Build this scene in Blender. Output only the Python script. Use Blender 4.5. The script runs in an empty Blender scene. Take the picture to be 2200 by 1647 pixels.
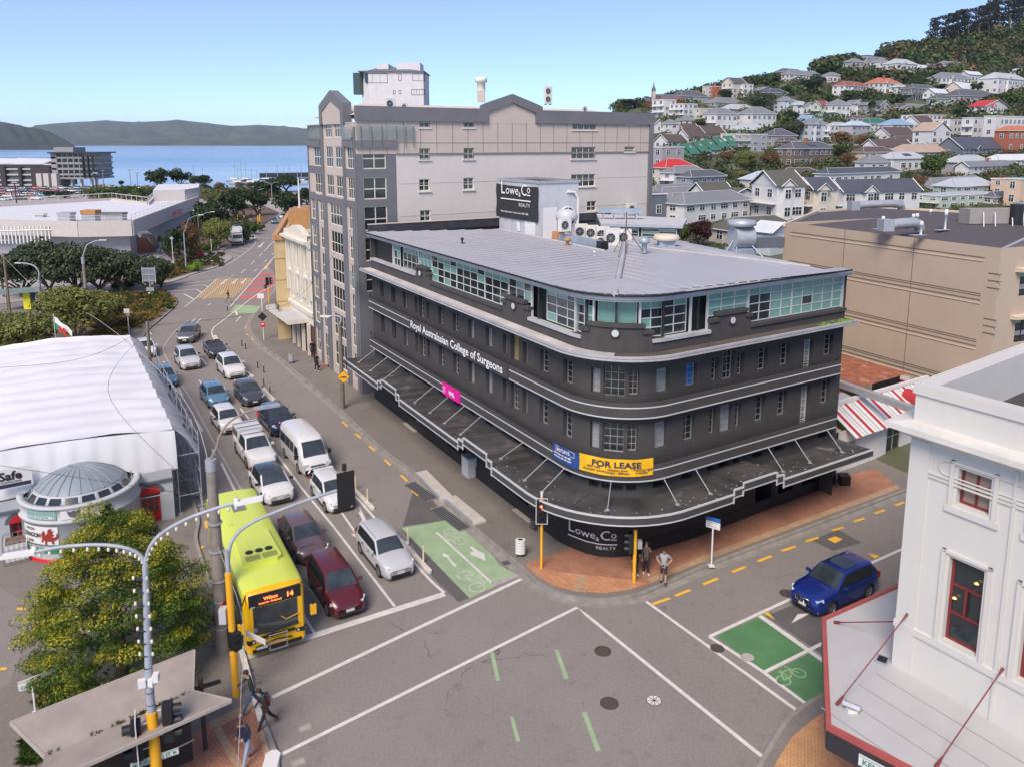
import bpy,bmesh,random,math as M9
import numpy as np
from mathutils import Vector as V3,Matrix,noise as mnoise
R=M9.radians
rnd=random.Random(7)
SC=bpy.context.scene
F,CY,HOR,H=1690.,588.,306.,21.
PIT=M9.atan((CY-HOR)/F)
cam=bpy.data.cameras.new('Camera');camo=bpy.data.objects.new('Camera',cam);SC.collection.objects.link(camo)
camo.location=(0,0,H);camo.rotation_euler=(R(90)-PIT,0,0)
cam.sensor_width=36;cam.lens=F/2200*36;cam.shift_y=-(823.5-CY)/2200
cam.clip_start=.5;cam.clip_end=60000
SC.camera=camo
SUN_EL,SUN_AZ=R(47),R(200)
W=bpy.data.worlds.new('World');SC.world=W;W.use_nodes=True
nt=W.node_tree;nt.nodes.clear()
sky=nt.nodes.new('ShaderNodeTexSky');sky.sky_type='NISHITA';sky.sun_disc=False
sky.sun_elevation=SUN_EL;sky.sun_rotation=SUN_AZ;sky.altitude=20;sky.air_density=.6;sky.dust_density=0.0;sky.ozone_density=6
bg=nt.nodes.new('ShaderNodeBackground');bg.inputs[1].default_value=.1
wo=nt.nodes.new('ShaderNodeOutputWorld');veil=nt.nodes.new('ShaderNodeMix');veil.data_type='RGBA';veil.inputs[0].default_value=.13;veil.inputs[7].default_value=(6.4,5.6,7.0,1)
nt.links.new(sky.outputs[0],veil.inputs[6]);nt.links.new(veil.outputs[2],bg.inputs[0]);nt.links.new(bg.outputs[0],wo.inputs[0])
sun=bpy.data.lights.new('Sun','SUN');sun.energy=2.3;sun.angle=R(28);sun.color=(1,.87,.74)
suno=bpy.data.objects.new('Sun',sun);SC.collection.objects.link(suno)
_d=V3((M9.sin(SUN_AZ)*M9.cos(SUN_EL),M9.cos(SUN_AZ)*M9.cos(SUN_EL),M9.sin(SUN_EL)))
suno.rotation_euler=_d.to_track_quat('Z','Y').to_euler()
SC.view_settings.view_transform='Standard';SC.view_settings.look='None';SC.view_settings.gamma=1;SC.view_settings.exposure=.97
def ray(x,y):return((x-1100)/F,M9.cos(PIT)-(y-CY)/F*M9.sin(PIT),-M9.sin(PIT)-(y-CY)/F*M9.cos(PIT))
def G(x,y,z=0):
 d=ray(x,y);t=(z-H)/d[2];return V3((d[0]*t,d[1]*t,z))
def ZZ(x,y,p):
 d=ray(x,y);return H+d[2]*M9.hypot(p[0],p[1])/M9.hypot(d[0],d[1])
def VW(x,y,A,B):
 d=ray(x,y);n=(-(B[1]-A[1]),B[0]-A[0]);t=(A[0]*n[0]+A[1]*n[1])/(d[0]*n[0]+d[1]*n[1]);return V3((d[0]*t,d[1]*t,H+d[2]*t))
def interp(t,x):
 if x<=t[0][0]:return t[0][1]
 for(a,b),(c,d)in zip(t,t[1:]):
  if x<=c:return b+(d-b)*(x-a)/(c-a)
 return t[-1][1]
MATS={}
def mat(name,col,rough=.7,metal=0.,var=.08,scale=1.5,bump=0.,bscale=20.,spec=.5,emit=None,streak=0.,wave=None,brick=None,coat=0.,rust=None,alpha=None):
 if name in MATS:return MATS[name]
 m=bpy.data.materials.new(name);m.use_nodes=True;t=m.node_tree;N=t.nodes;L=t.links
 b=N['Principled BSDF'];b.inputs['Roughness'].default_value=rough;b.inputs['Metallic'].default_value=metal
 b.inputs['Specular IOR Level'].default_value=spec
 if coat:b.inputs['Coat Weight'].default_value=coat;b.inputs['Coat Roughness'].default_value=.04
 c4=(*col,1)
 tc=N.new('ShaderNodeTexCoord');ge=N.new('ShaderNodeNewGeometry')
 src=None
 def mix(a,fac,colb,bt='MIX'):
  x=N.new('ShaderNodeMix');x.data_type='RGBA';x.blend_type=bt
  if isinstance(fac,float):x.inputs[0].default_value=fac
  else:L.new(fac,x.inputs[0])
  if isinstance(a,tuple):x.inputs[6].default_value=a
  else:L.new(a,x.inputs[6])
  if isinstance(colb,tuple):x.inputs[7].default_value=colb
  else:L.new(colb,x.inputs[7])
  return x.outputs[2]
 cur=c4
 if brick:
  c2,mort,sx,sy,rotz=brick
  mp=N.new('ShaderNodeMapping');mp.inputs[3].default_value=(1,1,1);mp.inputs[2].default_value=(0,0,rotz)
  L.new(ge.outputs['Position'],mp.inputs[0])
  bt=N.new('ShaderNodeTexBrick');bt.inputs['Color1'].default_value=c4;bt.inputs['Color2'].default_value=(*c2,1);bt.inputs['Mortar'].default_value=(*mort,1)
  bt.inputs['Scale'].default_value=1;bt.inputs['Brick Width'].default_value=sx;bt.inputs['Row Height'].default_value=sy;bt.inputs['Mortar Size'].default_value=.012;bt.inputs['Mortar Smooth'].default_value=.5
  L.new(mp.outputs[0],bt.inputs[0]);cur=bt.outputs[0]
 if var:
  n=N.new('ShaderNodeTexNoise');n.inputs['Scale'].default_value=scale;n.inputs['Detail'].default_value=6;n.inputs['Roughness'].default_value=.65
  L.new(ge.outputs['Position'],n.inputs[0])
  r=N.new('ShaderNodeMapRange');r.inputs[1].default_value=.3;r.inputs[2].default_value=.7;r.inputs[3].default_value=1-var;r.inputs[4].default_value=1+var
  L.new(n.outputs[0],r.inputs[0])
  vm=N.new('ShaderNodeVectorMath');vm.operation='SCALE'
  if isinstance(cur,tuple):vm.inputs[0].default_value=cur[:3]
  else:L.new(cur,vm.inputs[0])
  L.new(r.outputs[0],vm.inputs['Scale']);cur=vm.outputs[0]
 if streak:
  mp=N.new('ShaderNodeMapping');mp.inputs[3].default_value=(1.6,1.6,.12);L.new(ge.outputs['Position'],mp.inputs[0])
  n=N.new('ShaderNodeTexNoise');n.inputs['Scale'].default_value=1.3;n.inputs['Detail'].default_value=5;L.new(mp.outputs[0],n.inputs[0])
  r=N.new('ShaderNodeMapRange');r.inputs[1].default_value=.52;r.inputs[2].default_value=.8;r.inputs[3].default_value=0;r.inputs[4].default_value=streak;L.new(n.outputs[0],r.inputs[0])
  cur=mix(cur,r.outputs[0],(.16,.14,.12,1))
 if rust:
  n=N.new('ShaderNodeTexNoise');n.inputs['Scale'].default_value=rust[1];n.inputs['Detail'].default_value=8;L.new(ge.outputs['Position'],n.inputs[0])
  r=N.new('ShaderNodeMapRange');r.inputs[1].default_value=rust[2];r.inputs[2].default_value=rust[2]+.12;L.new(n.outputs[0],r.inputs[0])
  cur=mix(cur,r.outputs[0],(*rust[0],1))
 if isinstance(cur,tuple):b.inputs['Base Color'].default_value=cur
 else:L.new(cur,b.inputs['Base Color'])
 hsrc=None
 if wave:
  mp=N.new('ShaderNodeMapping');mp.inputs[2].default_value=(0,0,-wave[1]);L.new(ge.outputs['Position'],mp.inputs[0])
  w=N.new('ShaderNodeTexWave');w.inputs['Scale'].default_value=20./62.83/wave[0]*1.0;w.bands_direction='X' if len(wave)<4 else wave[3];L.new(mp.outputs[0],w.inputs[0])
  bp=N.new('ShaderNodeBump');bp.inputs[0].default_value=wave[2];bp.inputs[1].default_value=wave[0]*.3;L.new(w.outputs[1],bp.inputs[2]);L.new(bp.outputs[0],b.inputs['Normal'])
 elif bump:
  n=N.new('ShaderNodeTexNoise');n.inputs['Scale'].default_value=bscale;n.inputs['Detail'].default_value=4;L.new(ge.outputs['Position'],n.inputs[0])
  bp=N.new('ShaderNodeBump');bp.inputs[0].default_value=bump;bp.inputs[1].default_value=.5/bscale;L.new(n.outputs[0],bp.inputs[2]);L.new(bp.outputs[0],b.inputs['Normal'])
 if emit:b.inputs['Emission Color'].default_value=(*emit[0],1);b.inputs['Emission Strength'].default_value=emit[1]
 if alpha is not None:
  b.inputs['Alpha'].default_value=alpha
 MATS[name]=m;return m
def rgb(r,g,b):
 f=lambda c:(c/255/12.92)if c<=10 else((c/255+.055)/1.055)**2.4
 return(f(r),f(g),f(b))
class MB:
 def __init__(s):s.v=[];s.f=[];s.m=[];s.mats=[];s.smooth=set()
 def mi(s,m):
  if m not in s.mats:s.mats.append(m)
  return s.mats.index(m)
 def face(s,pts,m,sm=False):
  i=len(s.v);s.v+=[tuple(p)for p in pts];s.f.append(list(range(i,i+len(pts))));s.m.append(s.mi(m))
  if sm:s.smooth.add(len(s.f)-1)
  return s
 def grid(s,rows,m,closed=False,sm=True,mf=None):
  i=len(s.v);nr=len(rows);nc=len(rows[0])
  for r in rows:s.v+=[tuple(p)for p in r]
  for a in range(nr-1):
   for b in range(nc if closed else nc-1):
    b2=(b+1)%nc;mm=mf(a,b)if mf else m
    if mm is None:continue
    s.f.append([i+a*nc+b,i+a*nc+b2,i+(a+1)*nc+b2,i+(a+1)*nc+b]);s.m.append(s.mi(mm))
    if sm:s.smooth.add(len(s.f)-1)
  return s
 def box(s,c,d,m,ax=None,ang=0,top=None):
  x=V3((M9.cos(ang),M9.sin(ang),0));y=V3((-M9.sin(ang),M9.cos(ang),0));z=V3((0,0,1))
  if ax:x,y,z=[V3(a)for a in ax]
  c=V3(c);hx,hy,hz=d[0]/2,d[1]/2,d[2]/2
  P=lambda a,b,e:c+x*hx*a+y*hy*b+z*hz*e
  i=len(s.v);s.v+=[tuple(P(a,b,e))for e in(-1,1)for b in(-1,1)for a in(-1,1)]
  for k,q in enumerate(((0,2,3,1),(4,5,7,6),(0,1,5,4),(2,6,7,3),(0,4,6,2),(1,3,7,5))):
   s.f.append([i+j for j in q]);s.m.append(s.mi(top if(top and k==1)else m))
  return s
 def P8(s,poly,z0,z1,m,top=None,bottom=True):
  n=len(poly);a=sum(poly[k][0]*poly[(k+1)%n][1]-poly[(k+1)%n][0]*poly[k][1]for k in range(n))
  if a<0:poly=poly[::-1]
  zt=(lambda k:z1[k])if isinstance(z1,(list,tuple))else(lambda k:z1)
  if isinstance(z1,(list,tuple))and a<0:z1r=z1[::-1];zt=lambda k:z1r[k]
  i=len(s.v);s.v+=[(p[0],p[1],z0)for p in poly]+[(p[0],p[1],zt(k))for k,p in enumerate(poly)]
  for k in range(n):
   j=(k+1)%n;s.f.append([i+k,i+j,i+n+j,i+n+k]);s.m.append(s.mi(m))
  s.f.append([i+n+k for k in range(n)]);s.m.append(s.mi(top or m))
  if bottom:s.f.append([i+k for k in range(n)][::-1]);s.m.append(s.mi(m))
  return s
 def T8(s,pts,r,m,n=8,cap=True):
  pts=[V3(p)for p in pts];rs=r if isinstance(r,(list,tuple))else[r]*len(pts);rows=[]
  up=V3((0,0,1));prev=None
  for k,p in enumerate(pts):
   t=(pts[min(k+1,len(pts)-1)]-pts[max(k-1,0)]).normalized()
   if prev is None:
    a=t.cross(up)
    if a.length<.05:a=t.cross(V3((1,0,0)))
   else:a=prev-t*prev.dot(t)
   a.normalize();b=t.cross(a);prev=a
   rows.append([p+(a*M9.cos(q)+b*M9.sin(q))*rs[k]for q in[2*M9.pi*j/n for j in range(n)]])
  s.grid(rows[::-1],m,closed=True)
  if cap:
   s.face(rows[0],m);s.face(rows[-1][::-1],m)
  return s
 def lathe(s,prof,c,m,n=20,mf=None):
  rows=[[(c[0]+r*M9.cos(2*M9.pi*k/n),c[1]+r*M9.sin(2*M9.pi*k/n),c[2]+z)for k in range(n)]for r,z in prof]
  return s.grid(rows,m,closed=True,mf=mf)
 def B8(s,name,parent=None,label=None,cat=None,group=None,kind=None,loc=None,rotz=None,auto=None):
  me=bpy.data.meshes.new(name);me.from_pydata(s.v,[],s.f);
  for m in s.mats:me.materials.append(m)
  me.polygons.foreach_set('material_index',s.m)
  if s.smooth:
   a=np.zeros(len(s.f),bool);a[list(s.smooth)]=True;me.polygons.foreach_set('use_smooth',a)
  me.update();return obj(name,me,parent,label,cat,group,kind,loc,rotz)
def obj(name,me,parent=None,label=None,cat=None,group=None,kind=None,loc=None,rotz=None):
 o=bpy.data.objects.new(name,me);SC.collection.objects.link(o)
 if parent:o.parent=parent
 if loc is not None:o.location=loc
 if rotz is not None:o.rotation_euler=(0,0,rotz)
 tag(o,label,cat,group,kind);return o
def tag(o,label=None,cat=None,group=None,kind=None):
 if label:o['label']=label
 if cat:o['category']=cat
 if group:o['group']=group
 if kind:o['kind']=kind
 return o
def t8(name,label,cat,loc=(0,0,0),rz=0,group=None):
 o=bpy.data.objects.new(name,None);SC.collection.objects.link(o);o.location=loc;o.rotation_euler=(0,0,rz)
 return tag(o,label,cat,group)
KIDS={}
def dup(root,loc,rz,label,group=None,scale=None,swap=None,mats=None):
 """copy of a thing, its parts and sub-parts; swap maps materials to others"""
 def cp(o,par):
  c=o.copy();SC.collection.objects.link(c);c.parent=par
  if swap and c.type=='MESH' and any(m in swap for m in c.data.materials):
   key=(c.data.name,)+tuple(sorted((a.name,b.name)for a,b in swap.items()))
   if key not in KIDS:
    me=c.data.copy()
    for i,m in enumerate(me.materials):
     if m in swap:me.materials[i]=swap[m]
    KIDS[key]=me
   c.data=KIDS[key]
  for ch in o.children:cp(ch,c)
  return c
 r=cp(root,None);r.location=loc;r.rotation_euler=(0,0,rz)
 if scale:r.scale=scale if isinstance(scale,tuple)else(scale,)*3
 r['label']=label
 if group:r['group']=group
 return r
def shade(o,ang=35):
 me=o.data;me.polygons.foreach_set('use_smooth',[True]*len(me.polygons));me.set_sharp_from_angle(angle=R(ang));return o
FONT={}
def text_pts(txt,size,thin=False,sx=1.0,shear=0.,align='LEFT',spacing=1.0,bold=0.):
 """text as flat triangles in x,z: list of faces of (x, z)"""
 cu=bpy.data.curves.new('t','FONT');cu.body=txt;cu.size=size;cu.resolution_u=2;cu.space_character=spacing;cu.align_x=align;cu.offset=bold
 o=bpy.data.objects.new('t',cu);SC.collection.objects.link(o)
 dg=bpy.context.evaluated_depsgraph_get();me=bpy.data.meshes.new_from_object(o.evaluated_get(dg))
 v=[(p.co.x*sx,p.co.y)for p in me.vertices];f=[list(p.vertices)for p in me.polygons]
 bpy.data.objects.remove(o);bpy.data.curves.remove(cu);bpy.data.meshes.remove(me)
 return v,f
def X8(mb,txt,size,m,fn,x0=0,z0=0,**k):
 """fn(x, z) -> world point; adds the letters to mb"""
 v,f=text_pts(txt,size,**k);i=len(mb.v)
 mb.v+=[tuple(fn(x0+a,z0+b))for a,b in v]
 for q in f:mb.f.append([i+j for j in q]);mb.m.append(mb.mi(m))
 return(min(a for a,b in v),max(a for a,b in v))if v else(0,0)
def plane_fn(o,ux,off=0,uz=V3((0,0,1))):
 o=V3(o);ux=V3(ux).normalized();n=ux.cross(uz).normalized();o2=o+n*off
 return lambda x,z:o2+ux*x+uz*z
mW9=mat('white_paint',(.70,.69,.67),.5,var=.03)
m3=mat('dark_metal',(.03,.03,.033),.45)
mGalv=mat('galvanised_steel',(.42,.44,.47),.45,metal=.35,var=.1,scale=3)
mSignalY=mat('signal_yellow',(.85,.42,.02),.45,var=.06)
mK9=mat('black_plastic',(.015,.015,.016),.5)
mG9=mat('window_glass',(.02,.027,.03),.06,spec=.9,var=.25,scale=.7)
mGlassT=mat('teal_blind_glass',rgb(120,165,152),.12,spec=.8,var=.1,scale=2)
mGlassL=mat('pale_curtain_glass',rgb(150,155,158),.12,spec=.8,var=.2,scale=3)
mRubber=mat('tyre_rubber',(.012,.012,.013),.8)
def _mark(s):s.marks=getattr(s,'marks',[])+[len(s.f)]
MB.K8=_mark
def split_mb(mb):
 mk=sorted(set([0]+getattr(mb,'marks',[])+[len(mb.f)]));out=[]
 for a,b in zip(mk,mk[1:]):
  if a==b:continue
  n=MB();used={};n.mats=mb.mats
  for k in range(a,b):
   q=[]
   for i in mb.f[k]:
    if i not in used:used[i]=len(n.v);n.v.append(mb.v[i])
    q.append(used[i])
   n.f.append(q);n.m.append(mb.m[k])
   if k in mb.smooth:n.smooth.add(len(n.f)-1)
  out.append(n)
 return out
 # ================= terrain, sea, far hills =================
ZB=[(0,0),(46,0),(70,.9),(100,3.2),(150,5.6),(185,6.8),(215,9.2),(280,14.5),(340,22),(400,34),(430,41),(460,49.5),(500,61),(530,70),(560,79),(600,92),(640,108),(680,128),(740,150),(900,200)]
D1T=[(1250,380),(1330,425),(1400,428),(1500,455),(1660,490),(1800,525),(1900,562),(2000,585),(2050,598),(2200,655),(2400,740)]
def tz(X,Y):
 if Y<44:return 0.
 px=1100+F*X/(Y*.986)
 k=min(1,max(0,(px-1080)/240));k=k*k*(3-2*k)
 if X<26 and Y<75:k*=min(1,max(0,(X-20)/6))
 d1=interp(D1T,px)
 z=interp(ZB,min(Y,d1))-max(0,Y-d1)*.25
 z+=k*(mnoise.noise(V3((X*.02,Y*.02,0)))*min(1,Y/300)*3)
 return k*z if z>0 else z*.2
def T(x,y):
 for k in range(60):
  p=T_(x,y+1.5*k)
  if p:return p
def T_(x,y):
 """photo pixel -> point on the hill terrain"""
 d=ray(x,y);t0=40.;t=t0
 while t<900:
  X,Y,Z_=d[0]*t,d[1]*t,H+d[2]*t
  if Z_<=tz(X,Y):
   a,b=t-2,t
   for _ in range(12):
    c=(a+b)/2
    if H+d[2]*c<=tz(d[0]*c,d[1]*c):b=c
    else:a=c
   return V3((d[0]*b,d[1]*b,tz(d[0]*b,d[1]*b)))
  t+=2
 return None
def asph(name,c,big=.07):
 m=mat(name,c,.86,var=big,scale=.22,bump=.25,bscale=60);t=m.node_tree;N=t.nodes;L=t.links;b=N['Principled BSDF'];pos=N['Geometry'].outputs['Position']
 src=b.inputs['Base Color'].links[0].from_socket
 def nz(sc,det,lo,hi,a,c_,src,vec=None):
  n=N.new('ShaderNodeTexNoise');n.inputs['Scale'].default_value=sc;n.inputs['Detail'].default_value=det;n.inputs['Roughness'].default_value=.7;L.new(vec or pos,n.inputs[0])
  r=N.new('ShaderNodeMapRange');r.inputs[1].default_value=lo;r.inputs[2].default_value=hi;r.inputs[3].default_value=a;r.inputs[4].default_value=c_;L.new(n.outputs[0],r.inputs[0])
  v=N.new('ShaderNodeVectorMath');v.operation='SCALE';L.new(src,v.inputs[0]);L.new(r.outputs[0],v.inputs['Scale']);return v.outputs[0]
 src=nz(9,8,.3,.7,.80,1.20,src);src=nz(1.1,5,.56,.68,1.0,.84,src)
 src=nz(3.2,3,.66,.74,1.0,.62,src)
 vo=N.new('ShaderNodeTexVoronoi');vo.feature='DISTANCE_TO_EDGE';vo.inputs['Scale'].default_value=.16
 wn_=N.new('ShaderNodeTexNoise');wn_.inputs['Scale'].default_value=.8;wn_.inputs['Detail'].default_value=5;L.new(pos,wn_.inputs[0])
 ad=N.new('ShaderNodeVectorMath');ad.operation='MULTIPLY_ADD';L.new(wn_.outputs[1],ad.inputs[0]);ad.inputs[1].default_value=(2.2,2.2,0);L.new(pos,ad.inputs[2]);L.new(ad.outputs[0],vo.inputs[0])
 mk=N.new('ShaderNodeTexNoise');mk.inputs['Scale'].default_value=.13;L.new(pos,mk.inputs[0])
 lt=N.new('ShaderNodeMath');lt.operation='LESS_THAN';lt.inputs[1].default_value=.0035;L.new(vo.outputs[0],lt.inputs[0])
 gt=N.new('ShaderNodeMath');gt.operation='GREATER_THAN';gt.inputs[1].default_value=.57;L.new(mk.outputs[0],gt.inputs[0])
 mu=N.new('ShaderNodeMath');mu.operation='MULTIPLY';L.new(lt.outputs[0],mu.inputs[0]);L.new(gt.outputs[0],mu.inputs[1])
 mm=N.new('ShaderNodeMath');mm.operation='MULTIPLY_ADD';L.new(mu.outputs[0],mm.inputs[0]);mm.inputs[1].default_value=-.45;mm.inputs[2].default_value=1
 v=N.new('ShaderNodeVectorMath');v.operation='SCALE';L.new(src,v.inputs[0]);L.new(mm.outputs[0],v.inputs['Scale']);L.new(v.outputs[0],b.inputs['Base Color']);return m
mAsph=asph('asphalt',(.235,.212,.192))
mAsph2=mat('dark_asphalt_patch',(.115,.108,.105),.85,var=.12,scale=1,bump=.25,bscale=60)
mPath=asph('asphalt_footpath',(.20,.178,.158),.12)
mConc=mat('concrete',(.36,.34,.31),.85,var=.15,scale=1.2,streak=.25)
mKerb=mat('kerb_concrete',(.27,.25,.225),.85,var=.25,scale=1.5)
mGrass=mat('rough_grass',(.09,.12,.03),.95,var=.5,scale=.25,bump=.6,bscale=8)
mHill=mat('hillside_ground',(.085,.095,.05),.95,var=.5,scale=.06)
mMulch=mat('bark_mulch',(.13,.085,.06),.95,var=.35,scale=1.5)
mBrickR=mat('red_brick_paving',(.44,.20,.125),.85,var=.22,scale=.8,brick=((.36,.165,.10),(.19,.11,.08),.23,.115,R(45)))
mBrickT=mat('tan_brick_paving',(.47,.31,.18),.85,var=.16,scale=1,brick=((.40,.26,.16),(.24,.17,.12),.3,.2,R(31)))
mBrickO=mat('orange_brick_paving',(.55,.27,.14),.85,var=.16,scale=1,brick=((.48,.23,.12),(.25,.14,.09),.45,.3,R(60)))
mBrickY=mat('yellow_brick_paving',(.60,.33,.14),.85,var=.14,scale=1,brick=((.54,.29,.13),(.3,.17,.09),.23,.115,R(20)))
def grnd(name,pts,z,m,kind='structure',parent=None):
 return MB().face(pts if len(pts[0])==3 else[(p[0],p[1],z)for p in pts],m).B8(name,parent,kind=kind)
grnd('ground',[(-900,-40),(900,-40),(1400,1400),(60,1400),(-40,352),(-110,345),(-150,352),(-172,384),(-330,392),(-900,400)],0,mAsph)
mSea=mat('sea_water',(.02,.14,.36),.22,var=0,spec=.6)
t_=mSea.node_tree;ge=t_.nodes['Geometry']
mp=t_.nodes.new('ShaderNodeMapping');mp.inputs[3].default_value=(.0012,.006,1);t_.links.new(ge.outputs['Position'],mp.inputs[0])
n_=t_.nodes.new('ShaderNodeTexNoise');n_.inputs['Scale'].default_value=1;n_.inputs['Detail'].default_value=5;t_.links.new(mp.outputs[0],n_.inputs[0])
cr=t_.nodes.new('ShaderNodeValToRGB');cr.color_ramp.elements[0].position=.35;cr.color_ramp.elements[0].color=(.03,.17,.38,1);cr.color_ramp.elements[1].position=.65;cr.color_ramp.elements[1].color=(.30,.42,.56,1)  # pale end of the ramp puts the sky's reflection into the water colour
t_.links.new(n_.outputs[0],cr.inputs[0]);t_.links.new(cr.outputs[0],t_.nodes['Principled BSDF'].inputs['Base Color'])
n2=t_.nodes.new('ShaderNodeTexNoise');n2.inputs['Scale'].default_value=.35;n2.inputs['Detail'].default_value=4;t_.links.new(ge.outputs['Position'],n2.inputs[0])
bp=t_.nodes.new('ShaderNodeBump');bp.inputs[0].default_value=.6;bp.inputs[1].default_value=.8;t_.links.new(n2.outputs[0],bp.inputs[2]);t_.links.new(bp.outputs[0],t_.nodes['Principled BSDF'].inputs['Normal'])
grnd('sea',[(-5900,300),(5900,300),(5900,8600),(-5900,8600)],-1.4,mSea)
rows=[]
ys=[44+3*i for i in range(36)]+[152+6*i for i in range(125)]
for Y in ys:
 rows.append([(X_,Y,tz(X_,Y)-(.12 if Y<60 else 0))for X_ in[(-.02+.80*j/110)*Y*(1 if Y>60 else 1)+(12 if Y<60 else 0)for j in range(111)]])
MB().grid(rows,mHill).B8('hill_terrain',kind='structure')
mFar=mat('far_bush_hills',(.055,.075,.030),.95,var=.75,scale=.004)
mFar2=mat('headland_bush',(.030,.040,.024),.95,var=.6,scale=.02)
def far_hill(name,prof,d0,d1,m,amp,seed):
 rows=[];n=150;x0,x1=prof[0][0],prof[-1][0]
 for j in range(26):
  tt=j/18.;row=[]
  for i in range(n+1):
   px=x0+(x1-x0)*i/n
   ridge=H+(306-interp(prof,px))/1714*d1
   D=d0+(d1-d0)*tt
   h=(M9.sin(min(tt,1.)*M9.pi/2)**1.15)if tt<=1 else max(0,1-(tt-1)*1.2)
   s=(px-1100)/1714
   nz=mnoise.fractal(V3((px*.022+seed,tt*1.6,seed)),1.0,2.2,5)
   gul=abs(mnoise.noise(V3((px*.045+tt*1.2,seed,tt*.6))))
   env=h*(1-.75*abs(2*min(tt,1)-1)**2)if tt<1 else 0
   row.append((s*D,D,-1.4+(ridge+1.4)*max(0,h-env*.75*gul)+nz*amp*min(h,1)*.5*(1 if 0<tt<.97 else .12)))
  rows.append(row)
 MB().grid(rows,m).B8(name,kind='structure')
far_hill('far_hills',[(-200,282),(60,276),(78,272),(110,267),(150,264),(195,262),(232,259),(262,262),(300,264),(335,262),(390,259),(420,262),(455,267),(500,271),(555,269),(600,272),(660,277),(760,280),(1300,282)],5200,7600,mFar,60,3.1)
far_hill('headland',[(-700,240),(-300,250),(-60,262),(4,262),(30,267),(60,274),(86,277),(105,283),(122,291),(140,300),(152,308),(163,318)],2350,3000,mFar2,12,9.4)
# ================= streets and footpaths =================
q71=mat('white_road_paint',(.64,.62,.58),.7,var=.12,scale=2.5,rust=((.2,.19,.17),9.,.66))
mMarkO=mat('worn_white_paint',(.36,.34,.32),.8,var=.25,scale=2)
mMarkY=mat('yellow_road_paint',(.85,.46,.04),.7,var=.12,scale=3,rust=((.22,.17,.12),7.,.68))
mGreenP=mat('green_road_surface',(.085,.21,.085),.85,var=.16,scale=.9,rust=((.05,.07,.05),1.7,.69))
mGreenL=mat('faded_green_surface',(.30,.41,.24),.85,var=.14,scale=.9,rust=((.17,.22,.13),1.4,.68))
mRedP=mat('red_road_surface',(.52,.13,.115),.85,var=.15,scale=1)
def W2(pts,z=0):return[G(x,y,z)for x,y in pts]
def offset_poly(P,d):
 out=[]
 for i,p in enumerate(P):
  a=P[max(i-1,0)];b=P[min(i+1,len(P)-1)];t=V3((b[0]-a[0],b[1]-a[1],0)).normalized()
  out.append(V3((p[0]-t.y*d,p[1]+t.x*d,0)))
 return out
ZI=[0]
def strip(mb,P,w,m,z):
 ZI[0]+=1;z=z+(ZI[0]%19)*.0005
 a=offset_poly(P,w/2);b=offset_poly(P,-w/2)
 for i in range(len(P)-1):mb.face([(b[i].x,b[i].y,z),(b[i+1].x,b[i+1].y,z),(a[i+1].x,a[i+1].y,z),(a[i].x,a[i].y,z)],m)
def S8(P,k=6):
 out=[]
 for i in range(len(P)-1):
  p0=P[max(i-1,0)];p1=P[i];p2=P[i+1];p3=P[min(i+2,len(P)-1)]
  for j in range(k):
   t=j/k
   out.append(.5*((2*p1)+(p2-p0)*t+(2*p0-5*p1+4*p2-p3)*t*t+(3*p1-p0-3*p2+p3)*t**3))
 return out+[P[-1]]
def footpath(name,edge_px,closing,m=None,side=1,h=.13):
 E_=S8([G(x,y,0)for x,y in edge_px],5)
 poly=[(p.x,p.y)for p in E_]+closing
 o=MB().P8(poly,-.05,h,m or mPath,bottom=False).B8(name,kind='structure')
 k=MB();a=E_;b=offset_poly(E_,.16*side);z=h+.006;c=offset_poly(E_,-.01*side);g2=offset_poly(E_,-.42*side)
 for i in range(len(E_)-1):
  k.face([(c[i].x,c[i].y,z),(c[i+1].x,c[i+1].y,z),(b[i+1].x,b[i+1].y,z),(b[i].x,b[i].y,z)],mKerb)
  k.face([(c[i].x,c[i].y,0),(c[i+1].x,c[i+1].y,0),(c[i+1].x,c[i+1].y,z),(c[i].x,c[i].y,z)],mKerb)
  k.face([(g2[i].x,g2[i].y,.003),(g2[i+1].x,g2[i+1].y,.003),(c[i+1].x,c[i+1].y,.003),(c[i].x,c[i].y,.003)],mKerb)
 k.B8('kerb',kind='structure');return E_
EA=footpath('footpath_by_black_building',[(575,575),(594,600),(594,619),(570,649),(546,678),(536,695),(536,709),(546,726),(570,751),(604,775),(631,799),(670,832),(740,893),(822,969),(892,1022),(1013,1133),(1110,1215),(1150,1253),(1190,1276),(1240,1289),(1300,1293),(1350,1286),(1390,1275),(1530,1215),(1780,1120),(1945,1057),(2090,1003)],[(60,68),(60,90),(-20,140),(-45,150)])
EB=footpath('footpath_island',[(318,660),(350,650),(378,646),(372,662),(340,690),(312,715),(300,745),(318,815),(345,880),(375,958),(403,1041),(416,1090),(423,1123),(418,1160),(430,1205),(462,1300),(490,1365),(515,1420),(545,1520),(575,1590),(590,1647),(585,1720)],[tuple(G(400,1900)[:2]),tuple(G(-300,1900)[:2]),tuple(G(-160,1600)[:2]),tuple(G(20,1475)[:2]),tuple(G(48,1400)[:2]),tuple(G(60,1330)[:2]),tuple(G(52,1292)[:2]),tuple(G(0,1262)[:2]),tuple(G(-250,1190)[:2]),tuple(G(-280,900)[:2]),tuple(G(-120,760)[:2]),tuple(G(30,715)[:2])])
EC=footpath('footpath_by_white_building',[(1600,1720),(1640,1647),(1672,1590),(1702,1548),(1745,1515),(1800,1487),(1900,1440),(2050,1368),(2300,1250)],[(60,40),(40,5),(12,5)])
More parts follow.
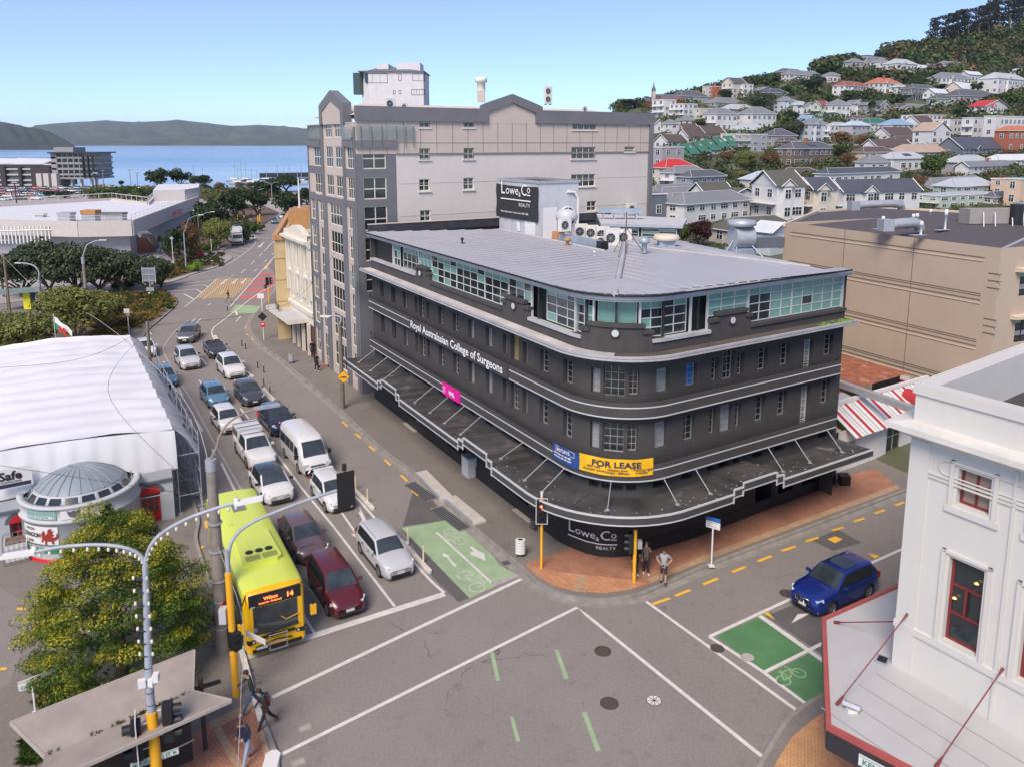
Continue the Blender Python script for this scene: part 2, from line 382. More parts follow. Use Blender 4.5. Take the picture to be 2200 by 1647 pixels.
ED=footpath('verge_by_supermarket',[(620,452),(595,462),(567,477),(546,487),(540,498),(552,511),(544,517),(500,528),(478,545),(500,553),(490,563),(470,574),(418,590),(362,609),(250,624),(150,636),(0,655),(-250,685)],[(-200,110),(-260,330),(-120,335),(-60,260)],mConc,side=-1)
def bed(name,px,m,z=.15):return grnd(name,[(p.x,p.y)for p in W2(px)],z,m)
bed('garden_bed',[(250,619),(362,604),(418,586),(468,571),(455,563),(400,568),(330,590),(225,606)],mMulch)
bed('garden_bed',[(372,566),(440,552),(520,515),(546,500),(600,458),(560,440),(420,470),(355,545)],mMulch,.152)
bed('garden_bed',[(360,650),(330,668),(250,735),(40,722),(20,690),(180,655)],mMulch,.154)
bed('park_lawn',[(0,440),(430,424),(560,415),(560,402),(350,404),(0,448)],mGrass,.01)
bed('pebble_ground',[(330,572),(372,562),(468,540),(500,553),(488,562),(420,566)],mat('pale_paving',(.34,.325,.30),.85),.156)
pav=MB()
pav.face([(p.x,p.y,.138)for p in W2([(1128,1215),(1235,1178),(1290,1188),(1354,1186),(1481,1150),(1650,1084),(1800,1030),(1880,1010),(1932,1052),(1780,1110),(1530,1203),(1390,1262),(1350,1272),(1300,1279),(1240,1276),(1190,1263),(1158,1245)])],mBrickR)
pav.B8('brick_paving',kind='structure')
pv=MB()
pv.face([(p.x,p.y,.143)for p in W2([(1128,1217),(1192,1232),(1290,1243),(1352,1250),(1390,1258),(1350,1272),(1300,1279),(1240,1276),(1190,1263),(1158,1245)])],mBrickO)
pv.face([(p.x,p.y,.147)for p in W2([(1240,1240),(1262,1243),(1252,1277),(1232,1275)])],mBrickT)
pv.face([(p.x,p.y,.145)for p in W2([(1392,1247),(1530,1190),(1780,1099),(1925,1045),(1935,1053),(1780,1110),(1530,1203),(1396,1258)])],mBrickT)
pv.B8('paving_band',kind='structure')
pl=MB();pl.face([(p.x,p.y,.138)for p in W2([(450,1557),(540,1512),(562,1560),(583,1635),(590,1720),(400,1760),(395,1600)])],mBrickR);pl.B8('brick_paving',kind='structure')
pl=MB()
for q in([(450,1557),(540,1512),(548,1530),(455,1575)],[(458,1572),(473,1565),(530,1660),(512,1670)],[(548,1530),(562,1560),(583,1635),(570,1640)]):pl.face([(p.x,p.y,.145)for p in W2(q)],mBrickT)
pl.B8('paving_band',kind='structure')
pl=MB();pl.face([(p.x,p.y,.138)for p in W2([(1665,1647),(1700,1590),(1745,1552),(1800,1520),(2000,1500),(2100,1750),(1600,1800)])],mBrickO)
pl.face([(p.x,p.y,.142)for p in W2([(1665,1647),(1700,1590),(1745,1558),(1770,1600),(1792,1628),(1700,1680)])],mBrickY);pl.B8('brick_paving',kind='structure')
for nm,px,z in(('asphalt_patch',[(890,1045),(905,1040),(960,1115),(925,1122),(865,1130)],.002),('asphalt_patch',[(1744,1160),(1800,1136),(1851,1165),(1790,1182)],.002),('asphalt_patch',[(862,1133),(1009,1284),(985,1292),(930,1240)],.002),('asphalt_patch',[(1645,1322),(1800,1260),(1905,1330),(1790,1420)],.002)):
 bed(nm,px,mAsph2,z)
mw=MB();my=MB();mo=MB();mg=MB();mr=MB()
def L_(mb,px,w,m,z=.008,sm=False):
 P=[G(x,y)for x,y in px]
 if sm:P=S8(P,6)
 strip(mb,P,w,m,z)
def Pg(mb,px,m,z=.008):mb.face([(p.x,p.y,z)for p in W2(px)],m)
q3=lambda l:[(350+x/3.66,680+y/3.66)for x,y in l]
q5=lambda l:[(250+x/5.366,380+y/5.366)for x,y in l]
q8=lambda l:[(1100+x/2.3625,950+y/2.3625)for x,y in l]
q7=lambda l:[(860+x/4.707,960+y/4.707)for x,y in l]
L_(mo,[(404,690),(380,708),(358,735),(352,757),(384,815),(413,863),(459,948),(514,1043),(560,1130)],.13,mMarkO,sm=True)
for a in([(5,355),(50,425)],[(118,555),(158,620)],[(255,808),(312,898)],[(218,55),(255,18)],[(258,55),(302,15)],[(285,500),(325,553)],[(415,490),(490,570)],[(270,320),(302,357)],[(300,325),(340,375)],[(608,720),(678,805)],[(555,485),(590,530)],[(575,40),(612,0)]):L_(mw,q3(a),.13,q71)
L_(mw,q3([(460,1150),(555,1345),(600,1420)]),.14,q71)
L_(mw,q3([(385,1040),(410,1088)]),.13,q71)
L_(mw,[(579,954),(650,1050),(716,1130),(848,1302)],.13,q71)
L_(mw,[(650,1318),(677,1362)],.12,q71)
L_(mw,[(620,300+300),(560,628),(506,668),(478,690),(458,706),(456,720),(467,736),(525,800),(588,866),(640,930),(705,1005),(770,1073),(845,1158),(920,1241),(955,1273)],.14,q71,sm=True)
L_(mw,[(527,1411),(955,1275)],.38,q71)
L_(mw,[(585,1497),(850,1371),(1120,1243)],.2,q71)
L_(mw,[(600,1622),(920,1463),(1240,1304),(1262,1322),(1450,1474),(1637,1624)],.17,q71)
L_(mw,[(1388,1291),(1550,1408),(1712,1525)],.16,q71)
L_(mw,[(1524,1367),(1636,1440),(1738,1516)],.17,q71,.012)
L_(mw,[(1524,1367),(1640,1313),(1760,1258),(1945,1176),(2100,1106)],.17,q71,.012)
L_(mw,[(1632,1322),(1776,1424)],.24,q71,.012)
L_(mw,[(1641,1444),(1774,1378),(1900,1320)],.17,q71,.012)
Pg(mg,[(1538,1366),(1628,1326),(1736,1399),(1645,1442)],mGreenP)
Pg(mg,[(1652,1446),(1742,1402),(1800,1442),(1790,1500),(1738,1512)],mGreenP)
mg.B8('green_cycle_box',kind='structure');mg=MB()
Pg(mg,q7([(10,815),(240,777),(460,738),(590,840),(660,845),(900,1060),(950,1110),(1000,1190),(1175,1283),(920,1368),(945,1412),(700,1525),(350,1165)]),mGreenL)
Pg(mg,[(494,672),(507,655),(562,658),(548,674)],mGreenL)
for a in([(1191,1394),(1200,1396),(1222,1456),(1212,1458)],[(1250,1530),(1260,1528),(1291,1612),(1280,1613)],[(1052,1398),(1061,1400),(1075,1462),(1066,1462)],[(1095,1537),(1104,1540),(1118,1592),(1109,1592)]):Pg(mg,a,mGreenL)
mg.B8('green_cycle_lane',kind='structure')
mo2=mMarkO
for a in([(365,860),(640,1110),(920,1368)],):L_(mw,q7(a),.12,q71,.012)
Pg(mw,q7([(920,1365),(1175,1282),(1205,1308),(945,1410)]),mMarkO,.012)
Pg(mw,q7([(430,1068),(500,1098),(488,1108),(572,1200),(548,1210),(466,1108),(428,1104)]),q71,.012)
Pg(mw,q7([(700,1005),(735,1010),(800,1055),(850,1075),(862,1150),(800,1120),(770,1110),(712,1085),(706,1055),(745,1062)]),q71,.012)
def bike(mb,c,ang,s,m):
 c=G(*c);ca,sa=M9.cos(ang),M9.sin(ang);f=lambda x,y:V3((c.x+(x*ca-y*sa)*s,c.y+(x*sa+y*ca)*s,0))
 for cx in(-.55,.55):strip(mb,[f(cx+.33*M9.cos(t*M9.pi/8),.33*M9.sin(t*M9.pi/8))for t in range(17)],.07*s,m,.012)
 for l in([(-.55,0),(-.2,.45),(.4,.45),(.55,0)],[(-.2,.45),(0,0),(.4,.45)],[(-.55,0),(0,0)],[(-.3,.55),(-.05,.55)],[(.4,.45),(.38,.65),(.25,.68)]):strip(mb,[f(*p)for p in l],.07*s,m,.013)
mWorn2=mat('faded_symbol_paint',(.47,.50,.40),.8,var=.2,scale=4)
bike(mw,(1012,1248),R(-60),1.15,mWorn2);bike(mw,(978,1152),R(120),1.05,mWorn2)
bike(mw,(1700,1453),R(30),.8,mGreenL)
for a,b,c in(([(355,858),(377,855)],(374,851),(380,860)),([(375,898),(396,894)],(392,890),(400,899)),([(392,945),(421,939)],(417,935),(424,945)),([(396,1014),(451,1002)],(445,996),(453,1008)),([(412,1088),(444,1081)],(443,1079),(445,1084)),([(296,719),(324,717)],(322,714),(326,719)),([(330,793),(347,791)],(343,787),(351,795))):L_(mw,a,.1,q71);L_(mw,[b,c],.14,q71)
for o in((396,897),(348,789)):
 L_(mw,[(o[0]+8,o[1]+2),(o[0]+13,o[1]+8),(o[0]+12,o[1]+18),(o[0]+3,o[1]+26),(o[0]-4,o[1]+27)],.28,q71,sm=True)
 Pg(mw,[(o[0]-9,o[1]+12),(o[0]-2,o[1]+24),(o[0]+5,o[1]+44),(o[0]-9,o[1]+30)],q71)
Pg(mw,[(770,1100),(774,1098),(772,1088),(785,1112),(788,1128),(775,1120),(778,1116)],q71)
Pg(mw,[(731,1100),(735,1098),(770,1148),(766,1156),(754,1146),(762,1145)],q71)
for a in([(1060,1480),(1085,1460)],[(1190,1355),(1240,1312)],[(1440,1110),(1495,1062)],[(1550,1010),(1592,968)],[(1645,918),(1680,882)],[(1590,1092),(1630,1058)],[(1700,988),(1730,960)],[(1790,905),(1822,878)]):L_(mw,q5(a),.14,q71)
L_(mw,q5([(790,1500),(920,1395),(1165,1175),(1290,1150)]),.14,q71);L_(mw,q5([(1310,1500),(1600,1170),(1830,915)]),.16,q71)
L_(mw,q5([(995,1415),(1200,1250),(1355,1130)]),.1,q71)
L_(mw,q5([(1700,862),(1825,730),(1840,695),(1815,670)]),.16,q71);L_(mw,q5([(1380,868),(1700,862),(1825,862)]),.2,mMarkO)
L_(mw,q5([(0,1380),(400,1305),(1150,1185)]),.12,q71);L_(mw,q5([(250,1355),(640,1352),(780,1352),(890,1410)]),.22,q71)
L_(mw,q5([(400,1335),(920,1297),(985,1335)]),.22,q71);L_(mw,q5([(560,1290),(1010,1247),(1060,1270)]),.2,q71)
L_(mw,q5([(0,1330),(330,1265),(700,1190),(1000,1105),(1215,1045),(1420,925),(1600,775),(1585,735)]),.12,q71,sm=True)
for a in([(1285,885),(1430,915)],[(1325,850),(1480,872)],[(1380,810),(1520,832)],[(1415,772),(1565,798)],[(1470,755),(1590,768)],[(1565,690),(1820,718)]):L_(mw,q5(a),.14,q71)
L_(mw,q5([(740,1250),(1005,1197),(800,1230),(740,1250)]),.2,q71)
for o in((1240,1215),(1365,1210),(1470,1205),(1670,790)):Pg(mw,q5([(o[0]-42,o[1]+28),(o[0]-30,o[1]+5),(o[0]-20,o[1]+8),(o[0]+22,o[1]-32),(o[0]+34,o[1]-30),(o[0]-3,o[1]+14),(o[0]+6,o[1]+18)]),q71,.014)
for a in([(735,905),(747,916)],[(763,931),(775,941)],[(793,958),(805,968)],[(826,987),(839,999)],[(861,1020),(875,1033)],[(885,1052),(900,1064)],[(927,1091),(943,1104)],[(433,1092),(438,1103)],[(442,1118),(444,1134)],[(437,1172),(430,1178)],[(36,1307),(72,1307)],[(0,1436),(14,1436)]):L_(my,a,.16,mMarkY)
for a in([(715,820),(800,790)],[(828,778),(905,748)],[(970,720),(1045,690)],[(1118,658),(1185,630)],[(1247,603),(1317,576)],[(1368,550),(1440,527)],[(1490,502),(1555,482)],[(1625,447),(1683,430)],[(1735,402),(1790,384)],[(1842,360),(1893,342)],[(1945,320),(1990,303)]):L_(my,q8(a),.17,mMarkY)
for a in([(585,640),(592,628)],[(573,661),(580,650)],[(556,676),(563,666)],[(545,690),(549,683)],[(527,706),(529,700)],[(528,717),(535,721)],[(540,727),(545,731)],[(300,727),(308,718)],[(318,708),(326,700)],[(335,692),(343,685)],[(352,677),(360,668)],[(368,660),(374,652)]):L_(my,a,.12,mMarkY)
L_(my,q5([(1710,1070),(1815,958)]),.4,mMarkY)
Pg(my,q8([(1805,560),(1868,575),(1840,588)]),mMarkY);Pg(my,[(1640,1316),(1650,1314),(1666,1331)],mMarkY);Pg(my,q8([(1600,490),(1640,475),(1678,490),(1640,510)]),mMarkY)
Pg(mw,q8([(1418,917),(1450,870),(1515,866)]),q71)
mw.B8('white_lane_markings',kind='structure');mo.B8('worn_lane_markings',kind='structure');my.B8('yellow_lane_markings',kind='structure')
ck=MB();A_,B_,C_,D_=[G(*p)for p in q5([(925,1398),(1165,1178),(1600,1168),(1345,1395)])]
nu,nv=34,14
for i in range(nu):
 for j in range(nv):
  if(i+j)%2:continue
  f=lambda a,b:(A_*(1-a)+D_*a)*(1-b)+(B_*(1-a)+C_*a)*b
  P=[f(i/nu,j/nv),f((i+1)/nu,j/nv),f((i+1)/nu,(j+1)/nv),f(i/nu,(j+1)/nv)]
  ck.face([(p.x,p.y,.006)for p in P],mat('amber_surfacing',(.62,.38,.13),.8,var=.1))
ck.B8('orange_checked_crossing',kind='structure')
rs=MB()
for a in([(1655,1110),(1835,1110),(1835,1138),(1630,1138)],[(1600,1165),(1835,1165),(1835,1198),(1570,1198)],[(1545,1228),(1835,1228),(1820,1262),(1515,1262)],[(1490,1292),(1790,1292),(1760,1330),(1455,1330)],[(1425,1370),(1740,1370),(1710,1408),(1390,1408)]):Pg(rs,q5(a),mRedP,.006)
rs.B8('red_stripes',kind='structure')
m4=mat('cast_iron_lid',(.085,.06,.05),.7,var=.3,scale=25,bump=.6,bscale=60)
def manhole(x,y,r,m,label):
 p=G(x,y);mb=MB();mb.lathe([(r,0),(r,.012),(r*.93,.012)],(0,0,0),m3,28);mb.face([(r*.93*M9.cos(a),r*.93*M9.sin(a),.012)for a in[2*M9.pi*k/28 for k in range(28)]],m)
 if m is q71:
  for k in range(4):
   a=k*M9.pi/4;mb.box((0,0,.013),(r*1.7,.025,.004),m3,ang=a)
 mb.B8('manhole_cover',None,label,'manhole cover','round covers set in the road',loc=(p.x,p.y,.003))
manhole(1295,1398,.35,m4,'rusty round manhole cover beside the white diagonal line in mid junction')
manhole(1309,1510,.35,m4,'rusty round manhole cover left of the white painted one in the junction')
manhole(1405,1504,.29,q71,'manhole cover painted white with dark spokes in the junction')
manhole(1541,1392,.29,m4,'rusty round manhole cover breaking the thin white line before the green box')
manhole(1607,1411,.29,mat('grey_lid',(.4,.38,.34),.8),'pale spoked manhole cover at the front corner of the green box')
manhole(1690,1274,.33,m4,'dark round manhole cover in front of the blue car')
mGrate=mat('grate_steel',(.14,.14,.14),.5)
def grate(a,b,w,n,label):
 A2,B2=G(*a),G(*b);u_=(B2-A2).normalized();L2=(B2-A2).length;an=M9.atan2(u_.y,u_.x);c=(A2+B2)/2;mb=MB()
 mb.box((0,0,.006),(L2,w,.012),mK9)
 for k in range(n):mb.box((0,-w/2+w*(k+.5)/n,.02),(L2,w/n*.55,.016),mGrate)
 for e in(-1,1):mb.box((e*L2/2,0,.02),(.07,w+.06,.03),mKerb)
 mb.B8('drain_grate',None,label,'drain grate',loc=(c.x,c.y,.004),rotz=an)
grate((880,1037),(930,1073),.75,5,'long barred drain grate by the kerb, farther of the pair')
grate((938,1090),(1000,1137),.75,5,'long barred drain grate beside the pale green cycle lane')
grate((1748,1533),(1768,1522),.45,5,'black barred drain grate at the corner kerb by the white building')
grate((1083,1204),(1094,1214),.4,6,'small black drain grate at the kerb left of the brick corner')
for a,b,lb in(((897,1024),(945,1074),'pale concrete kerb ramp slab with steel edge behind the farther grate'),((960,1080),(1016,1128),'pale concrete kerb ramp slab with steel edge behind the nearer grate')):
 A2,B2=G(*a),G(*b);u_=(B2-A2).normalized();n_=V3((-u_.y,u_.x,0));mb=MB();L2=(B2-A2).length
 c=(A2+B2)/2+n_*.35
 mb.box((0,0,.12),(L2+.5,.75,.24),mat('ramp_concrete',(.50,.47,.42),.8,var=.15));mb.box((0,-.42,.2),(L2,.14,.1),mGalv)
 mb.B8('kerb_ramp',None,lb,'ramp',loc=(c.x,c.y,0),rotz=M9.atan2(u_.y,u_.x))
mSep=mat('separator_concrete',(.62,.58,.52),.8,var=.2,scale=3)
sep=None;SEP=[((461,722),(470,734)),((486,752),(497,764)),((524,796),(544,811)),((562,832),(589,861)),((700,988),(711,1000)),((748,1040),(803,1095)),((858,1160),(925,1231)),((506,671),(510,678))]
for k,(a,b)in enumerate(SEP):
 A2,B2=G(*a),G(*b);u_=(B2-A2);L2=u_.length;c=(A2+B2)/2
 mb=MB();mb.P8([(-L2/2,-.05),(-L2/2+.12,-.13),(L2/2-.12,-.13),(L2/2,-.05),(L2/2,.05),(L2/2-.12,.13),(-L2/2+.12,.13),(-L2/2,.05)],.002,.11,mSep)
 where=['beside the dark convertible','behind the convertible and white SUV','beside the white SUV','beside the dark grey hatchback','beside the white van','beside the white hatchback under the signal head','beside the silver wagon','near the far green patch'][k]
 mb.B8('lane_separator',None,'low pale concrete lane separator '+where,'lane separator','separators along the cycle lane',loc=(c.x,c.y,0),rotz=M9.atan2(u_.y,u_.x))
POST=[(520,743,1),(528,750,1),(554,790,1),(567,800,1),(619,892,1),(635,910,1),(702,985,1),(764,1052,0),(790,1080,0),(877,1168,0),(910,1207,0),(567,828,1),(580,845,1),(489,668,1)]
for k,(x,y,dk)in enumerate(POST):
 p=G(x,y);m=mK9 if dk else mat('cream_post',(.72,.62,.42),.6);mb=MB();mb.T8([(0,0,.08),(0,0,.9)],.045,m,8)
 mb.T8([(0,0,.0),(0,0,.08)],[.09,.07],mK9,8)
 if dk:
  for z in(.66,.8):mb.T8([(0,0,z),(0,0,z+.07)],.048,mW9,8)
 near=['left of the pair behind the white SUV','right of the pair behind the white SUV','left of the pair beside the white SUV','right of the pair beside the white SUV','left of the pair beside the navy and red car','right of the pair beside the navy and red car','beside the white van','behind the hanging signal head','in front of the hanging signal head','left of the pair beside the silver wagon','right of the pair beside the silver wagon','behind the dark grey hatchback','in front of the dark grey hatchback','by the far green patch'][k]
 mb.B8('flexible_bollard',None,('black and white banded' if dk else 'cream')+' flexible bollard '+near,'bollard','bollards along the cycle lane',loc=(p.x,p.y,0))
 # ================= facade tools =================
class Path:
 """a wall line seen from outside, running left to right; straight pieces and arcs"""
 def __init__(s,segs):s.segs=segs;s.L=sum(g[-1]for g in segs)
 def at(s,q,off=0.,side=0):
  k=0.
  for i,g in enumerate(s.segs):
   if q<=k+g[-1]+1e-6 or i==len(s.segs)-1:
    t=q-k
    if g[0]=='L':
     p,d=g[1],g[2];n=V3((d.y,-d.x,0));return p+d*t+n*off,d,n
    c,r,a0,a1=g[1],g[2],g[3],g[4];a=a0+(a1-a0)*t/g[-1]
    n=V3((M9.cos(a),M9.sin(a),0));return c+n*(r+off),V3((-n.y,n.x,0)),n
   k+=g[-1]
def H8(p,q):p,q=V3(p),V3(q);d=(q-p);p.z=0;d.z=0;return Path([('L',p,d.normalized(),d.length)])
def qs(path,q0,q1,extra=()):
 out={round(q0,4),round(q1,4)};k=0.
 for g in path.segs:
  if q0<k<q1:out.add(round(k,4))
  if g[0]=='A':
   n=14
   for j in range(n+1):
    a=k+g[-1]*j/n
    if q0<a<q1:out.add(round(a,4))
  k+=g[-1]
 for e in extra:
  if q0<e<q1:out.add(round(e,4))
 return sorted(out)
def band(mb,path,q0,q1,prof,m,caps=True,mf=None,closed=True):
 """sweep a closed profile [(offset, z)...] along the path"""
 Q=qs(path,q0,q1);rows=[]
 for q in Q:rows.append([path.at(q,o)[0]+V3((0,0,z))for o,z in prof])
 mb.grid(rows,m,closed=closed,sm=False,mf=mf)
 if caps:mb.face(rows[0],m);mb.face(rows[-1][::-1],m)
def F8(mb,path,q0,q1,z0,z1,ops,m,depth=.25,off=0.,rev=None,sill=None):
 """wall with openings ops [(qa, qb, za, zb)]; reveals included"""
 ops=[o for o in ops if o[0]>q0-.01 and o[1]<q1+.01 and o[3]>z0 and o[2]<z1]
 Q=qs(path,q0,q1,[e for o in ops for e in o[:2]]);Zs=sorted({z0,z1}|{round(e,4)for o in ops for e in o[2:4]if z0<e<z1})
 rv=rev or m
 P=lambda q,z,d=0:path.at(q,off-d)[0]+V3((0,0,z))
 for a,b in zip(Q,Q[1:]):
  for c,d in zip(Zs,Zs[1:]):
   mq,mz=(a+b)/2,(c+d)/2
   if any(o[0]<mq<o[1]and o[2]<mz<o[3]for o in ops):continue
   mb.face([P(a,c),P(b,c),P(b,d),P(a,d)],m)
 for o in ops:
  a,b,c,d=o[:4]
  mb.face([P(a,c),P(a,d),P(a,d,depth),P(a,c,depth)],rv);mb.face([P(b,d),P(b,c),P(b,c,depth),P(b,d,depth)],rv)
  mb.face([P(b,c),P(a,c),P(a,c,depth),P(b,c,depth)],sill or rv);mb.face([P(a,d),P(b,d),P(b,d,depth),P(a,d,depth)],rv)
WIN={}
def window(parent,path,q,z,w,h,cols,rows,fm,gm,off=-.2,fw=.06,name='window',bar=.03,arch=0.,rz=None,label=None,split=None,dep=.06):
 """window > pane; q = centre along the wall, z = sill"""
 p,d,n=path.at(q,off);key=(round(w,2),round(h,2),cols,rows,fm.name,gm.name if not isinstance(gm,list)else tuple(g.name for g in gm),fw,bar,arch,name,split,dep)
 if key not in WIN:
  f=MB();g=MB();y=dep
  for x0,x1,za,zb in((-w/2,-w/2+fw,0,h),(w/2-fw,w/2,0,h),(-w/2+fw,w/2-fw,0,fw),(-w/2+fw,w/2-fw,h-fw,h)):f.box(((x0+x1)/2,y/2,(za+zb)/2),(x1-x0,y,zb-za),fm)
  for i in range(1,cols):f.box((-w/2+w*i/cols,y/2,h/2),(bar,y*.8,h-2*fw),fm)
  zr=[h*j/rows for j in range(1,rows)]if split is None else[h*split]
  for j in zr:f.box((0,y/2,j),(w-2*fw,y*.85,bar),fm)
  if arch:
   for k in range(6):
    a0,a1=M9.pi*k/6,M9.pi*(k+1)/6;r0=w/2
    f.face([(r0*M9.cos(a0),.0,h+arch*M9.sin(a0)),(r0*M9.cos(a1),.0,h+arch*M9.sin(a1)),((r0-fw)*M9.cos(a1),0,h+(arch-fw)*M9.sin(a1)),((r0-fw)*M9.cos(a0),0,h+(arch-fw)*M9.sin(a0))],fm)
    g.face([((r0)*M9.cos(a0),.03,h+arch*M9.sin(a0)),((r0)*M9.cos(a1),.03,h+arch*M9.sin(a1)),(0,.03,h)],gm if not isinstance(gm,list)else gm[0])
  gl=gm if isinstance(gm,list)else[gm]
  rr=random.Random(hash(str(key))%999);ze=[fw]+zr+[h-fw]if not isinstance(gm,list)else[fw]+[h*j/rows for j in range(1,rows)]+[h-fw]
  for i in range(cols):
   for j in range(len(ze)-1):
    xa,xb=-w/2+w*i/cols,-w/2+w*(i+1)/cols
    g.face([(xa,y*.6,ze[j]),(xb,y*.6,ze[j]),(xb,y*.6,ze[j+1]),(xa,y*.6,ze[j+1])],gl[(i*(len(ze)-1)+j)%len(gl)])
  me=[]
  for b_,nm in((f,name),(g,'pane')):
   o=b_.B8(nm);me.append(o.data);bpy.data.objects.remove(o)
  WIN[key]=me
 me=WIN[key];a=M9.atan2(d.y,d.x)
 o=obj(name,me[0],parent,label,loc=(p.x,p.y,z),rotz=a);obj('pane',me[1],o);return o
 # ================= the black corner building =================
A2=V3((4.612,35.303,0));U=V3((-.504,.864,0)).normalized();V_=V3((.849,.528,0)).normalized()
NL=V3((-U.y,U.x,0));NL=V3((-.864,-.504,0)).normalized();NR=V3((V_.y,-V_.x,0))
r_=3.2;half=M9.acos(max(-1,min(1,U.dot(V_))))/2;tl=r_/M9.tan(half)
cc=A2+U*tl-NL*r_;aL=M9.atan2(NL.y,NL.x);aR=M9.atan2(NR.y,NR.x)
if aL>aR:aL-=2*M9.pi
arcL=r_*(aR-aL);SL=31.6;QA=SL-tl;QB=QA+arcL;SR=17.15
bp_=Path([('L',A2+U*SL,-U,QA),('A',cc,r_,aL,aR,arcL),('L',A2+V_*tl,V_,SR-tl)])
ql=lambda s:SL-s
qr=lambda s:QB+s-tl
QE=bp_.L
mBlk=mat('charcoal_render',(.058,.055,.053),.88,var=.14,scale=.9,bump=.35,bscale=40,streak=.1)
q81=mat('black_base_paint',(.018,.018,.019),.55,var=.2,scale=1)
q01=mat('grey_ledge',(.42,.42,.43),.75,var=.14,scale=.8)
mLine=mat('pale_grey_line',(.52,.54,.56),.6,var=.05)
mLedge=mat('weathered_ledge',(.52,.49,.47),.85,var=.25,scale=.5)
mLedgeD=mat('mossy_gutter',(.10,.085,.07),.9,var=.3,scale=.7)
mRoofG=mat('grey_ribbed_roofing',(.40,.40,.42),.5,metal=.15,var=.05,scale=.4,wave=(.33,M9.atan2(U.y,U.x),.9))
mRoofR=mat('grey_ribbed_roofing_right',(.42,.415,.43),.5,metal=.15,var=.05,scale=.4,wave=(.33,M9.atan2(V_.y,V_.x),.9))
m1=mat('black_steel_frame',(.02,.02,.022),.5)
mFrmW=mat('white_window_frame',(.60,.60,.58),.5,var=.03)
BB=t8('black_building','charcoal Art Deco corner building with curved balconies and grey metal roof','building',tuple(A2))
def cpl(mb,name,label=None,par=None):
 o=mb.B8(name,BB if par is None else par,label);o.data.transform(Matrix.Translation(-A2));return o
def cpls(mb,name,label=None):
 for p in split_mb(mb):cpl(p,name,label)
def wnd(*a,**k):
 o=window(BB,*a,**k);o.location-=A2;return o
mid=(QA+QB)/2
L1=[(ql(s),.82,0)for s in(29.5,27.1,24.8,18.6,16.4,14.2,11.9,5.8,3.55)]+[(ql(s),.5,0)for s in(22.75,20.7,9.97,7.72)]+[(ql(21.75),.9,1),(ql(8.85),.9,1)]
L1+=[(mid-.95,.5,0),(mid+.95,.5,0),(mid,1.05,1)]
L1+=[(qr(s),.82,0)for s in(3.25,5.15,10.36,12.16,15.9)]+[(qr(s),.5,0)for s in(6.82,8.7)]+[(qr(7.78),.9,1),(qr(14.15),.8,2)]
ops1=[];ops2=[];ops0=[]
for q,w,k in L1:
 ops1.append((q-w/2,q+w/2,4.95 if k==2 else 6.05-(.08 if k else 0),7.47+(.06 if k==1 else 0)))
 ops2.append((q-w/2,q+w/2,8.0 if k==2 else 8.92-(.1 if k else 0),10.17+(.22 if k==1 else 0)))
 if k!=2:ops0.append((q-w/2,q+w/2,4.05,4.5))
wl=MB()
F8(wl,bp_,0,QE,3.0,11.0,ops0+ops1+ops2,mBlk,.28,sill=mBlk)
P0,_,n0=bp_.at(0);PE,_,nE=bp_.at(QE)
B0=P0-n0*22;BE=PE-nE*18
backL=A2+U*SL-NL*24;backR=PE-nE*16
for a,b in((P0,backL),(PE,backR)):
 wl.face([(a.x,a.y,0),(b.x,b.y,0),(b.x,b.y,13.6),(a.x,a.y,13.6)]if a is PE else[(a.x,a.y,0),(b.x,b.y,0),(b.x,b.y,14.4),(a.x,a.y,14.4)],mBlk)
def ptop(q):
 s=SL-q
 if q<=QA:
  for a,b,z in((31.7,22.6,11.85),(22.6,22.2,12.35),(22.2,20.7,12.5),(20.7,20.3,12.2),(20.3,10.2,11.66),(10.2,9.8,12.15),(9.8,7.8,12.45),(7.8,7.3,12.2),(7.3,0,11.66)):
   if a>=s>b:return z
 if q<QB:
  d=abs(q-mid);return 12.42 if d<1.35 else(12.1 if d<1.8 else 11.7)
 s=q-QB+tl
 for a,b,z in((0,6.3,11.66),(6.3,6.8,12.2),(6.8,8.9,12.5),(8.9,9.25,12.2),(9.25,30,11.6)):
  if a<=s<b:return z
 return 11.7
brk=[ql(s)for s in(22.6,22.2,20.7,20.3,10.2,9.8,7.8,7.3)]+[mid-1.8,mid-1.35,mid+1.35,mid+1.8]+[qr(s)for s in(6.3,6.8,8.9,9.25)]
pp=MB();Q=qs(bp_,0,QE,brk)
for a,b in zip(Q,Q[1:]):
 z=ptop((a+b)/2);band(pp,bp_,a,b,[(.02,10.95),(.02,z),(-.22,z),(-.22,10.95)],mBlk)
for a,b,z in[(a,b,ptop((a+b)/2))for a,b in zip(sorted([0]+brk),sorted(brk+[QE]))]:
 light=z<11.9;e=-.0 if light else .06
 lm=mLine if(light and(b<ql(21)or abs((a+b)/2-ql(4))<4.9 and False or(QA-4<(a+b)/2<QB+6 and True)))else mBlk
 band(pp,bp_,max(0,a-e),min(QE,b+e),[(.12,z-.14),(.12,z+.03),(-.25,z+.03),(-.25,z-.14)],q01 if lm is mLine else mBlk)
cpl(pp,'parapet')
md=MB()
for q in(ql(21.75),ql(8.87),mid,qr(7.85)):
 p,d,n=bp_.at(q,.05);z=V3((0,0,12.0))
 md.K8();md.T8([p+z-n*.03,p+z+n*.05],.24,mBlk,20);md.T8([p+z+n*.03,p+z+n*.07],.17,mLine,20)
cpls(md,'medallion')
cpl(wl,'wall')
lg=MB();band(lg,bp_,-.35,QE+.05,[(0,10.78),(.78,10.78),(.95,10.86),(.95,10.96),(.88,10.96),(.88,11.07),(.78,11.07),(.78,11.0),(0,11.02)],q01,mf=lambda a,b:(mLedge if b==7 and a<len(qs(bp_,-.35,QE))-9 else mLedgeD if b==7 else q01 if b!=3 else mBlk))
cpl(lg,'ledge')
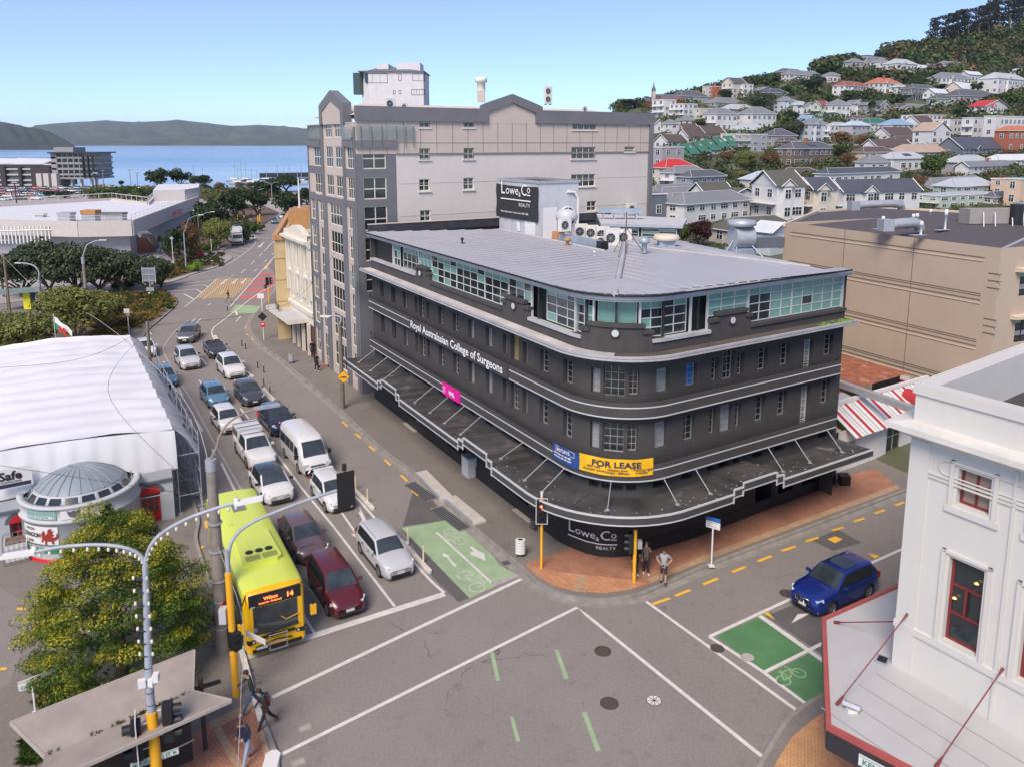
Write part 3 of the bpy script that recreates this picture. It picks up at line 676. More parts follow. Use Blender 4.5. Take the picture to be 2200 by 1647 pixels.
ms=MB();rr=random.Random(3)
for k in range(60):
 s=16.9-abs(rr.gauss(0,1.1));p,d,n=bp_.at(qr(s),rr.uniform(.3,.8));r0=rr.uniform(.06,.16);ms.lathe([(r0,0),(r0*.7,r0*.5),(.01,r0*.7)],(p.x,p.y,11.02),mat('moss',(.12,.22,.03),.95,var=.4,scale=8),6)
tag(cpl(ms,'moss'),kind='stuff')
for zb,zt,l1,l2,nm in((7.82,8.72,8.47,7.95,'balcony_band'),(4.62,5.52,5.27,4.75,'balcony_band')):
 bb=MB();band(bb,bp_,.5,QE-.75,[(0,zb),(.42,zb),(.5,zb+.08),(.5,zt),(.38,zt),(.38,zt-.5),(0,zt-.5)],mBlk)
 for z in(l1,l2):
  segs=[(.5,QE-.75)]if zb<6 else[(.5,ql(22.7)),(ql(8.6),QE-.75)]
  for a,b in segs:band(bb,bp_,a,b,[(.49,z-.028),(.525,z-.028),(.525,z+.028),(.49,z+.028)],mLine)
 cpl(bb,nm)
 rl=MB()
 for z in(zt+.08,zt+.22,zt+.36):
  pts=[bp_.at(q,.44)[0]+V3((0,0,z))for q in qs(bp_,.5,QE-.75)]
  pts=[bp_.at(.2,.2)[0]+V3((0,0,z))]+pts+[bp_.at(QE-.45,.2)[0]+V3((0,0,z))];rl.T8(pts,.022,m3,5)
 q=.6
 while q<QE-.8:p=bp_.at(q,.44)[0];rl.T8([p+V3((0,0,zt-.05)),p+V3((0,0,zt+.38))],.02,m3,5);q+=1.9
 cpl(rl,'railing')
gp=[A2+U*SL,V3((2.48,38.96,0)),V3((3.17,38.23,0)),V3((3.84,37.67,0)),V3((4.53,37.35,0)),V3((5.24,37.3,0)),V3((6.07,37.41,0)),V3((9.48,39.13,0)),PE+(V3((20.1,46.13,0))-PE)*1.0]
segs=[]
for a,b in zip(gp,gp[1:]):segs.append(('L',a,(b-a).normalized(),(b-a).length))
gpath=Path(segs);GQ=gpath.L;gl0=(gp[1]-gp[0]).length;gr0=GQ-segs[-1][-1]
gf=MB();dops=[(ql(24.0)-.9,ql(24.0)+1.2,.0,2.9),(ql(16.6)-1.3,ql(16.6)+1.5,.0,2.9),(ql(5.6)-.5,ql(5.6)+.5,1.3,2.7),(gl0-4.3,gl0-2.5,.0,2.9),(gr0+3.8,gr0+4.5,1.9,2.8),(gr0+5.2,gr0+6.6,0.1,2.9),(gr0+7.2,gr0+8.6,.3,2.9),(gr0+9.4,gr0+11.0,.3,2.8)]
F8(gf,gpath,0,GQ,0,3.45,dops,q81,1.2)
band(gf,gpath,0,GQ,[(0,0),(.07,0),(.07,.75),(0,.82)],q81)
for o in dops:
 pa=gpath.at((o[0]+o[1])/2,-1.15);gf.box(pa[0]+V3((0,0,1.5)),(o[1]-o[0],.04,3),mK9,ang=M9.atan2(pa[1].y,pa[1].x))
cpl(gf,'ground_floor')
st=MB()
for o in(dops[0],dops[3]):
 pa=gpath.at((o[0]+o[1])/2,-.3);st.K8();st.box(pa[0]+V3((0,0,.14)),(o[1]-o[0],1.3,.06),mat('entry_tiles',(.55,.5,.4),.6),ang=M9.atan2(pa[1].y,pa[1].x))
cpls(st,'entry_step')
for q,w,k in L1:
 gm=[mG9,mGlassL,mG9,mG9][int(q*7)%4]
 fmm=m1 if q<ql(26)or k==2 else mat('dull_window_frame',(.30,.30,.29),.5)
 wnd(bp_,q,6.05-(.08 if k else 0),w,1.42+(.14 if k==1 else 0),3 if k==1 else 2,4,fmm,gm,off=-.26,fw=.05,bar=.025)if k!=2 else wnd(bp_,q,4.95,w,2.5,2,6,mFrmW,mGlassL,off=-.26,name='balcony_door')
 if k==1:gm=mat('amber_lit_glass',(.42,.26,.05),.15,var=.3,scale=3)if abs(q-ql(8.85))<.1 else mG9
 wnd(bp_,q,8.92-(.1 if k else 0),w,1.25+(.32 if k==1 else 0),3 if k==1 else 2,4,fmm,mat('blue_curtain',(.02,.16,.45),.3,var=.3,scale=3)if abs(q-qr(5.15))<.1 else gm,off=-.26,fw=.05,bar=.025)if k!=2 else wnd(bp_,q,8.0,w,2.15,2,6,mFrmW,mGlassL,off=-.26,name='balcony_door')
 if k!=2:wnd(bp_,q,4.05,w,.45,2,1,m1,mG9,off=-.26)
mFrmG=mat('pale_grey_frame',(.55,.57,.56),.5)
core=MB();band(core,bp_,.05,QE-.05,[(-.75,11.2),(-.75,13.6),(-.85,13.6),(-.85,11.2)],mat('dim_office',(.03,.04,.038),.9,var=.5,scale=.6));cpl(core,'inner_wall')
rg=random.Random(11)
def bay(q0,q1,n,rows,zb,dark=.3,fm=None,off=-.2,label=None,mg_=None):
 w=(q1-q0);zt=13.58
 N=max(1,n);per=4;i=0
 while i<N:
  k=min(per,N-i);a=q0+w*i/N;b=q0+w*(i+k)/N
  gl=[mg_ or(mG9 if rg.random()<dark else mGlassT)for _ in range(k*rows)]
  for c in range(k):
   if rg.random()<dark:
    for rr_ in range(rows):gl[c*rows+rr_]=mGlassT if rr_>=rows-1 and rg.random()<.8 else mG9
  wnd(bp_,(a+b)/2,zb,b-a,zt-zb,k,rows,fm or mFrmG,gl,off=off,fw=.05,bar=.05,name='window_bay');i+=k
bay(ql(27.2),ql(26.0),2,3,11.85,.5);bay(ql(25.8),ql(22.6),4,3,11.85,.5,off=-.35)
bay(ql(22.3),ql(20.4),3,2,12.4,.2);bay(ql(20.35),ql(9.9),11,4,11.7,.55);bay(ql(9.85),ql(7.35),3,2,12.4,.7)
bay(ql(6.2),ql(3.3),3,4,11.7,.65,off=-.4)
for a in range(2):bay(QA+.05+a*.62,QA+.62+a*.62,1,4,11.7,.4,off=-.35)
bay(mid-1.05,mid-.05,1,1,12.3,1,fm=mGalv,off=-.5);bay(mid+.05,mid+1.05,1,1,12.3,1,fm=mGalv,off=-.5)
bay(mid+1.25,QB,2,4,11.7,.3,off=-.35)
bay(QB+.02,qr(5.0),2,4,11.7,.5,off=-.35);bay(qr(6.3),qr(9.2),3,3,12.3,.1);bay(qr(9.25),qr(17.05),9,4,11.66,.12)
cl=MB()
for q in(ql(27.3),ql(22.45),ql(7.3),ql(6.6),ql(3.2),QA+.9,mid-1.2,mid,mid+1.2,QB,qr(5.1),qr(5.6),qr(6.25),qr(9.22),qr(17.1)):
 p,d,n=bp_.at(min(q,QE-.08),-.18);cl.K8();cl.box(p+V3((0,0,12.6)),(.1,.1,1.95),m3 if q in(QA+.9,mid,QB,qr(5.6),ql(6.6))else mFrmG,ang=M9.atan2(d.y,d.x))
cl.K8();cl.box(bp_.at(.0,-.2)[0]+V3((0,0,12.9)),(.3,.5,2.4),mBlk,ang=M9.atan2(U.y,U.x))
bx=bp_.at(2.2,-1.4);cl.K8();cl.box(bx[0]+V3((0,0,12.6)),(4.2,2.2,1.9),mK9,ang=M9.atan2(U.y,U.x))
cpls(cl,'column')
EO=.55
fs=MB();band(fs,bp_,.0,QE-.05,[(-.9,13.58),(.32,13.58),(.32,13.68),(.42,13.7),(.42,13.86),(-.3,13.9),(-.9,13.8)],mGalv);cpl(fs,'fascia')
eave=[bp_.at(q,EO)[0]for q in qs(bp_,.1,QE-1.6)]
ctr=A2-(NL+NR).normalized()*0
def rp(u_in,s,z):return A2+U*s-NL*u_in+V3((0,0,z))
apex=V3(G(1344,524,14.32));dk=V3(G(1299.6,540,14.22));dkL=V3(G(1154,510,14.22));tL=V3(G(1073,493,14.22))
rf=MB();zE=13.96
eL=bp_.at(.1,EO)[0]+V3((0,0,zE));hipE=bp_.at(mid,EO)[0]+V3((0,0,zE))
qsL=[q for q in qs(bp_,.1,mid)];leftE=[bp_.at(q,EO)[0]+V3((0,0,zE))for q in qsL]
rf.face(leftE+[apex,dk,dkL,tL],mRoofG)
rE=V3(G(1798,583,14.05));rR=[bp_.at(q,EO)[0]+V3((0,0,zE))for q in qs(bp_,mid,QE-.3)]
ridge=[V3(G(*a,14.3))for a in((1344,524),(1409,536),(1600,557))]+[V3(G(1740,574,14.12))]
rf.face(rR+[rE]+ridge[::-1],mRoofR)
back=[V3(G(*a,13.9))for a in((1688,562),(1600,548),(1470,520))]+[V3(G(1360,498,13.9))]
rf.face([ridge[0],ridge[1],ridge[2],ridge[3]]+back,mRoofG)
rf.face([ridge[0],back[-1],V3(G(1240,490,13.9)),V3(G(1160,485,13.9)),tL-V3((0,0,.3)),dkL-V3((0,0,.3)),dk-V3((0,0,.3))],q01)
rf.face([tL,dkL,dkL-V3((0,0,.45)),tL-V3((0,0,.45))],q01);rf.face([dkL,dk,dk-V3((0,0,.45)),dkL-V3((0,0,.45))],q01)
def ribs(mb,poly,o,along,across,m,step=.75):
 P2=[((p-o).dot(along),(p-o).dot(across),p)for p in poly]
 n=(poly[1]-poly[0]).cross(poly[len(poly)//2]-poly[0]).normalized();n=n if n.z>0 else-n
 a0=min(p[0]for p in P2);a1=max(p[0]for p in P2);k=a0+step*.5
 while k<a1:
  xs=[]
  for i in range(len(P2)):
   p,q=P2[i],P2[(i+1)%len(P2)]
   if(p[0]-k)*(q[0]-k)<0:t=(k-p[0])/(q[0]-p[0]);xs.append((p[1]+(q[1]-p[1])*t,p[2].lerp(q[2],t)))
  xs.sort(key=lambda e:e[0])
  for i in range(0,len(xs)-1,2):
   a,b=xs[i][1],xs[i+1][1];w=along*.035
   mb.face([a-w+n*.005,b-w+n*.005,b+n*.06,a+n*.06],m);mb.face([a+n*.06,b+n*.06,b+w+n*.005,a+w+n*.005],m)
  k+=step
ribs(rf,leftE+[apex,dk,dkL,tL],A2,U,NL,mRoofG);ribs(rf,rR+[rE]+ridge[::-1],A2,V_,NR,mRoofR)
ribs(rf,[ridge[0],ridge[1],ridge[2],ridge[3]]+back,A2,V_,NR,mRoofG)
for P_ in(leftE,rR+[rE]):
 for a,b in zip(P_,P_[1:]):rf.face([a,b,b-V3((0,0,.1)),a-V3((0,0,.1))],mK9)
cpl(rf,'roof')
rc=MB()
rc.T8([hipE+V3((0,0,.05)),apex+V3((0,0,.05))],.17,q01,4)
rc.T8([p+V3((0,0,.03))for p in ridge],.09,q01,4);rc.T8([dkL,dk],.1,q01,4);rc.T8([tL,dkL],.1,q01,4)
hA=hipE-(hipE-apex).normalized()*2.4+V3((0,0,.32))
hl=bp_.at(mid-3.4,EO)[0]+V3((0,0,zE+.05));hr=bp_.at(mid+3.4,EO)[0]+V3((0,0,zE+.05));hm=[bp_.at(mid+e,EO+.02)[0]+V3((0,0,zE+.04))for e in(-2.4,-1.6,-.8,0,.8,1.6,2.4)]
rc.face([hl]+hm+[hr,hA],mat('front_hip_roofing',(.40,.40,.42),.5,metal=.15,var=.05,wave=(.33,M9.atan2((V_-U).y,(V_-U).x),.9)))
rc.K8()
for k in range(60):
 p,d,n=bp_.at(.4+k*(QE-1.2)/60,EO-.02);rc.box(p+V3((0,0,zE-.04)),(.16,.08,.07),mK9,ang=M9.atan2(d.y,d.x))
_sp=split_mb(rc);cpl(_sp[0],'ridge_cap');tag(cpl(_sp[1],'roof_rib_ends'),kind='stuff')
ep=MB();a=P0+V3((0,0,14.0))+NL*.2;b=P0-NL*22+V3((0,0,14.0));an=M9.atan2((b-a).y,(b-a).x)
ep.box((a+b)/2+V3((0,0,.15)),((b-a).length,.25,.7),mat('dark_flashing',(.045,.048,.055),.6,var=.3),ang=an);ep.box((a+b)/2+V3((0,0,.53)),((b-a).length,.34,.06),mat('cream_coping',(.55,.48,.42),.8),ang=an)
cpl(ep,'end_parapet')
SEG=[(0,ql(23.9),3.82),(ql(23.9),ql(23.2),4.08),(ql(23.2),ql(20.4),4.34),(ql(20.4),ql(19.85),4.08),(ql(19.85),ql(10.9),3.82),(ql(10.9),ql(10.25),4.08),(ql(10.25),ql(7.4),4.34),(ql(7.4),ql(6.85),4.08),(ql(6.85),qr(6.1),3.8),(qr(6.1),qr(6.75),4.04),(qr(6.75),qr(9.25),4.25),(qr(9.25),qr(9.8),4.0),(qr(9.8),QE+.3,3.72)]
mCan=mat('canopy_membrane',(.060,.056,.054),.75,var=.5,scale=.6,rust=((.16,.15,.145),.8,.6));cn=MB();cf=MB()
co=lambda q:2.6 if q<QA else(2.6-.35*min(1,(q-QA)/arcL)if q<QB else 2.25)
for a,b,z in SEG:
 Q=qs(bp_,a,b)
 for c,d in zip(Q,Q[1:]):
  o1,o2=co(c),co(d);pa,pb=bp_.at(c,o1)[0],bp_.at(d,o2)[0];ia,ib=bp_.at(c,-.2)[0],bp_.at(d,-.2)[0];zz=V3((0,0,1))
  cn.face([pa+zz*z,pb+zz*z,ib+zz*(z-.12),ia+zz*(z-.12)],mCan);cn.face([pb+zz*(z-.4),pa+zz*(z-.4),ia+zz*(z-.4),ib+zz*(z-.4)],mK9)
  for z0_,z1_,e,m in((z-.4,z,0,mBlk),(z-.03,z+.04,.02,mLine),(z-.42,z-.36,.02,mLine)):
   qa,qb=bp_.at(c,o1+e)[0],bp_.at(d,o2+e)[0];cf.face([qa+zz*z0_,qb+zz*z0_,qb+zz*z1_,qa+zz*z1_],m)
   if e:cf.face([qa+zz*z1_,qb+zz*z1_,bp_.at(d,o2-.08)[0]+zz*z1_,bp_.at(c,o1-.08)[0]+zz*z1_],m)
for(a,b,z),(c,d,z2)in zip(SEG,SEG[1:]):
 lo,hi=min(z,z2),max(z,z2);p=bp_.at(b,co(b))[0];i=bp_.at(b,-.2)[0];cn.face([(p.x,p.y,lo-.02),(p.x,p.y,hi),(i.x,i.y,hi-.12),(i.x,i.y,lo-.12)],mCan)
 for z0_ in(lo,lo-.4):
  pd=bp_.at(b,co(b)+.025)[0];dd=bp_.at(b)[1];cf.box((pd.x,pd.y,z0_+(hi-lo)/2),(.07,.05,hi-lo+.07),mLine,ang=M9.atan2(dd.y,dd.x))
pE=bp_.at(QE+.3,2.25)[0];iE=bp_.at(QE+.3,-.2)[0];cn.face([(pE.x,pE.y,3.32),(pE.x,pE.y,3.72),(iE.x,iE.y,3.6),(iE.x,iE.y,3.32)],mBlk)
pE=bp_.at(0,2.6)[0];iE=bp_.at(0,-.2)[0];cn.face([(pE.x,pE.y,3.42),(pE.x,pE.y,3.82),(iE.x,iE.y,3.7),(iE.x,iE.y,3.42)],mBlk)
q=1.
while q<QE:
 z=next((s[2]for s in SEG if s[0]<=q<s[1]),3.8);a=bp_.at(q,co(q)-.15)[0];b=bp_.at(q,.2)[0];cn.T8([(a.x,a.y,z+.01),(b.x,b.y,z-.09)],.035,mCan,4);q+=1.15
cn=cpl(cn,'canopy');cpl(cf,'canopy_edge',par=cn)
rd=MB();tags_=[ql(s)for s in(30,27.3,24.6,18.8,16.4,14.2,12,7.1,4.6)]+[QA+.2,mid,QB-.2]+[qr(s)for s in(5.2,10.6,12.8,15.6)]
for q in tags_:
 z=next((s[2]for s in SEG if s[0]<=q<s[1]),3.8);a=bp_.at(q,co(q)-.7)[0];b=bp_.at(q,.45)[0]
 rd.K8();rd.T8([(a.x,a.y,z+.03),(b.x,b.y,4.75)],.022,mGalv,5);rd.box((a.x,a.y,z+.02),(.2,.2,.03),mGalv)
cpls(rd,'tie_rod')
bd=MB();rr=random.Random(5)
for k in range(120):
 q=QE*rr.random()**.7 if rr.random()<.5 else rr.uniform(ql(8),QE);z=next((s[2]for s in SEG if s[0]<=q<s[1]),3.8);p=bp_.at(q,co(q)-.1-abs(rr.gauss(0,.7)))[0];r0=rr.uniform(.015,.04);bd.box((p.x,p.y,z+.004),(r0*2,r0*1.6,.012),mat('bird_lime',(.5,.5,.47),.8),ang=rr.random()*3)
tag(cpl(bd,'bird_droppings'),kind='stuff')
mLet=mat('white_letters',(.82,.82,.80),.5,var=0)
def onpath(q0,off,z0,squeeze=1.):return lambda x,z:bp_.at(q0+x*squeeze,off)[0]+V3((0,0,z0+z))
sg=MB();a=ql(22.6);b=ql(8.7);band(sg,bp_,a,b,[(.5,7.93),(.6,7.93),(.6,8.7),(.5,8.7)],mBlk);sgo=cpl(sg,'sign_board')
tx=MB();v,f=text_pts('Royal Australasian College of Surgeons',.72,bold=.012);wd=max(p[0]for p in v)
X8(tx,'Royal Australasian College of Surgeons',.72,mLet,onpath(a+.25,.63,8.12,(b-a-.7)/wd),bold=.014);cpl(tx,'lettering',par=sgo)
vs=MB();mPk=mat('magenta_sign',(.80,.01,.32),.4,var=.03);a=ql(14.75);vpx=[VW(x,y,A2+NL*.6,A2+NL*.6+U)for x,y in((951.5,830),(987,866))]
s0,s1=[(V3((p.x,p.y,0))-A2).dot(U)for p in vpx];zt_,zb_=vpx[0].z,vpx[1].z
band(vs,bp_,ql(s0),ql(s1),[(.52,zb_),(.66,zb_),(.66,zb_+.72),(.52,zb_+.72)],mPk)
vo=vs.B8('magenta_sign',None,'bright magenta sign with white lettering fixed to the lower balcony band','sign',loc=None)
tx=MB();X8(tx,'VML',.36,mLet,onpath(ql(s0)+(s0-s1)*.42,.68,zb_+.22,(s0-s1)*.5/.95),bold=.02)
f=onpath(ql(s0)+.12,.68,zb_+.12)
for i in range(4):
 for j in range(4):
  if(i+j)%2==0:tx.face([f(i*.11,j*.12),f(i*.11+.09,j*.12+.02),f(i*.11+.09,j*.12+.11),f(i*.11,j*.12+.09)],mLet)
tx.B8('lettering',vo)
mBan=mat('yellow_banner',(.86,.47,.01),.6,var=.08,scale=2,bump=.3,bscale=3);mBanB=mat('blue_banner',(.02,.065,.24),.6,var=.1,scale=2,bump=.3,bscale=3);q11=mat('navy_print',(.03,.03,.07),.6,var=0)
bn=MB();qa0,qa1,qa2=ql(3.9),QA-3.2+3.2-1.0+.0,qr(2.45);qa1=ql(3.2)+1.0-.75
def banner(mb,a,b,z0,z1,m,off=.56):
 Q=qs(bp_,a,b,[a+(b-a)*k/24 for k in range(24)])
 rows=[[bp_.at(q,off+.018*M9.sin(q*5+k))[0]+V3((0,0,z0+(z1-z0)*k/5-.03*M9.sin((q-a)/(b-a)*M9.pi)))for k in range(6)]for q in Q]
 mb.grid(rows,m)
banner(bn,ql(4.0),ql(2.15),5.02,5.88,mBanB);banner(bn,ql(2.15),qr(2.5),5.06,5.93,mBan)
bno=bn.B8('lease_banner',None,'blue and yellow FOR LEASE banner hung round the curved lower balcony','banner')
tx=MB();qy=ql(2.1);
wy=qr(2.5)-qy;v,f=text_pts('FOR LEASE',.42,bold=.01);wt=max(p[0]for p in v)
X8(tx,'FOR LEASE',.42,q11,onpath(qy+wy*.17,.60,5.48,wy*.66/wt),bold=.012)
for t_x,(xx,zz_)in(('• 80% NBS',(.08,5.36)),('character space',(.04,5.21)),('• Options from',(.36,5.30)),('150sqm - 589sqm',(.335,5.16)),('• Naming rights',(.70,5.34)),('available',(.755,5.2))):X8(tx,t_x,.15,q11,onpath(qy+wy*xx,.60,zz_,1.0),bold=.003)
f=onpath(ql(3.95),.60,0);
for w_,s_,x_,z_ in(('BAYLEYS',.24,.35,5.58),('Mark Walker 021 320 280',.115,.12,5.38),('Sarah Lyford 027 497 0019',.115,.12,5.22)):X8(tx,w_,s_,mLet,onpath(ql(3.95)+x_,.60,z_),bold=.006)
for za,zb in((5.53,5.55),(5.79,5.81)):tx.face([f(.25,za),f(1.55,za),f(1.55,zb),f(.25,zb)],mLet)
for xa in(.25,1.53):tx.face([f(xa,5.53),f(xa+.02,5.53),f(xa+.02,5.81),f(xa,5.81)],mLet)
tx.B8('lettering',bno)
def lowe(mb,fn,s,m):
 X8(mb,'L',1.15*s,m,fn,0,.55*s);X8(mb,'owe',.8*s,m,fn,.62*s,.55*s,sx=1.15);X8(mb,'&',.42*s,m,fn,2.22*s,.45*s)
 X8(mb,'C',1.0*s,m,fn,2.5*s,.55*s);X8(mb,'o',.72*s,m,fn,3.22*s,.72*s);q=lambda x0,x1,z0,z1:mb.face([fn(x0*s,z0*s),fn(x1*s,z0*s),fn(x1*s,z1*s),fn(x0*s,z1*s)],m)
 q(3.22,3.62,.56,.62)
 for k in range(12):q(k*.305,(k+1)*.305,.2,.27)
 X8(mb,'REALTY',.32*s,m,fn,2.25*s,-.15*s,spacing=1.25)
tx=MB();qq=gl0+.75;lowe(tx,lambda x,z:gpath.at(qq+x,.10)[0]+V3((0,0,.66+z)),.74,mLet);cpl(tx,'lettering','white realty lettering on the curved black base wall')
# ================= plant on the black roof =================
def at2(s,inn,z=0):return A2+U*s-NL*inn+V3((0,0,z))
mClad=mat('pale_cladding',(.50,.51,.54),.6,var=.08,streak=.2,wave=(.28,0,.5,'Z'));mWhitePatch=mat('patched_white',(.72,.72,.72),.6)
pA,pB=VW(1073,493,at2(24.6,9.3),at2(18,9.3)),VW(1157,508,at2(24.6,9.3),at2(18,9.3))
Tw=t8('sign_tower','grey clad box tower on the roof carrying the black realty banner','roof tower',(pB.x,pB.y,13.8));o0=V3((pB.x,pB.y,0))
sL=(V3((pA.x,pA.y,0))-o0).length;dB=(V3((pA.x,pA.y,0))-o0).normalized();dI=-V3((M9.cos(M9.atan2(dB.y,dB.x)+R(90)),M9.sin(M9.atan2(dB.y,dB.x)+R(90)),0))
if dI.dot(NL)>0:dI=-dI
zt=ZZ(1157,394,o0);e1=VW(1242,470,o0,o0+dI);lD=(V3((e1.x,e1.y,0))-o0).length
def loc_(mb,root,name,label=None,par=None):
 o=mb.B8(name,par or root,label);o.data.transform(Matrix.Translation(-V3(root.location)));return o
mb=MB();pts=[o0,o0+dB*sL,o0+dB*sL+dI*lD,o0+dI*lD];mb.P8([(p.x,p.y)for p in pts],13.8,zt,mClad);loc_(mb,Tw,'cladding')
mb=MB();
for i in range(4):a,b=pts[i],pts[(i+1)%4];mb.box((a+b)/2+V3((0,0,zt+.06)),((b-a).length+.2,.16,.2),mGalv,ang=M9.atan2((b-a).y,(b-a).x))
mb.P8([(p.x,p.y)for p in pts],zt-.02,zt+.02,mLedgeD);loc_(mb,Tw,'roof_edge')
fr=-dI*.04
mb=MB();w0=o0+fr
for a,b,z0_,z1_ in((.35,1.9,13.95,15.1),(2.6,3.1,14.2,14.9)):mb.face([w0+dB*a+V3((0,0,z0_)),w0+dB*b+V3((0,0,z0_)),w0+dB*b+V3((0,0,z1_)),w0+dB*a+V3((0,0,z1_))],mWhitePatch)
loc_(mb,Tw,'patched_panel')
mb=MB();s0_=o0-dB*.04;mb.face([s0_+dI*.35+V3((0,0,13.85)),s0_+dI*1.6+V3((0,0,13.85)),s0_+dI*1.6+V3((0,0,16.2)),s0_+dI*.35+V3((0,0,16.2))],mW9);loc_(mb,Tw,'door')
mb=MB();c=s0_+dI*lD*.72+V3((0,0,zt-2.6));mb.T8([c+dB*.1,c-dB*.06],.78,mW9,28);mb.T8([c,c-dB*.08],.7,mG9,28);mb.box(c-dB*.1,(.05,.06,1.4),mW9,ang=M9.atan2(dI.y,dI.x));loc_(mb,Tw,'round_window')
mb=MB();p=s0_+dI*(lD-.15);mb.T8([p-dI*.9+V3((0,0,zt-.7)),p-dI*.3+V3((0,0,zt-.75))-dB*.1,p-dB*.12+V3((0,0,zt-1.2)),p-dB*.12+V3((0,0,14))],.11,mW9,8);loc_(mb,Tw,'downpipe')
bl=VW(1069,396,o0,o0+dB);br=VW(1159,400,o0,o0+dB);bb_=VW(1069,464,o0,o0+dB);bz=VW(1158,479,o0,o0+dB)
zt2,zb2=(bl.z+br.z)/2,(bb_.z+bz.z)/2;wB=(V3((bl.x,bl.y,0))-V3((br.x,br.y,0))).length
mBanK=mat('black_banner',(.028,.028,.03),.6,var=.1,bump=.5,bscale=1.5);org=V3((bl.x,bl.y,0))-dI*.12
rows=[[org-dB*wB*i/20+V3((0,0,zb2+(zt2-zb2)*j/10-.1*M9.sin(M9.pi*i/20)*(j/10)))-dI*.03*M9.sin(i*1.7+j)for j in range(11)]for i in range(21)]
bo=MB().grid(rows,mBanK).B8('realty_banner',None,'black realty banner with white lettering hung on the roof tower','banner')
tx=MB();fn=lambda x,z:org-dB*x-dI*.09+V3((0,0,z));hB=zt2-zb2
lowe(tx,lambda x,z:fn(wB*.14+x,zb2+hB*.46+z),wB*.72/3.66,mLet);X8(tx,'Amitra Realty Limited - licensed under REAA 2008',wB*.032,mLet,fn,wB*.14,zb2+hB*.17,bold=.002);tx.B8('lettering',bo)
mAC=mat('cream_ac_casing',(.68,.66,.60),.5,var=.05,scale=4)
def ac_unit(p,ang,label,s=1.,tall=1.,grp='air conditioning units on the roofs'):
 root=t8('air_conditioner',label,'air conditioner',tuple(p),ang,grp);w,h,d=.95*s,1.0*s*tall,.4*s
 mb=MB();mb.box((0,0,.08+h/2),(w,d,h),mAC);mb.box((-.3*s,0,.04),(.06,d,.08),m3);mb.box((.3*s,0,.04),(.06,d,.08),m3);mb.B8('casing',root)
 for k in range(1 if tall<1.5 else 2):
  c=(-.12*s,-d/2,.08+h/2 if tall<1.5 else .08+h*(.27+.46*k));mb=MB();mb.T8([(c[0],c[1]+.02,c[2]),(c[0],c[1]-.02,c[2])],.34*s,mGalv,18);mb.T8([(c[0],c[1],c[2]),(c[0],c[1]-.03,c[2])],.3*s,mK9,18)
  for j in range(4):mb.box((c[0],c[1]-.035,c[2]),(.6*s,.01,.02),mGalv,ax=((M9.cos(j*.785),0,M9.sin(j*.785)),(0,1,0),(-M9.sin(j*.785),0,M9.cos(j*.785))))
  mb.B8('fan_grille',root)
 return root
aV=M9.atan2(V_.y,V_.x)
zd=13.78
for k,x in enumerate((1248,1271,1294,1317,1341)):
 p=G(x,515+k*3.4,zd);ac_unit(p,aV-.5,['leftmost','second','middle','fourth','rightmost'][k]+' of the five cream condensers in a row on the black building roof',1.0,1.1)
ac_unit(G(1313,531,zd),aV-.35,'cream condenser standing in front of the row of five, fan facing the street',1.05,1.1)
ac_unit(G(1213,500,14.9),aV,'condenser on rails at the foot of the roof tower',.9)
ac_unit(G(1291,529,zd),aV-.35,'low cream condenser just left of the one standing in front',.75,.8)
dct=MB();a,b=G(1205,512,14.4),G(1290,527,14.4);an=M9.atan2((b-a).y,(b-a).x);dct.box((0,0,0),((b-a).length,.55,.55),mat('blue_galvanised',(.33,.40,.46),.45,metal=.3,var=.15));dct.box(((b-a).length/2+.2,0,-.02),(.5,.6,.6),mK9);dct.box((-(b-a).length/2-.3,0,.05),(.75,.6,.75),mat('rusty_galvanised',(.45,.22,.08),.8,var=.3,scale=2))
dct.B8('air_duct',None,'long horizontal roof duct with rusty end box beside the condensers','duct',loc=tuple((a+b)/2),rotz=an)
def cowl(p,r,h,m,label,name='roof_vent',sq=False):
 mb=MB();
 if sq:mb.box((0,0,h*.3),(r*1.5,r*1.5,h*.6),mat('blue_galvanised',(0,0,0)));mb.lathe([(r*1.15,h*.6),(r*1.3,h*.72),(r*1.1,h*.95),(.01,h)],(0,0,0),m,16)
 else:mb.lathe([(r*.5,0),(r*.5,h*.62),(r,h*.62),(r*1.08,h*.75),(r*.85,h*.95),(.01,h)],(0,0,0),m,16)
 mb.B8(name,None,label,'roof vent','vents and cowls on the roofs',loc=tuple(p))
cowl(G(1217,512,14.2),.75,2.1,mat('grey_cowl',(.5,.5,.5),.5),'large white capped roof ventilator beside the roof tower')
cowl(G(1384,544,14.3),.32,1.0,mat('blue_galvanised',(0,0,0)),'small blue grey mushroom vent behind the aerial');cowl(G(1431,535,14.0),.7,1.0,mat('cream_cowl',(.62,.54,.42),.6),'square blue vent with a cream cap',sq=True)
cowl(G(1219,530,14.15),.22,.6,mat('rusty_galvanised',(0,0,0)),'little rusty topped flue on the ribbed roof');cowl(G(1277,551,14.2),.08,.35,mW9,'small white bent pipe on the ribbed roof');cowl(G(993,523,14.1),.12,.4,mK9,'small black floodlight stand on the ribbed roof')
ae=MB();p=G(1344,548,14.2);ae.T8([(0,0,0),(0,0,2.6)],.035,mat('rusty_mast',(.2,.09,.05),.8),6)
for a in(0,2.1,4.2):ae.T8([(0,0,1.7),(1.2*M9.cos(a),1.2*M9.sin(a),0)],.018,m3,4)
for z in(2.0,2.3,2.5):ae.T8([(-.6,-.1,z),(.6,.1,z)],.015,mGalv,4)
for x in(-.5,-.25,0,.25,.5):ae.T8([(x,-.35,2.3),(x,.35,2.3)],.012,mGalv,4)
ae.B8('aerial',None,'rusty guyed aerial mast at the apex of the ribbed roof','aerial',loc=tuple(p))
pg=t8('rooftop_penthouse','low glazed rooftop penthouse with pale flat roof behind the condensers','penthouse',tuple(G(1330,520,14)));
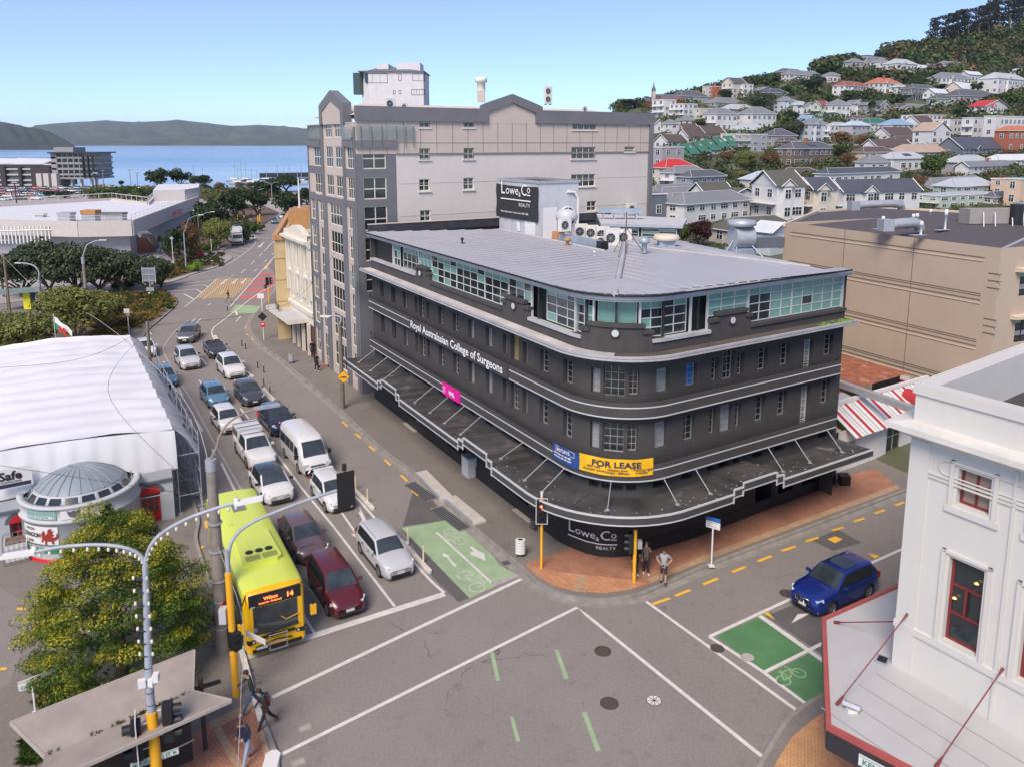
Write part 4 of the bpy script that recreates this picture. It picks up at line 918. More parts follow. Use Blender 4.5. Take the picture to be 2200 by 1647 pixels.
c=[G(1270,497,14),G(1455,530,14)];
a=G(1375,514,13.9);b=G(1457,517,13.9);q_=[V3((*G(1296,512,13.9)[:2],0)),V3((*a[:2],0)),V3((*b[:2],0)),V3((b.x+1.2,b.y+5,0)),V3((*G(1290,490,13.9)[:2],0))]
ztp=ZZ(1457,487,b);mb=MB();mb.P8([(p.x,p.y)for p in q_],13.0,ztp-.15,mat('dim_office',(0,0,0)));loc_(mb,pg,'wall')
mb=MB();qq_=[p+(p-V3((a.x,a.y+5,0))).normalized()*.5 for p in q_];mb.P8([(p.x,p.y)for p in qq_],ztp-.1,ztp+.12,mGalv,top=mat('pale_membrane',(.5,.5,.5),.7));loc_(mb,pg,'flat_roof')
for i,(p,q)in enumerate(((q_[0],q_[1]),(q_[1],q_[2]))):
 pt=H8(p,q);n=max(2,int(pt.L/1.3))
 w=window(None,pt,pt.L/2,13.9,pt.L-.2,ztp-14.1,n,4,mFrmG,[mG9,mG9,mGlassT,mG9,mG9],off=.04,name='window_wall');w.parent=pg;w.location-=pg.location
dk_=MB();a_,b_=q_[0]+V3((0,3,ztp+.8)),q_[2]+V3((-2,4,ztp+.8));dk_.box((a_+b_)/2,((b_-a_).length,.6,.35),mat('blue_galvanised',(0,0,0)),ang=M9.atan2((b_-a_).y,(b_-a_).x))
for t in(.1,.35,.6,.85):p=a_.lerp(b_,t);dk_.box(p-V3((0,0,.4)),(.08,.5,.8),mGalv)
dk_.B8('air_duct',None,'raised blue grey duct running along the penthouse roof','duct')
gx=G(1590,552,13.6);mb=MB();mb.box((0,0,.3),(1.6,1.2,.6),mat('blue_galvanised',(0,0,0)));mb.T8([(-.6,0,1.3),(.7,0,1.3)],.75,mGalv,16);mb.box((1.9,.1,.9),(2.2,.7,.7),mat('dark_duct',(.16,.165,.18),.4,metal=.3));mb.lathe([(.7,2.0),(.95,2.1),(.9,2.4),(.01,2.5)],(0,0,0),mGalv,16)
for a in((-1.6,-.6),(-.9,-1.2),(1.0,-1.4)):mb.T8([(a[0],a[1],0),(a[0]*.3,0,1.2)],.05,mGalv,5)
mb.B8('extractor_fan',None,'large galvanised extractor fan with dark duct at the back of the grey roof','extractor fan',loc=tuple(gx),rotz=.2)
# ================= tall cream and grey apartment block =================
mCream=mat('cream_plaster',(.60,.56,.515),.85,var=.05,scale=.3,streak=.06,bump=.1,bscale=15);mPink=mat('beige_panel',(.515,.44,.385),.75,var=.05,scale=.5);mGrey=mat('mid_grey_panel',(.155,.158,.168),.7,var=.08,scale=.6)
m2=mat('cream_window_frame',(.66,.62,.53),.5,var=.03);mJoint=mat('panel_joint',(.22,.19,.17),.8)
TB=t8('apartment_block','ten storey cream and grey apartment block with a gabled grey pier at its corner','apartment block',tuple(A2+U*33));tb0=V3(TB.location)
FO=.55
P_f=lambda s,z=0,o=FO:A2+U*s+NL*o+V3((0,0,z))
pf=Path([('L',P_f(46.4),-U,46.4-33.0)]);qf=lambda s:46.4-s
P_s=P_f(33.0);psd=Path([('L',P_s,V_,31.2)])
W_=lambda*a,**k:(lambda o:(setattr(o,'location',o.location-tb0),o)[1])(window(TB,*a,**k))
FL=[(1.0,2.3),(3.85,2.05),(6.3,2.1),(8.8,2.1),(11.35,1.95),(13.85,2.0),(16.4,1.8),(18.85,1.8),(21.4,1.65)]
low=[(31.6,33.1,3),(34.2,35.2,2),(37.0,40.3,4),(42.2,43.4,2),(44.5,46.0,3)];high=[(33.5,35.2,3),(36.3,38.3,3),(38.9,40.9,3),(42.3,44.6,3)]
ops=[];wl_=[]
for k,(z,h)in enumerate(FL):
 for a,b,n in(low if k<6 else high):
  if k==8 and(a<36 or a>42):continue
  a2=max(a,33.15)
  if b-a2<.4:continue
  ops.append((qf(b),qf(a2),z,z+h));wl_.append(((qf(b)+qf(a2))/2,z,b-a2,h,n))
wb=MB();F8(wb,pf,0,pf.L,0,22.6,ops,mPink,.07)
for(p,q)in((P_f(46.4),P_f(46.4)-NL*30),):wb.face([p,q,q+V3((0,0,22.3)),p+V3((0,0,22.3))],mGrey)
rs_=[(912,262,22,24),(912,331,22,24),(912,398,22,26),(914,464,22,25),(1007,262,22,24),(1007,330,22,24),(1007,395,22,26),(1255,267,52,24),(1253,329,52,26),(1253,388,52,28),(1271,443,20,22),(1354,261,22,12),(1352,321,22,11)]
sops=[];swin=[]
for x,y,w,h in rs_:
 a=VW(x-w/2,y+h/2,P_s,P_s+V_);b=VW(x+w/2,y-h/2,P_s,P_s+V_);q0=(V3((a.x,a.y,0))-P_s).dot(V_);q1=(V3((b.x,b.y,0))-P_s).dot(V_);sops.append((q0,q1,a.z,b.z));swin.append(((q0+q1)/2,a.z,q1-q0,b.z-a.z,w))
cs=(V3((*VW(852,400,P_s,P_s+V_)[:2],0))-P_s).dot(V_)
F8(wb,psd,cs,psd.L,9,20.05,[o for o in sops if o[2]<20.0],mCream,.15)
F8(wb,psd,0,psd.L,20.05,22.75,[o for o in sops if o[3]>20.1],mPink,.15,off=.04)
F8(wb,psd,0,cs,0,20.05,[(.55+0,2.6,z,z+h)for z,h in FL[3:8]]+[(2.85,3.5,z,z+h)for z,h in FL[3:8]]if cs>3.4 else[(.35,cs-1.1,z,z+h)for z,h in FL[3:8]]+[(cs-.95,cs-.45,z,z+h)for z,h in FL[3:8]],mGrey,.15,off=.02)
def cl2(mb,name,label=None,par=None,split=False):
 for p in(split_mb(mb)if split else[mb]):o=p.B8(name,par or TB,label);o.data.transform(Matrix.Translation(-tb0))
 return o
bk=MB();bk.P8([tuple(p[:2])for p in(P_f(33.3,0,FO-.25),P_f(46.2,0,FO-.25),P_f(46.2,0,FO)+V_*30.5,P_f(33.3,0,FO)+V_*30.5)],0,22.3,mG9 if False else mat('dark_interior',(.02,.02,.022),.8));cl2(bk,'core')
e=psd.at(psd.L)[0];wb.face([e,e+U*13,e+U*13+V3((0,0,22.3)),e+V3((0,0,22.3))],mGrey);cl2(wb,'wall')
for q,z,w,h,n in wl_:
 W_(pf,q,z,w,h,n,2,m2,mG9,off=-.06,fw=.08,bar=.07,split=.47,dep=.04)
for(q,z,w,h,px)in swin:W_(psd,q,z,w,h,4 if px>40 else 2,2,m2,mG9 if px>40 else[mG9,mG9,mat('teal_curtain_glass',(.05,.09,.10),.1),mG9],off=-.1,fw=.07,bar=.07,**({'split':.45}if px<40 else{}))
for z,h in FL[3:8]:
 if cs>3.4:W_(psd,1.58,z,2.05,h,2,2,m2,mG9,off=-.08,fw=.09,bar=.08,split=.47);W_(psd,3.17,z,.65,h,1,2,m2,mG9,off=-.08,fw=.09,split=.47)
 else:W_(psd,(.35+cs-1.1)/2,z,cs-1.45,h,2,2,m2,mG9,off=-.08,fw=.09,bar=.08,split=.47);W_(psd,cs-.7,z,.5,h,1,2,m2,mG9,off=-.08,fw=.07,split=.47)
sl=MB()
for q,z,w,h,px in swin:
 p,d,n=psd.at(q,.05);sl.K8();sl.box(p+V3((0,0,z-.08)),(w+.25,.14,.1),m2,ang=aV)
cl2(sl,'sill',split=True)
pr_=MB()
for a,b,z0_,z1_,o in((33.0,33.3,0,22.2,.08),(33.4,34.0,0,16.2,.1),(35.6,36.6,0,15.9,.12),(35.5,36.0,15.9,23.2,.14),(40.95,41.9,0,15.9,.12),(41.4,41.95,15.9,23.2,.14),(43.75,44.35,0,15.9,.1),(46.15,46.4,0,22.2,.08)):
 pr_.K8();p=P_f((a+b)/2,(z0_+z1_)/2,FO+o/2);pr_.box(p,(b-a,o,z1_-z0_),mGrey,ang=M9.atan2(U.y,U.x))
cl2(pr_,'pier',split=True)
sp=MB()
for k,(z,h)in enumerate(FL[:-1]):
 z1_=FL[k+1][0]
 for a,b in(((33.4,35.5),(42.1,46.1))if k>=6 else((44.5,46.1),)):
  sp.K8();sp.box(P_f((a+b)/2,(z+h+z1_)/2,FO+.015),(b-a,.05,z1_-z-h),mGrey,ang=M9.atan2(U.y,U.x))
 if k==5:sp.K8();sp.box(P_f(39.7,16.0,FO+.03),(13.0,.1,.5),mGrey,ang=M9.atan2(U.y,U.x))
cl2(sp,'spandrel',split=True)
gb=MB();ga,gz=P_f(35.5,0,FO+.5),23.1
pk=[(35.4,22.6),(35.4,24.2),(38.75,25.35),(42.05,24.2),(42.05,22.6),(41.3,22.6),(41.3,23.6),(38.75,24.5),(36.15,23.6),(36.15,22.6)]
for o in(FO+.15,FO-.6):
 for i,j,k,l in((0,1,8,9),(1,2,7,8),(2,3,6,7),(3,4,5,6)):gb.face([P_f(pk[t][0],pk[t][1],o)for t in(i,j,k,l)],mGrey)
for i,j in((0,1),(1,2),(2,3),(3,4),(5,6),(6,7),(7,8),(8,9)):gb.face([P_f(*pk[i],FO+.15),P_f(*pk[j],FO+.15),P_f(*pk[j],FO-.6),P_f(*pk[i],FO-.6)],mGrey)
gb.face([P_f(36.1,22.5,FO+.04),P_f(41.35,22.5,FO+.04),P_f(41.35,23.7,FO+.1),P_f(38.75,24.6,FO+.1),P_f(36.1,23.7,FO+.1)],mPink)
ang_u=M9.atan2(U.y,U.x)
cl2(gb,'gable')
pd=MB();X0=(V3((*VW(1032,235,P_s,P_s+V_)[:2],0))-P_s).dot(V_);X1=(V3((*VW(1163,235,P_s,P_s+V_)[:2],0))-P_s).dot(V_);Xm=(X0+X1)/2
S_=lambda q,z,o=0:psd.at(q,o)[0]+V3((0,0,z))
for a,b in((0,X0),(X1,psd.L)):
 pd.box((S_(a,23.28,.1)+S_(b,23.28,.1))/2,(b-a,.3,1.15),mGrey,ang=aV)
pts=[(X0,22.7),(X0,24.15),(X0+.5,24.35),(Xm,25.2),(X1-.5,24.35),(X1,24.15),(X1,22.7),(X1-.7,22.7),(X1-.7,23.6),(Xm,24.45),(X0+.7,23.6),(X0+.7,22.7)]
for o in(.25,-.1):
 for q in((0,1,10,11),(1,2,3,9,10),(3,4,5,8,9),(5,6,7,8)):pd.face([S_(*pts[t],o)for t in q],mGrey)
for i in range(11):pd.face([S_(*pts[i],.25),S_(*pts[i+1],.25),S_(*pts[i+1],-.1),S_(*pts[i],-.1)],mGrey)
pd.face([S_(X0+.6,22.6,.05),S_(X1-.6,22.6,.05),S_(X1-.6,23.7,.05),S_(Xm,24.5,.05),S_(X0+.6,23.7,.05)],mPink)
pd.box(S_(psd.L-.2,11.5,.1),(.45,.35,23.5),mGrey,ang=aV)
cl2(pd,'parapet')
jn=MB()
q=1.2
while q<psd.L:jn.box(S_(q,21.4,.055),(.03,.02,2.7),mJoint,ang=aV);q+=1.5
jn.box(S_(psd.L/2,20.95,.055),(psd.L,.02,.03),mJoint,ang=aV);jn.box(S_(psd.L/2+cs/2,20.05,.06),(psd.L-cs,.1,.1),mJoint,ang=aV)
for z in(17.6,14.9):jn.box(S_(psd.L/2+cs/2,z,.01),(psd.L-cs-.5,.02,.03),mat('faint_joint',(.5,.46,.42),.8),ang=aV)
cl2(jn,'panel_joints')
mGlB=mat('balcony_glass',(.25,.32,.32),.08,var=0,alpha=.35)
gr_=MB()
for a,b,o in((33.2,35.4,.25),(42.1,46.2,.15)):gr_.K8();gr_.box(P_f((a+b)/2,21.75,FO+o),(b-a,.03,1.1),mGlB,ang=ang_u);gr_.box(P_f((a+b)/2,20.9,FO+.1),(b-a,.2,.5),mGrey,ang=ang_u)
gr_.K8();gr_.box((S_(0.1,21.75,.2)+S_(cs+1.6,21.75,.2))/2,(cs+1.6,.03,1.1),mGlB,ang=aV);gr_.box((S_(0,20.85,.12)+S_(cs,20.85,.12))/2,(cs,.2,.6),mGrey,ang=aV)
for q in(.4,1.3,2.2,cs,cs+.8,cs+1.5):gr_.box(S_(q,21.4,.24),(.05,.05,1.7),mGrey,ang=aV)
gr_.K8();gr_.box(P_f(32.2,10.2,FO+.9),(2,.03,1.1),mGlB,ang=ang_u)
cl2(gr_,'balcony_glass',split=True)
rt=MB();mRC=mat('cream_metal_roof',(.62,.54,.46),.6,var=.05,wave=(.4,aV+R(0),.6));zr=23.6
a0,a1=P_f(34,0,-1.2),P_f(45,0,-1.2)
i0,i1=S_(psd.L-.5,0,-1),S_(psd.L-.5,0,-12)
p0,p1,p2,p3=S_(.5,23.2,-.8),S_(psd.L-.6,23.2,-.8),S_(psd.L-.6,23.2,-12.5),S_(.5,23.2,-12.5);r0,r1=S_(3,24.35,-6.5),S_(psd.L-3,24.35,-6.5)
rt.face([p0,p1,r1,r0],mRC);rt.face([p1,p2,r1],mRC);rt.face([p2,p3,r0,r1],mRC);rt.face([p3,p0,r0],mRC);rt.face([S_(0,22.5,0),S_(psd.L,22.5,0),S_(psd.L,22.5,-13.2),S_(0,22.5,-13.2)],mGrey);cl2(rt,'roof')
for x,y,t,s,lb in((838,226,1,.85,'condenser on the apartment roof edge, leftmost'),(868,228,1,.55,'small condenser half hidden behind the apartment parapet'),(1177,226,2,.8,'tall double fan condenser on the apartment roof'),(1256,234,1,.55,'low condenser at the right of the apartment roof')):
 q=VW(x,y,S_(0,0,-1.2),S_(5,0,-1.2));ac_unit((q.x,q.y,q.z-(.4 if t<2 else 0)),aV,lb,s,t)
q=VW(1034,215,S_(0,0,-3),S_(5,0,-3));mb=MB();mb.box((0,0,.3),(.7,.7,1),mPink);mb.lathe([(.38,.8),(.38,1.5),(.55,1.55),(.55,1.95),(.01,2.05)],(0,0,0),mAC,14);mb.B8('chimney_cowl',None,'round metal chimney cowl on the apartment roof','roof vent',loc=tuple(q))
ac_unit(VW(1356,463,S_(0,0,.6),S_(5,0,.6))-V3((0,0,0)),aV,'condenser at the foot of the tall cream wall',1.1)
# ================= white tower far behind =================
def boxbuilding(name,label,cat,pl,pr_px,ybase,ytop,D,m,rows,cols,depth=9,ang=0.,roofm=None,wm=None,zb=None):
 return None
Dt=120.;base=V3(ray(845,300));f=Dt/base.y;c=V3((base.x*f,Dt,0));z_of=lambda y,D=Dt:H+(306-y)/1714*D
TW=t8('white_tower','white rendered tower with dark windows rising behind the apartment block roof','tower',tuple(c));s=Dt/1714
mb=MB();mTw=mat('white_render',(.62,.60,.62),.7,var=.05,streak=.1);hw=134*s/2
mb.P8([(-hw+1.2,0),(hw,0),(hw,8),(-hw,8),(-hw,1.2)],0,z_of(158),mTw);mb.P8([(-hw+2.2,1.5),(-hw*.15,1.5),(-hw*.15,7),(-hw+2.2,7)],z_of(158),z_of(140),mTw);mb.P8([(hw*.12,1.2),(hw-.6,1.2),(hw-.6,6),(hw*.12,6)],z_of(158),z_of(138),mTw);mb.B8('wall',TW)
mb=MB();mb.P8([(-hw-.3,-.3),(hw+.2,-.3),(hw+.2,8),(-hw-.3,8)],z_of(159),z_of(157),mGrey);mb.face([(-hw+1,-.2,z_of(157)),(hw*.9,-.2,z_of(157)),(hw*.1,3,z_of(146)),(-hw*.5,3,z_of(146))],mGrey);mb.B8('roof',TW)
tp=Path([('L',V3((-hw,0,0)),V3((1,0,0)),2*hw)])
for xa,xb,ya,yb,n in((788,836,182,162,3),(859,866,178,163,1),(889,916,178,163,2),(886,915,207,195,5),(847,852,205,197,1),(859,864,205,197,1)):
 window(TW,tp,hw+((xa+xb)/2-845)*s,z_of(ya),(xb-xa)*s,(ya-yb)*s,n,1,m3,mG9,off=.02)
mb=MB();mb.T8([(-hw-.4,1.6,z_of(205)),(-hw-.4,1.6,z_of(160))],1.0,mat('dark_green_glass',(.05,.07,.07),.2),12);mb.B8('round_balcony',TW)
# ================= cream classical building and yellow building down the street =================
CB=t8('cream_building','cream classical street building with arched parapet and tall window pilasters','building',tuple(P_f(46.4)));cb0=V3(CB.location)
mIv=mat('ivory_plaster',(.68,.63,.53),.8,var=.06,streak=.15);mYel=mat('yellow_plaster',(.60,.46,.25),.8,var=.08,streak=.1)
qcA,qcB=P_f(46.4,0,.7),P_f(55.2,0,.7);pc=Path([('L',qcB,-U,8.8)])
def put(root,r0):
 def f(mb,name,label=None,split=False):
  for p in(split_mb(mb)if split else[mb]):o=p.B8(name,root,label);o.data.transform(Matrix.Translation(-r0))
  return o
 return f
pcb=put(CB,cb0)
zc_=lambda x,y:VW(x,y,qcA,qcB).z
ZT=zc_(632,500);wn=[(1.5,3.8+.2),(4.4,4.2),(7.2,4.2)]
ops=[(q-.65,q+.65,z,z+h)for q in(1.4,4.4,7.3)for z,h in((4.9,2.5),(8.3,2.7))]
mb=MB();F8(mb,pc,0,8.8,3.2,ZT-.4,ops,mIv,.35);p,q=pc.at(0)[0],pc.at(0)[0]-NL*15;mb.face([q,p,p+V3((0,0,ZT-.4)),q+V3((0,0,ZT-.4))],mIv)
band(mb,pc,0,8.8,[(0,0),(0,3.2),(-.3,3.2),(-.3,0)],mat('shop_maroon',(.12,.04,.035),.6));pcb(mb,'wall')
mb=MB();band(mb,pc,-.2,8.8,[(0,ZT-1.1),(.25,ZT-1.0),(.55,ZT-.6),(.7,ZT-.6),(.7,ZT-.35),(0,ZT-.3)],mIv);band(mb,pc,0,8.8,[(0,7.6),(.15,7.65),(.15,7.9),(0,7.95)],mIv);band(mb,pc,0,8.8,[(0,4.1),(.2,4.15),(.2,4.5),(0,4.6)],mIv);pcb(mb,'cornice')
mb=MB();
for i in range(12):
 a,b=8.8*i/12,8.8*(i+1)/12;h=lambda q:.5+(.7*M9.sin(max(0,min(1,(q-1.5)/5.8))*M9.pi));mb.face([pc.at(a,.3)[0]+V3((0,0,ZT-.35)),pc.at(b,.3)[0]+V3((0,0,ZT-.35)),pc.at(b,.3)[0]+V3((0,0,ZT-.3+h(b))),pc.at(a,.3)[0]+V3((0,0,ZT-.3+h(a)))],mIv)
 mb.face([pc.at(a,.3)[0]+V3((0,0,ZT-.3+h(a))),pc.at(b,.3)[0]+V3((0,0,ZT-.3+h(b))),pc.at(b,-.3)[0]+V3((0,0,ZT-.3+h(b))),pc.at(a,-.3)[0]+V3((0,0,ZT-.3+h(a)))],mIv)
a_,b_,c_,d_=[P_f(s_,ZT-.4,o)for s_,o in((46.4,.7),(55.2,.7),(55.2,-14),(46.4,-14))];mb.face([a_,b_,c_,d_],mat('tin_roof_grey',(.35,.34,.34),.6));pcb(mb,'parapet')
mb=MB()
for q in(2.4,3.35,5.4,6.3,8.4,.4):mb.K8();p=pc.at(q,.12)[0];mb.box(p+V3((0,0,8.9)),(.35,.3,6.4),mIv,ang=M9.atan2(-U.y,-U.x));mb.box(p+V3((0,0,11.6)),(.5,.4,.5),mIv,ang=M9.atan2(-U.y,-U.x))
pcb(mb,'pilaster',split=True)
for q in(1.4,4.4,7.3):
 for z,h in((4.9,2.5),(8.3,2.7)):o=window(CB,pc,q,z,1.3,h,2,2,mIv,mG9,off=-.3);o.location-=cb0
mb=MB();pcn=[VW(x,y,P_f(0,0,4.2),P_f(10,0,4.2))for x,y in((571,658),(622,690))]
cz=3.55;A_=G(571,656,cz);B_=G(619,690,cz);C_=G(664,685,cz);D_=G(613,650,cz);mb.P8([tuple(p[:2])for p in(A_,B_,C_,D_)],cz-.4,cz,mIv,top=mat('pale_membrane',(0,0,0)));pcb(mb,'canopy')
mb=MB();X8(mb,'FLUX',.9,m3,plane_fn(G(592,661,cz+.05),(G(608,676,cz)-G(592,661,cz)),0),bold=.05)
v0=V3((0,0,0));pcb(mb,'lettering')
mb=MB();
for s_ in(47.4,49.4,51.2,53):mb.K8();p=P_f(s_,1.75,.95);mb.box(p,(.25,.3,3.2),mIv,ang=ang_u)
pcb(mb,'shopfront_post',split=True)
YB=t8('yellow_building','yellow plastered blank building with orange coping beyond the cream building','building',tuple(P_f(55.2)));yb0=V3(YB.location);pyb=put(YB,yb0)
a=G(617,668,0);yA=P_f(55.25,0,.7);za=ZZ(610,525,VW(600,600,yA,yA-NL));mb=MB();l_=VW(590,560,yA,yA+NL);out=(V3((l_.x,l_.y,0))-yA).dot(NL);YD=V3((-.22,.975,0))
zy=VW(592,515,yA,yA+NL).z
mb.P8([tuple(p[:2])for p in(yA+NL*out,yA-NL*14,yA-NL*14+YD*30,yA+NL*out+YD*30)],0,zy,mYel);pyb(mb,'wall')
mb=MB();
for s0_,s1_ in((0,30),):mb.box(yA+NL*(out-.1)+YD*15+V3((0,0,zy+.2)),(30,.5,.5),mat('orange_coping',(.50,.27,.12),.8),ang=M9.atan2(YD.y,YD.x));mb.box(yA+NL*(out/2-7)+V3((0,0,zy+.2)),(14+out,.4,.5),mat('orange_coping',(0,0,0)),ang=M9.atan2(NL.y,NL.x))
for k in range(7):
 p=yA+NL*(out-1.2)+YD*(9+k*2.6);mb.K8();mb.P8([(p.x,p.y),(p.x-NL.x*2,p.y-NL.y*2),(p.x-NL.x*2+U.x*.4,p.y-NL.y*2+U.y*.4),(p.x+U.x*.4,p.y+U.y*.4)],zy,[zy+2.6,zy+.6,zy+.6,zy+2.6]if False else zy+2.2-.12*k,mat('orange_coping',(0,0,0)))
pyb(mb,'coping',split=True)
mb=MB()
for z in(2,4.3,6.6,8.9):mb.box(yA+NL*(out/2-7)-U*.02+V3((0,0,z)),(14+out,.04,.06),mat('orange_coping',(0,0,0)),ang=M9.atan2(NL.y,NL.x))
pyb(mb,'groove')
# ================= tan building on the right =================
mTan=mat('tan_plaster',(.47,.375,.285),.85,var=.04,scale=.3,streak=.05);q51=mat('tan_groove',(.20,.155,.115),.85);q61=mat('tan_light_edge',(.60,.50,.38),.8)
tc0=V3((33.3,53.06,0));td=V3((-842/1690,1,0)).normalized();tr=V3((td.y,-td.x,0));tr=V3((.93,.38,0)).normalized()
TN=t8('tan_building','tan plastered four storey building with grooved blank side wall and roller door','building',tuple(tc0));ptn=put(TN,tc0);zT=13.9
Lt=(V3((*VW(1691,482,tc0,tc0+td)[:2],0))-tc0).length
pL=Path([('L',tc0+td*Lt,-td,Lt)]);pR=Path([('L',tc0,tr,30)])
fz=lambda x,y:(lambda v:(Lt-(V3((v.x,v.y,0))-tc0).dot(td),v.z))(VW(x,y,tc0,tc0+td))
d0=fz(1868,848);d1=fz(1868,784);d2=fz(1934,800);d3=fz(1930,862)
mb=MB();F8(mb,pL,0,Lt,-.5,zT,[(d0[0],d3[0],.2,d1[1])],mTan,.3)
wops=[(2.2,30,z,z+1.75)for z in(zT-3.55,zT-6.9,zT-10.2)]
F8(mb,pR,0,30,0,zT,wops,mTan,.35)
e=pL.at(0)[0];mb.face([e,e+tr*26,e+tr*26+V3((0,0,zT)),e+V3((0,0,zT))],mTan)
mb.face([pL.at(0,-.0)[0]+V3((0,0,zT-.35)),pL.at(Lt,0)[0]+V3((0,0,zT-.35)),pR.at(30)[0]+V3((0,0,zT-.35)),e+tr*30+V3((0,0,zT-.35))],mat('brown_shingle_roof',(.085,.075,.078),.8,var=.12,scale=2));ptn(mb,'wall')
mb=MB()
for x,y0,y1 in((1690,0,0),):
 for zz_,dp in((13.2,.3),(12.95,.0)):pass
for z,m,h in((13.1,q51,.07),(12.85,q61,.06),(10.55,q51,.05),(10.4,q51,.05),(10.1,q51,.08),(9.85,q61,.06),(7.25,q51,.05),(7.1,q51,.05),(6.8,q51,.08),(6.55,q61,.06),(4.2,q51,.05),(4.05,q51,.05),(3.75,q51,.08),(3.5,q61,.06)):
 p=pL.at(Lt/2-.3,.012)[0];mb.box(p+V3((0,0,z)),(Lt-1.6,.03 if m is q51 else .08,h),m,ang=M9.atan2(td.y,td.x))
for f_ in(.33,.66):p=pL.at(Lt*f_,.012)[0];mb.box(p+V3((0,0,zT/2)),(.04,.03,zT),q51,ang=M9.atan2(td.y,td.x))
for z in(12.1,11.6,11.1,8.9,8.4,7.9,5.6,5.1,4.6):p=pL.at(Lt-.25,.015)[0];mb.box(p+V3((0,0,z)),(.9,.05,.06),q51,ang=M9.atan2(td.y,td.x))
ptn(mb,'wall_grooves')
mb=MB();n=22
for k in range(n):p=pL.at((d0[0]+d3[0])/2,-.25)[0];mb.box(p+V3((0,0,.2+(d1[1]-.2)*(k+.5)/n)),(d3[0]-d0[0],.06,(d1[1]-.2)/n*.8),m3,ang=M9.atan2(td.y,td.x))
ptn(mb,'roller_door')
mb=MB();s1=fz(1944,820);mb.box(pL.at(s1[0],.04)[0]+V3((0,0,s1[1])),(.8,.05,.9),mW9,ang=M9.atan2(td.y,td.x));mb.box(pL.at(s1[0],.07)[0]+V3((0,0,s1[1])),(.8,.02,.25),mat('maroon_stripe',(.3,.02,.05),.5),ang=M9.atan2(td.y,td.x));ptn(mb,'wall_sign')
mb=MB()
for a,b,z,_z in wops:mb.K8();band(mb,pR,a-.6,30,[(0,z+1.8),(.55,z+1.85),(.55,z+2.05),(0,z+2.1)],q61)
ptn(mb,'window_hood',split=True)
for a,b,z,_z in wops:
 for k in range(5):o=window(TN,pR,a+2.6+k*5.4,z,5.2,1.75,5,4,m1,[mG9,mGlassL,mG9,mGlassT,mG9,mGlassL,mG9],off=-.25,fw=.1,bar=.07);o.location-=tc0
mRS=mat('brown_shingle_roof',(0,0,0));rr_=tr;zr=zT-.3
mb=MB();a_,b_,c_,d_=pL.at(.3,-.6)[0],pL.at(Lt-.5,-.6)[0],pR.at(29,-.6)[0],pL.at(.3,-.6)[0]+tr*28;r0=pL.at(6,-9)[0];r1=pL.at(Lt-8,-10)[0]+tr*12
up=lambda p,z:V3((p.x,p.y,z))
mb.face([up(a_,zr),up(b_,zr),up(r1,zr+1.1),up(r0,zr+1.1)],mRS);mb.face([up(b_,zr),up(c_,zr),up(r1+tr*12,zr+1.1),up(r1,zr+1.1)],mat('brown_shingle_lit',(.12,.105,.10),.8,var=.1,scale=2));mb.face([up(r0,zr+1.1),up(r1,zr+1.1),up(r1+tr*12,zr+1.1),up(d_+td*0,zr)],mRS);mb.face([up(a_,zr),up(r0,zr+1.1),up(d_,zr)],mRS)  # paler copy of the shingle paints the lit slope into the roof colour
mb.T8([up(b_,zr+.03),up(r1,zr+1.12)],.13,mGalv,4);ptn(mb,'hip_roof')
for k,(x,y,l_)in enumerate(((1896,492,'leftmost'),(1961,486,'left of the close pair'),(1969,485,'right of the close pair'),(1978,505,'behind the silver duct'),(1998,474,'farthest back on the ridge'),(2030,494,'tall one in front'))):
 p=G(x,y,zT+.3);mb=MB();h=1.0 if k!=5 else 1.6;mb.lathe([(.09,0),(.09,h*.7),(.16,h*.72),(.12,h),(.01,h)],(0,0,0),mW9,8);mb.box((-.3,-.2,.02),(1.2,.5,.03),mGalv,ang=.3);mb.B8('vent_pipe',None,'white vent pipe on the brown roof, '+l_,'vent pipe','vent pipes on the brown roof',loc=tuple(p))
for(x,y),lb,L_2 in(((1945,497),'short silver elbow duct lying on the brown roof',2.6),((1890,452),'long silver duct at the back of the brown roofs',5.)):
 p=G(x,y,zT+.3);mb=MB();mb.box((-L_2/2-.4,0,.5),(.9,.9,.9),mGalv);mb.T8([(-L_2/2,0,.5),(-L_2/4,0,.6),(L_2/4,.1,.65),(L_2/2,.3,.5),(L_2/2+.2,.4,.1)],.4,mGalv,12);mb.B8('silver_duct',None,lb,'duct',loc=tuple(p),rotz=.15)
p=G(2130,487,zT+.2);mb=MB();mb.box((0,0,.9),(5,1.4,1.2),mat('plant_grey',(.3,.28,.26),.7));mb.box((3.6,.2,1),(2.2,1.6,1.8),mGalv)
for x in(-2,-1,.5,1.5):mb.T8([(x,-1.8,0),(x+.8,-.5,1.4)],.05,mW9,4)
mb.T8([(1.4,-.9,.1),(1.4,-.9,1.9)],.5,mK9,12);mb.B8('roof_plant',None,'grey roof plant unit with white braces and a black drum on the brown roof','roof plant',loc=tuple(p),rotz=.1)
LW=t8('tan_wing','low tan wing with dark flat roof behind the tan building','building',tuple(G(1760,470,10)));
q_=[G(1685,486,12.6),G(1755,457,12.6),G(1880,447,12.6),G(2140,462,12.6),G(2120,478,12.6),G(1760,482,12.6)]
mb=MB();mb.P8([tuple(p[:2])for p in q_],4,12.6,mTan,top=mRS);mb.B8('wall',LW).data.transform(Matrix.Translation(-LW.location))
mb=MB()
for i in range(1,4):a,b=q_[i-1],q_[i];mb.box((a+b)/2+V3((0,0,.1)),((b-a).length,.3,.3),q61,ang=M9.atan2((b-a).y,(b-a).x))
mb.B8('coping',LW).data.transform(Matrix.Translation(-LW.location))
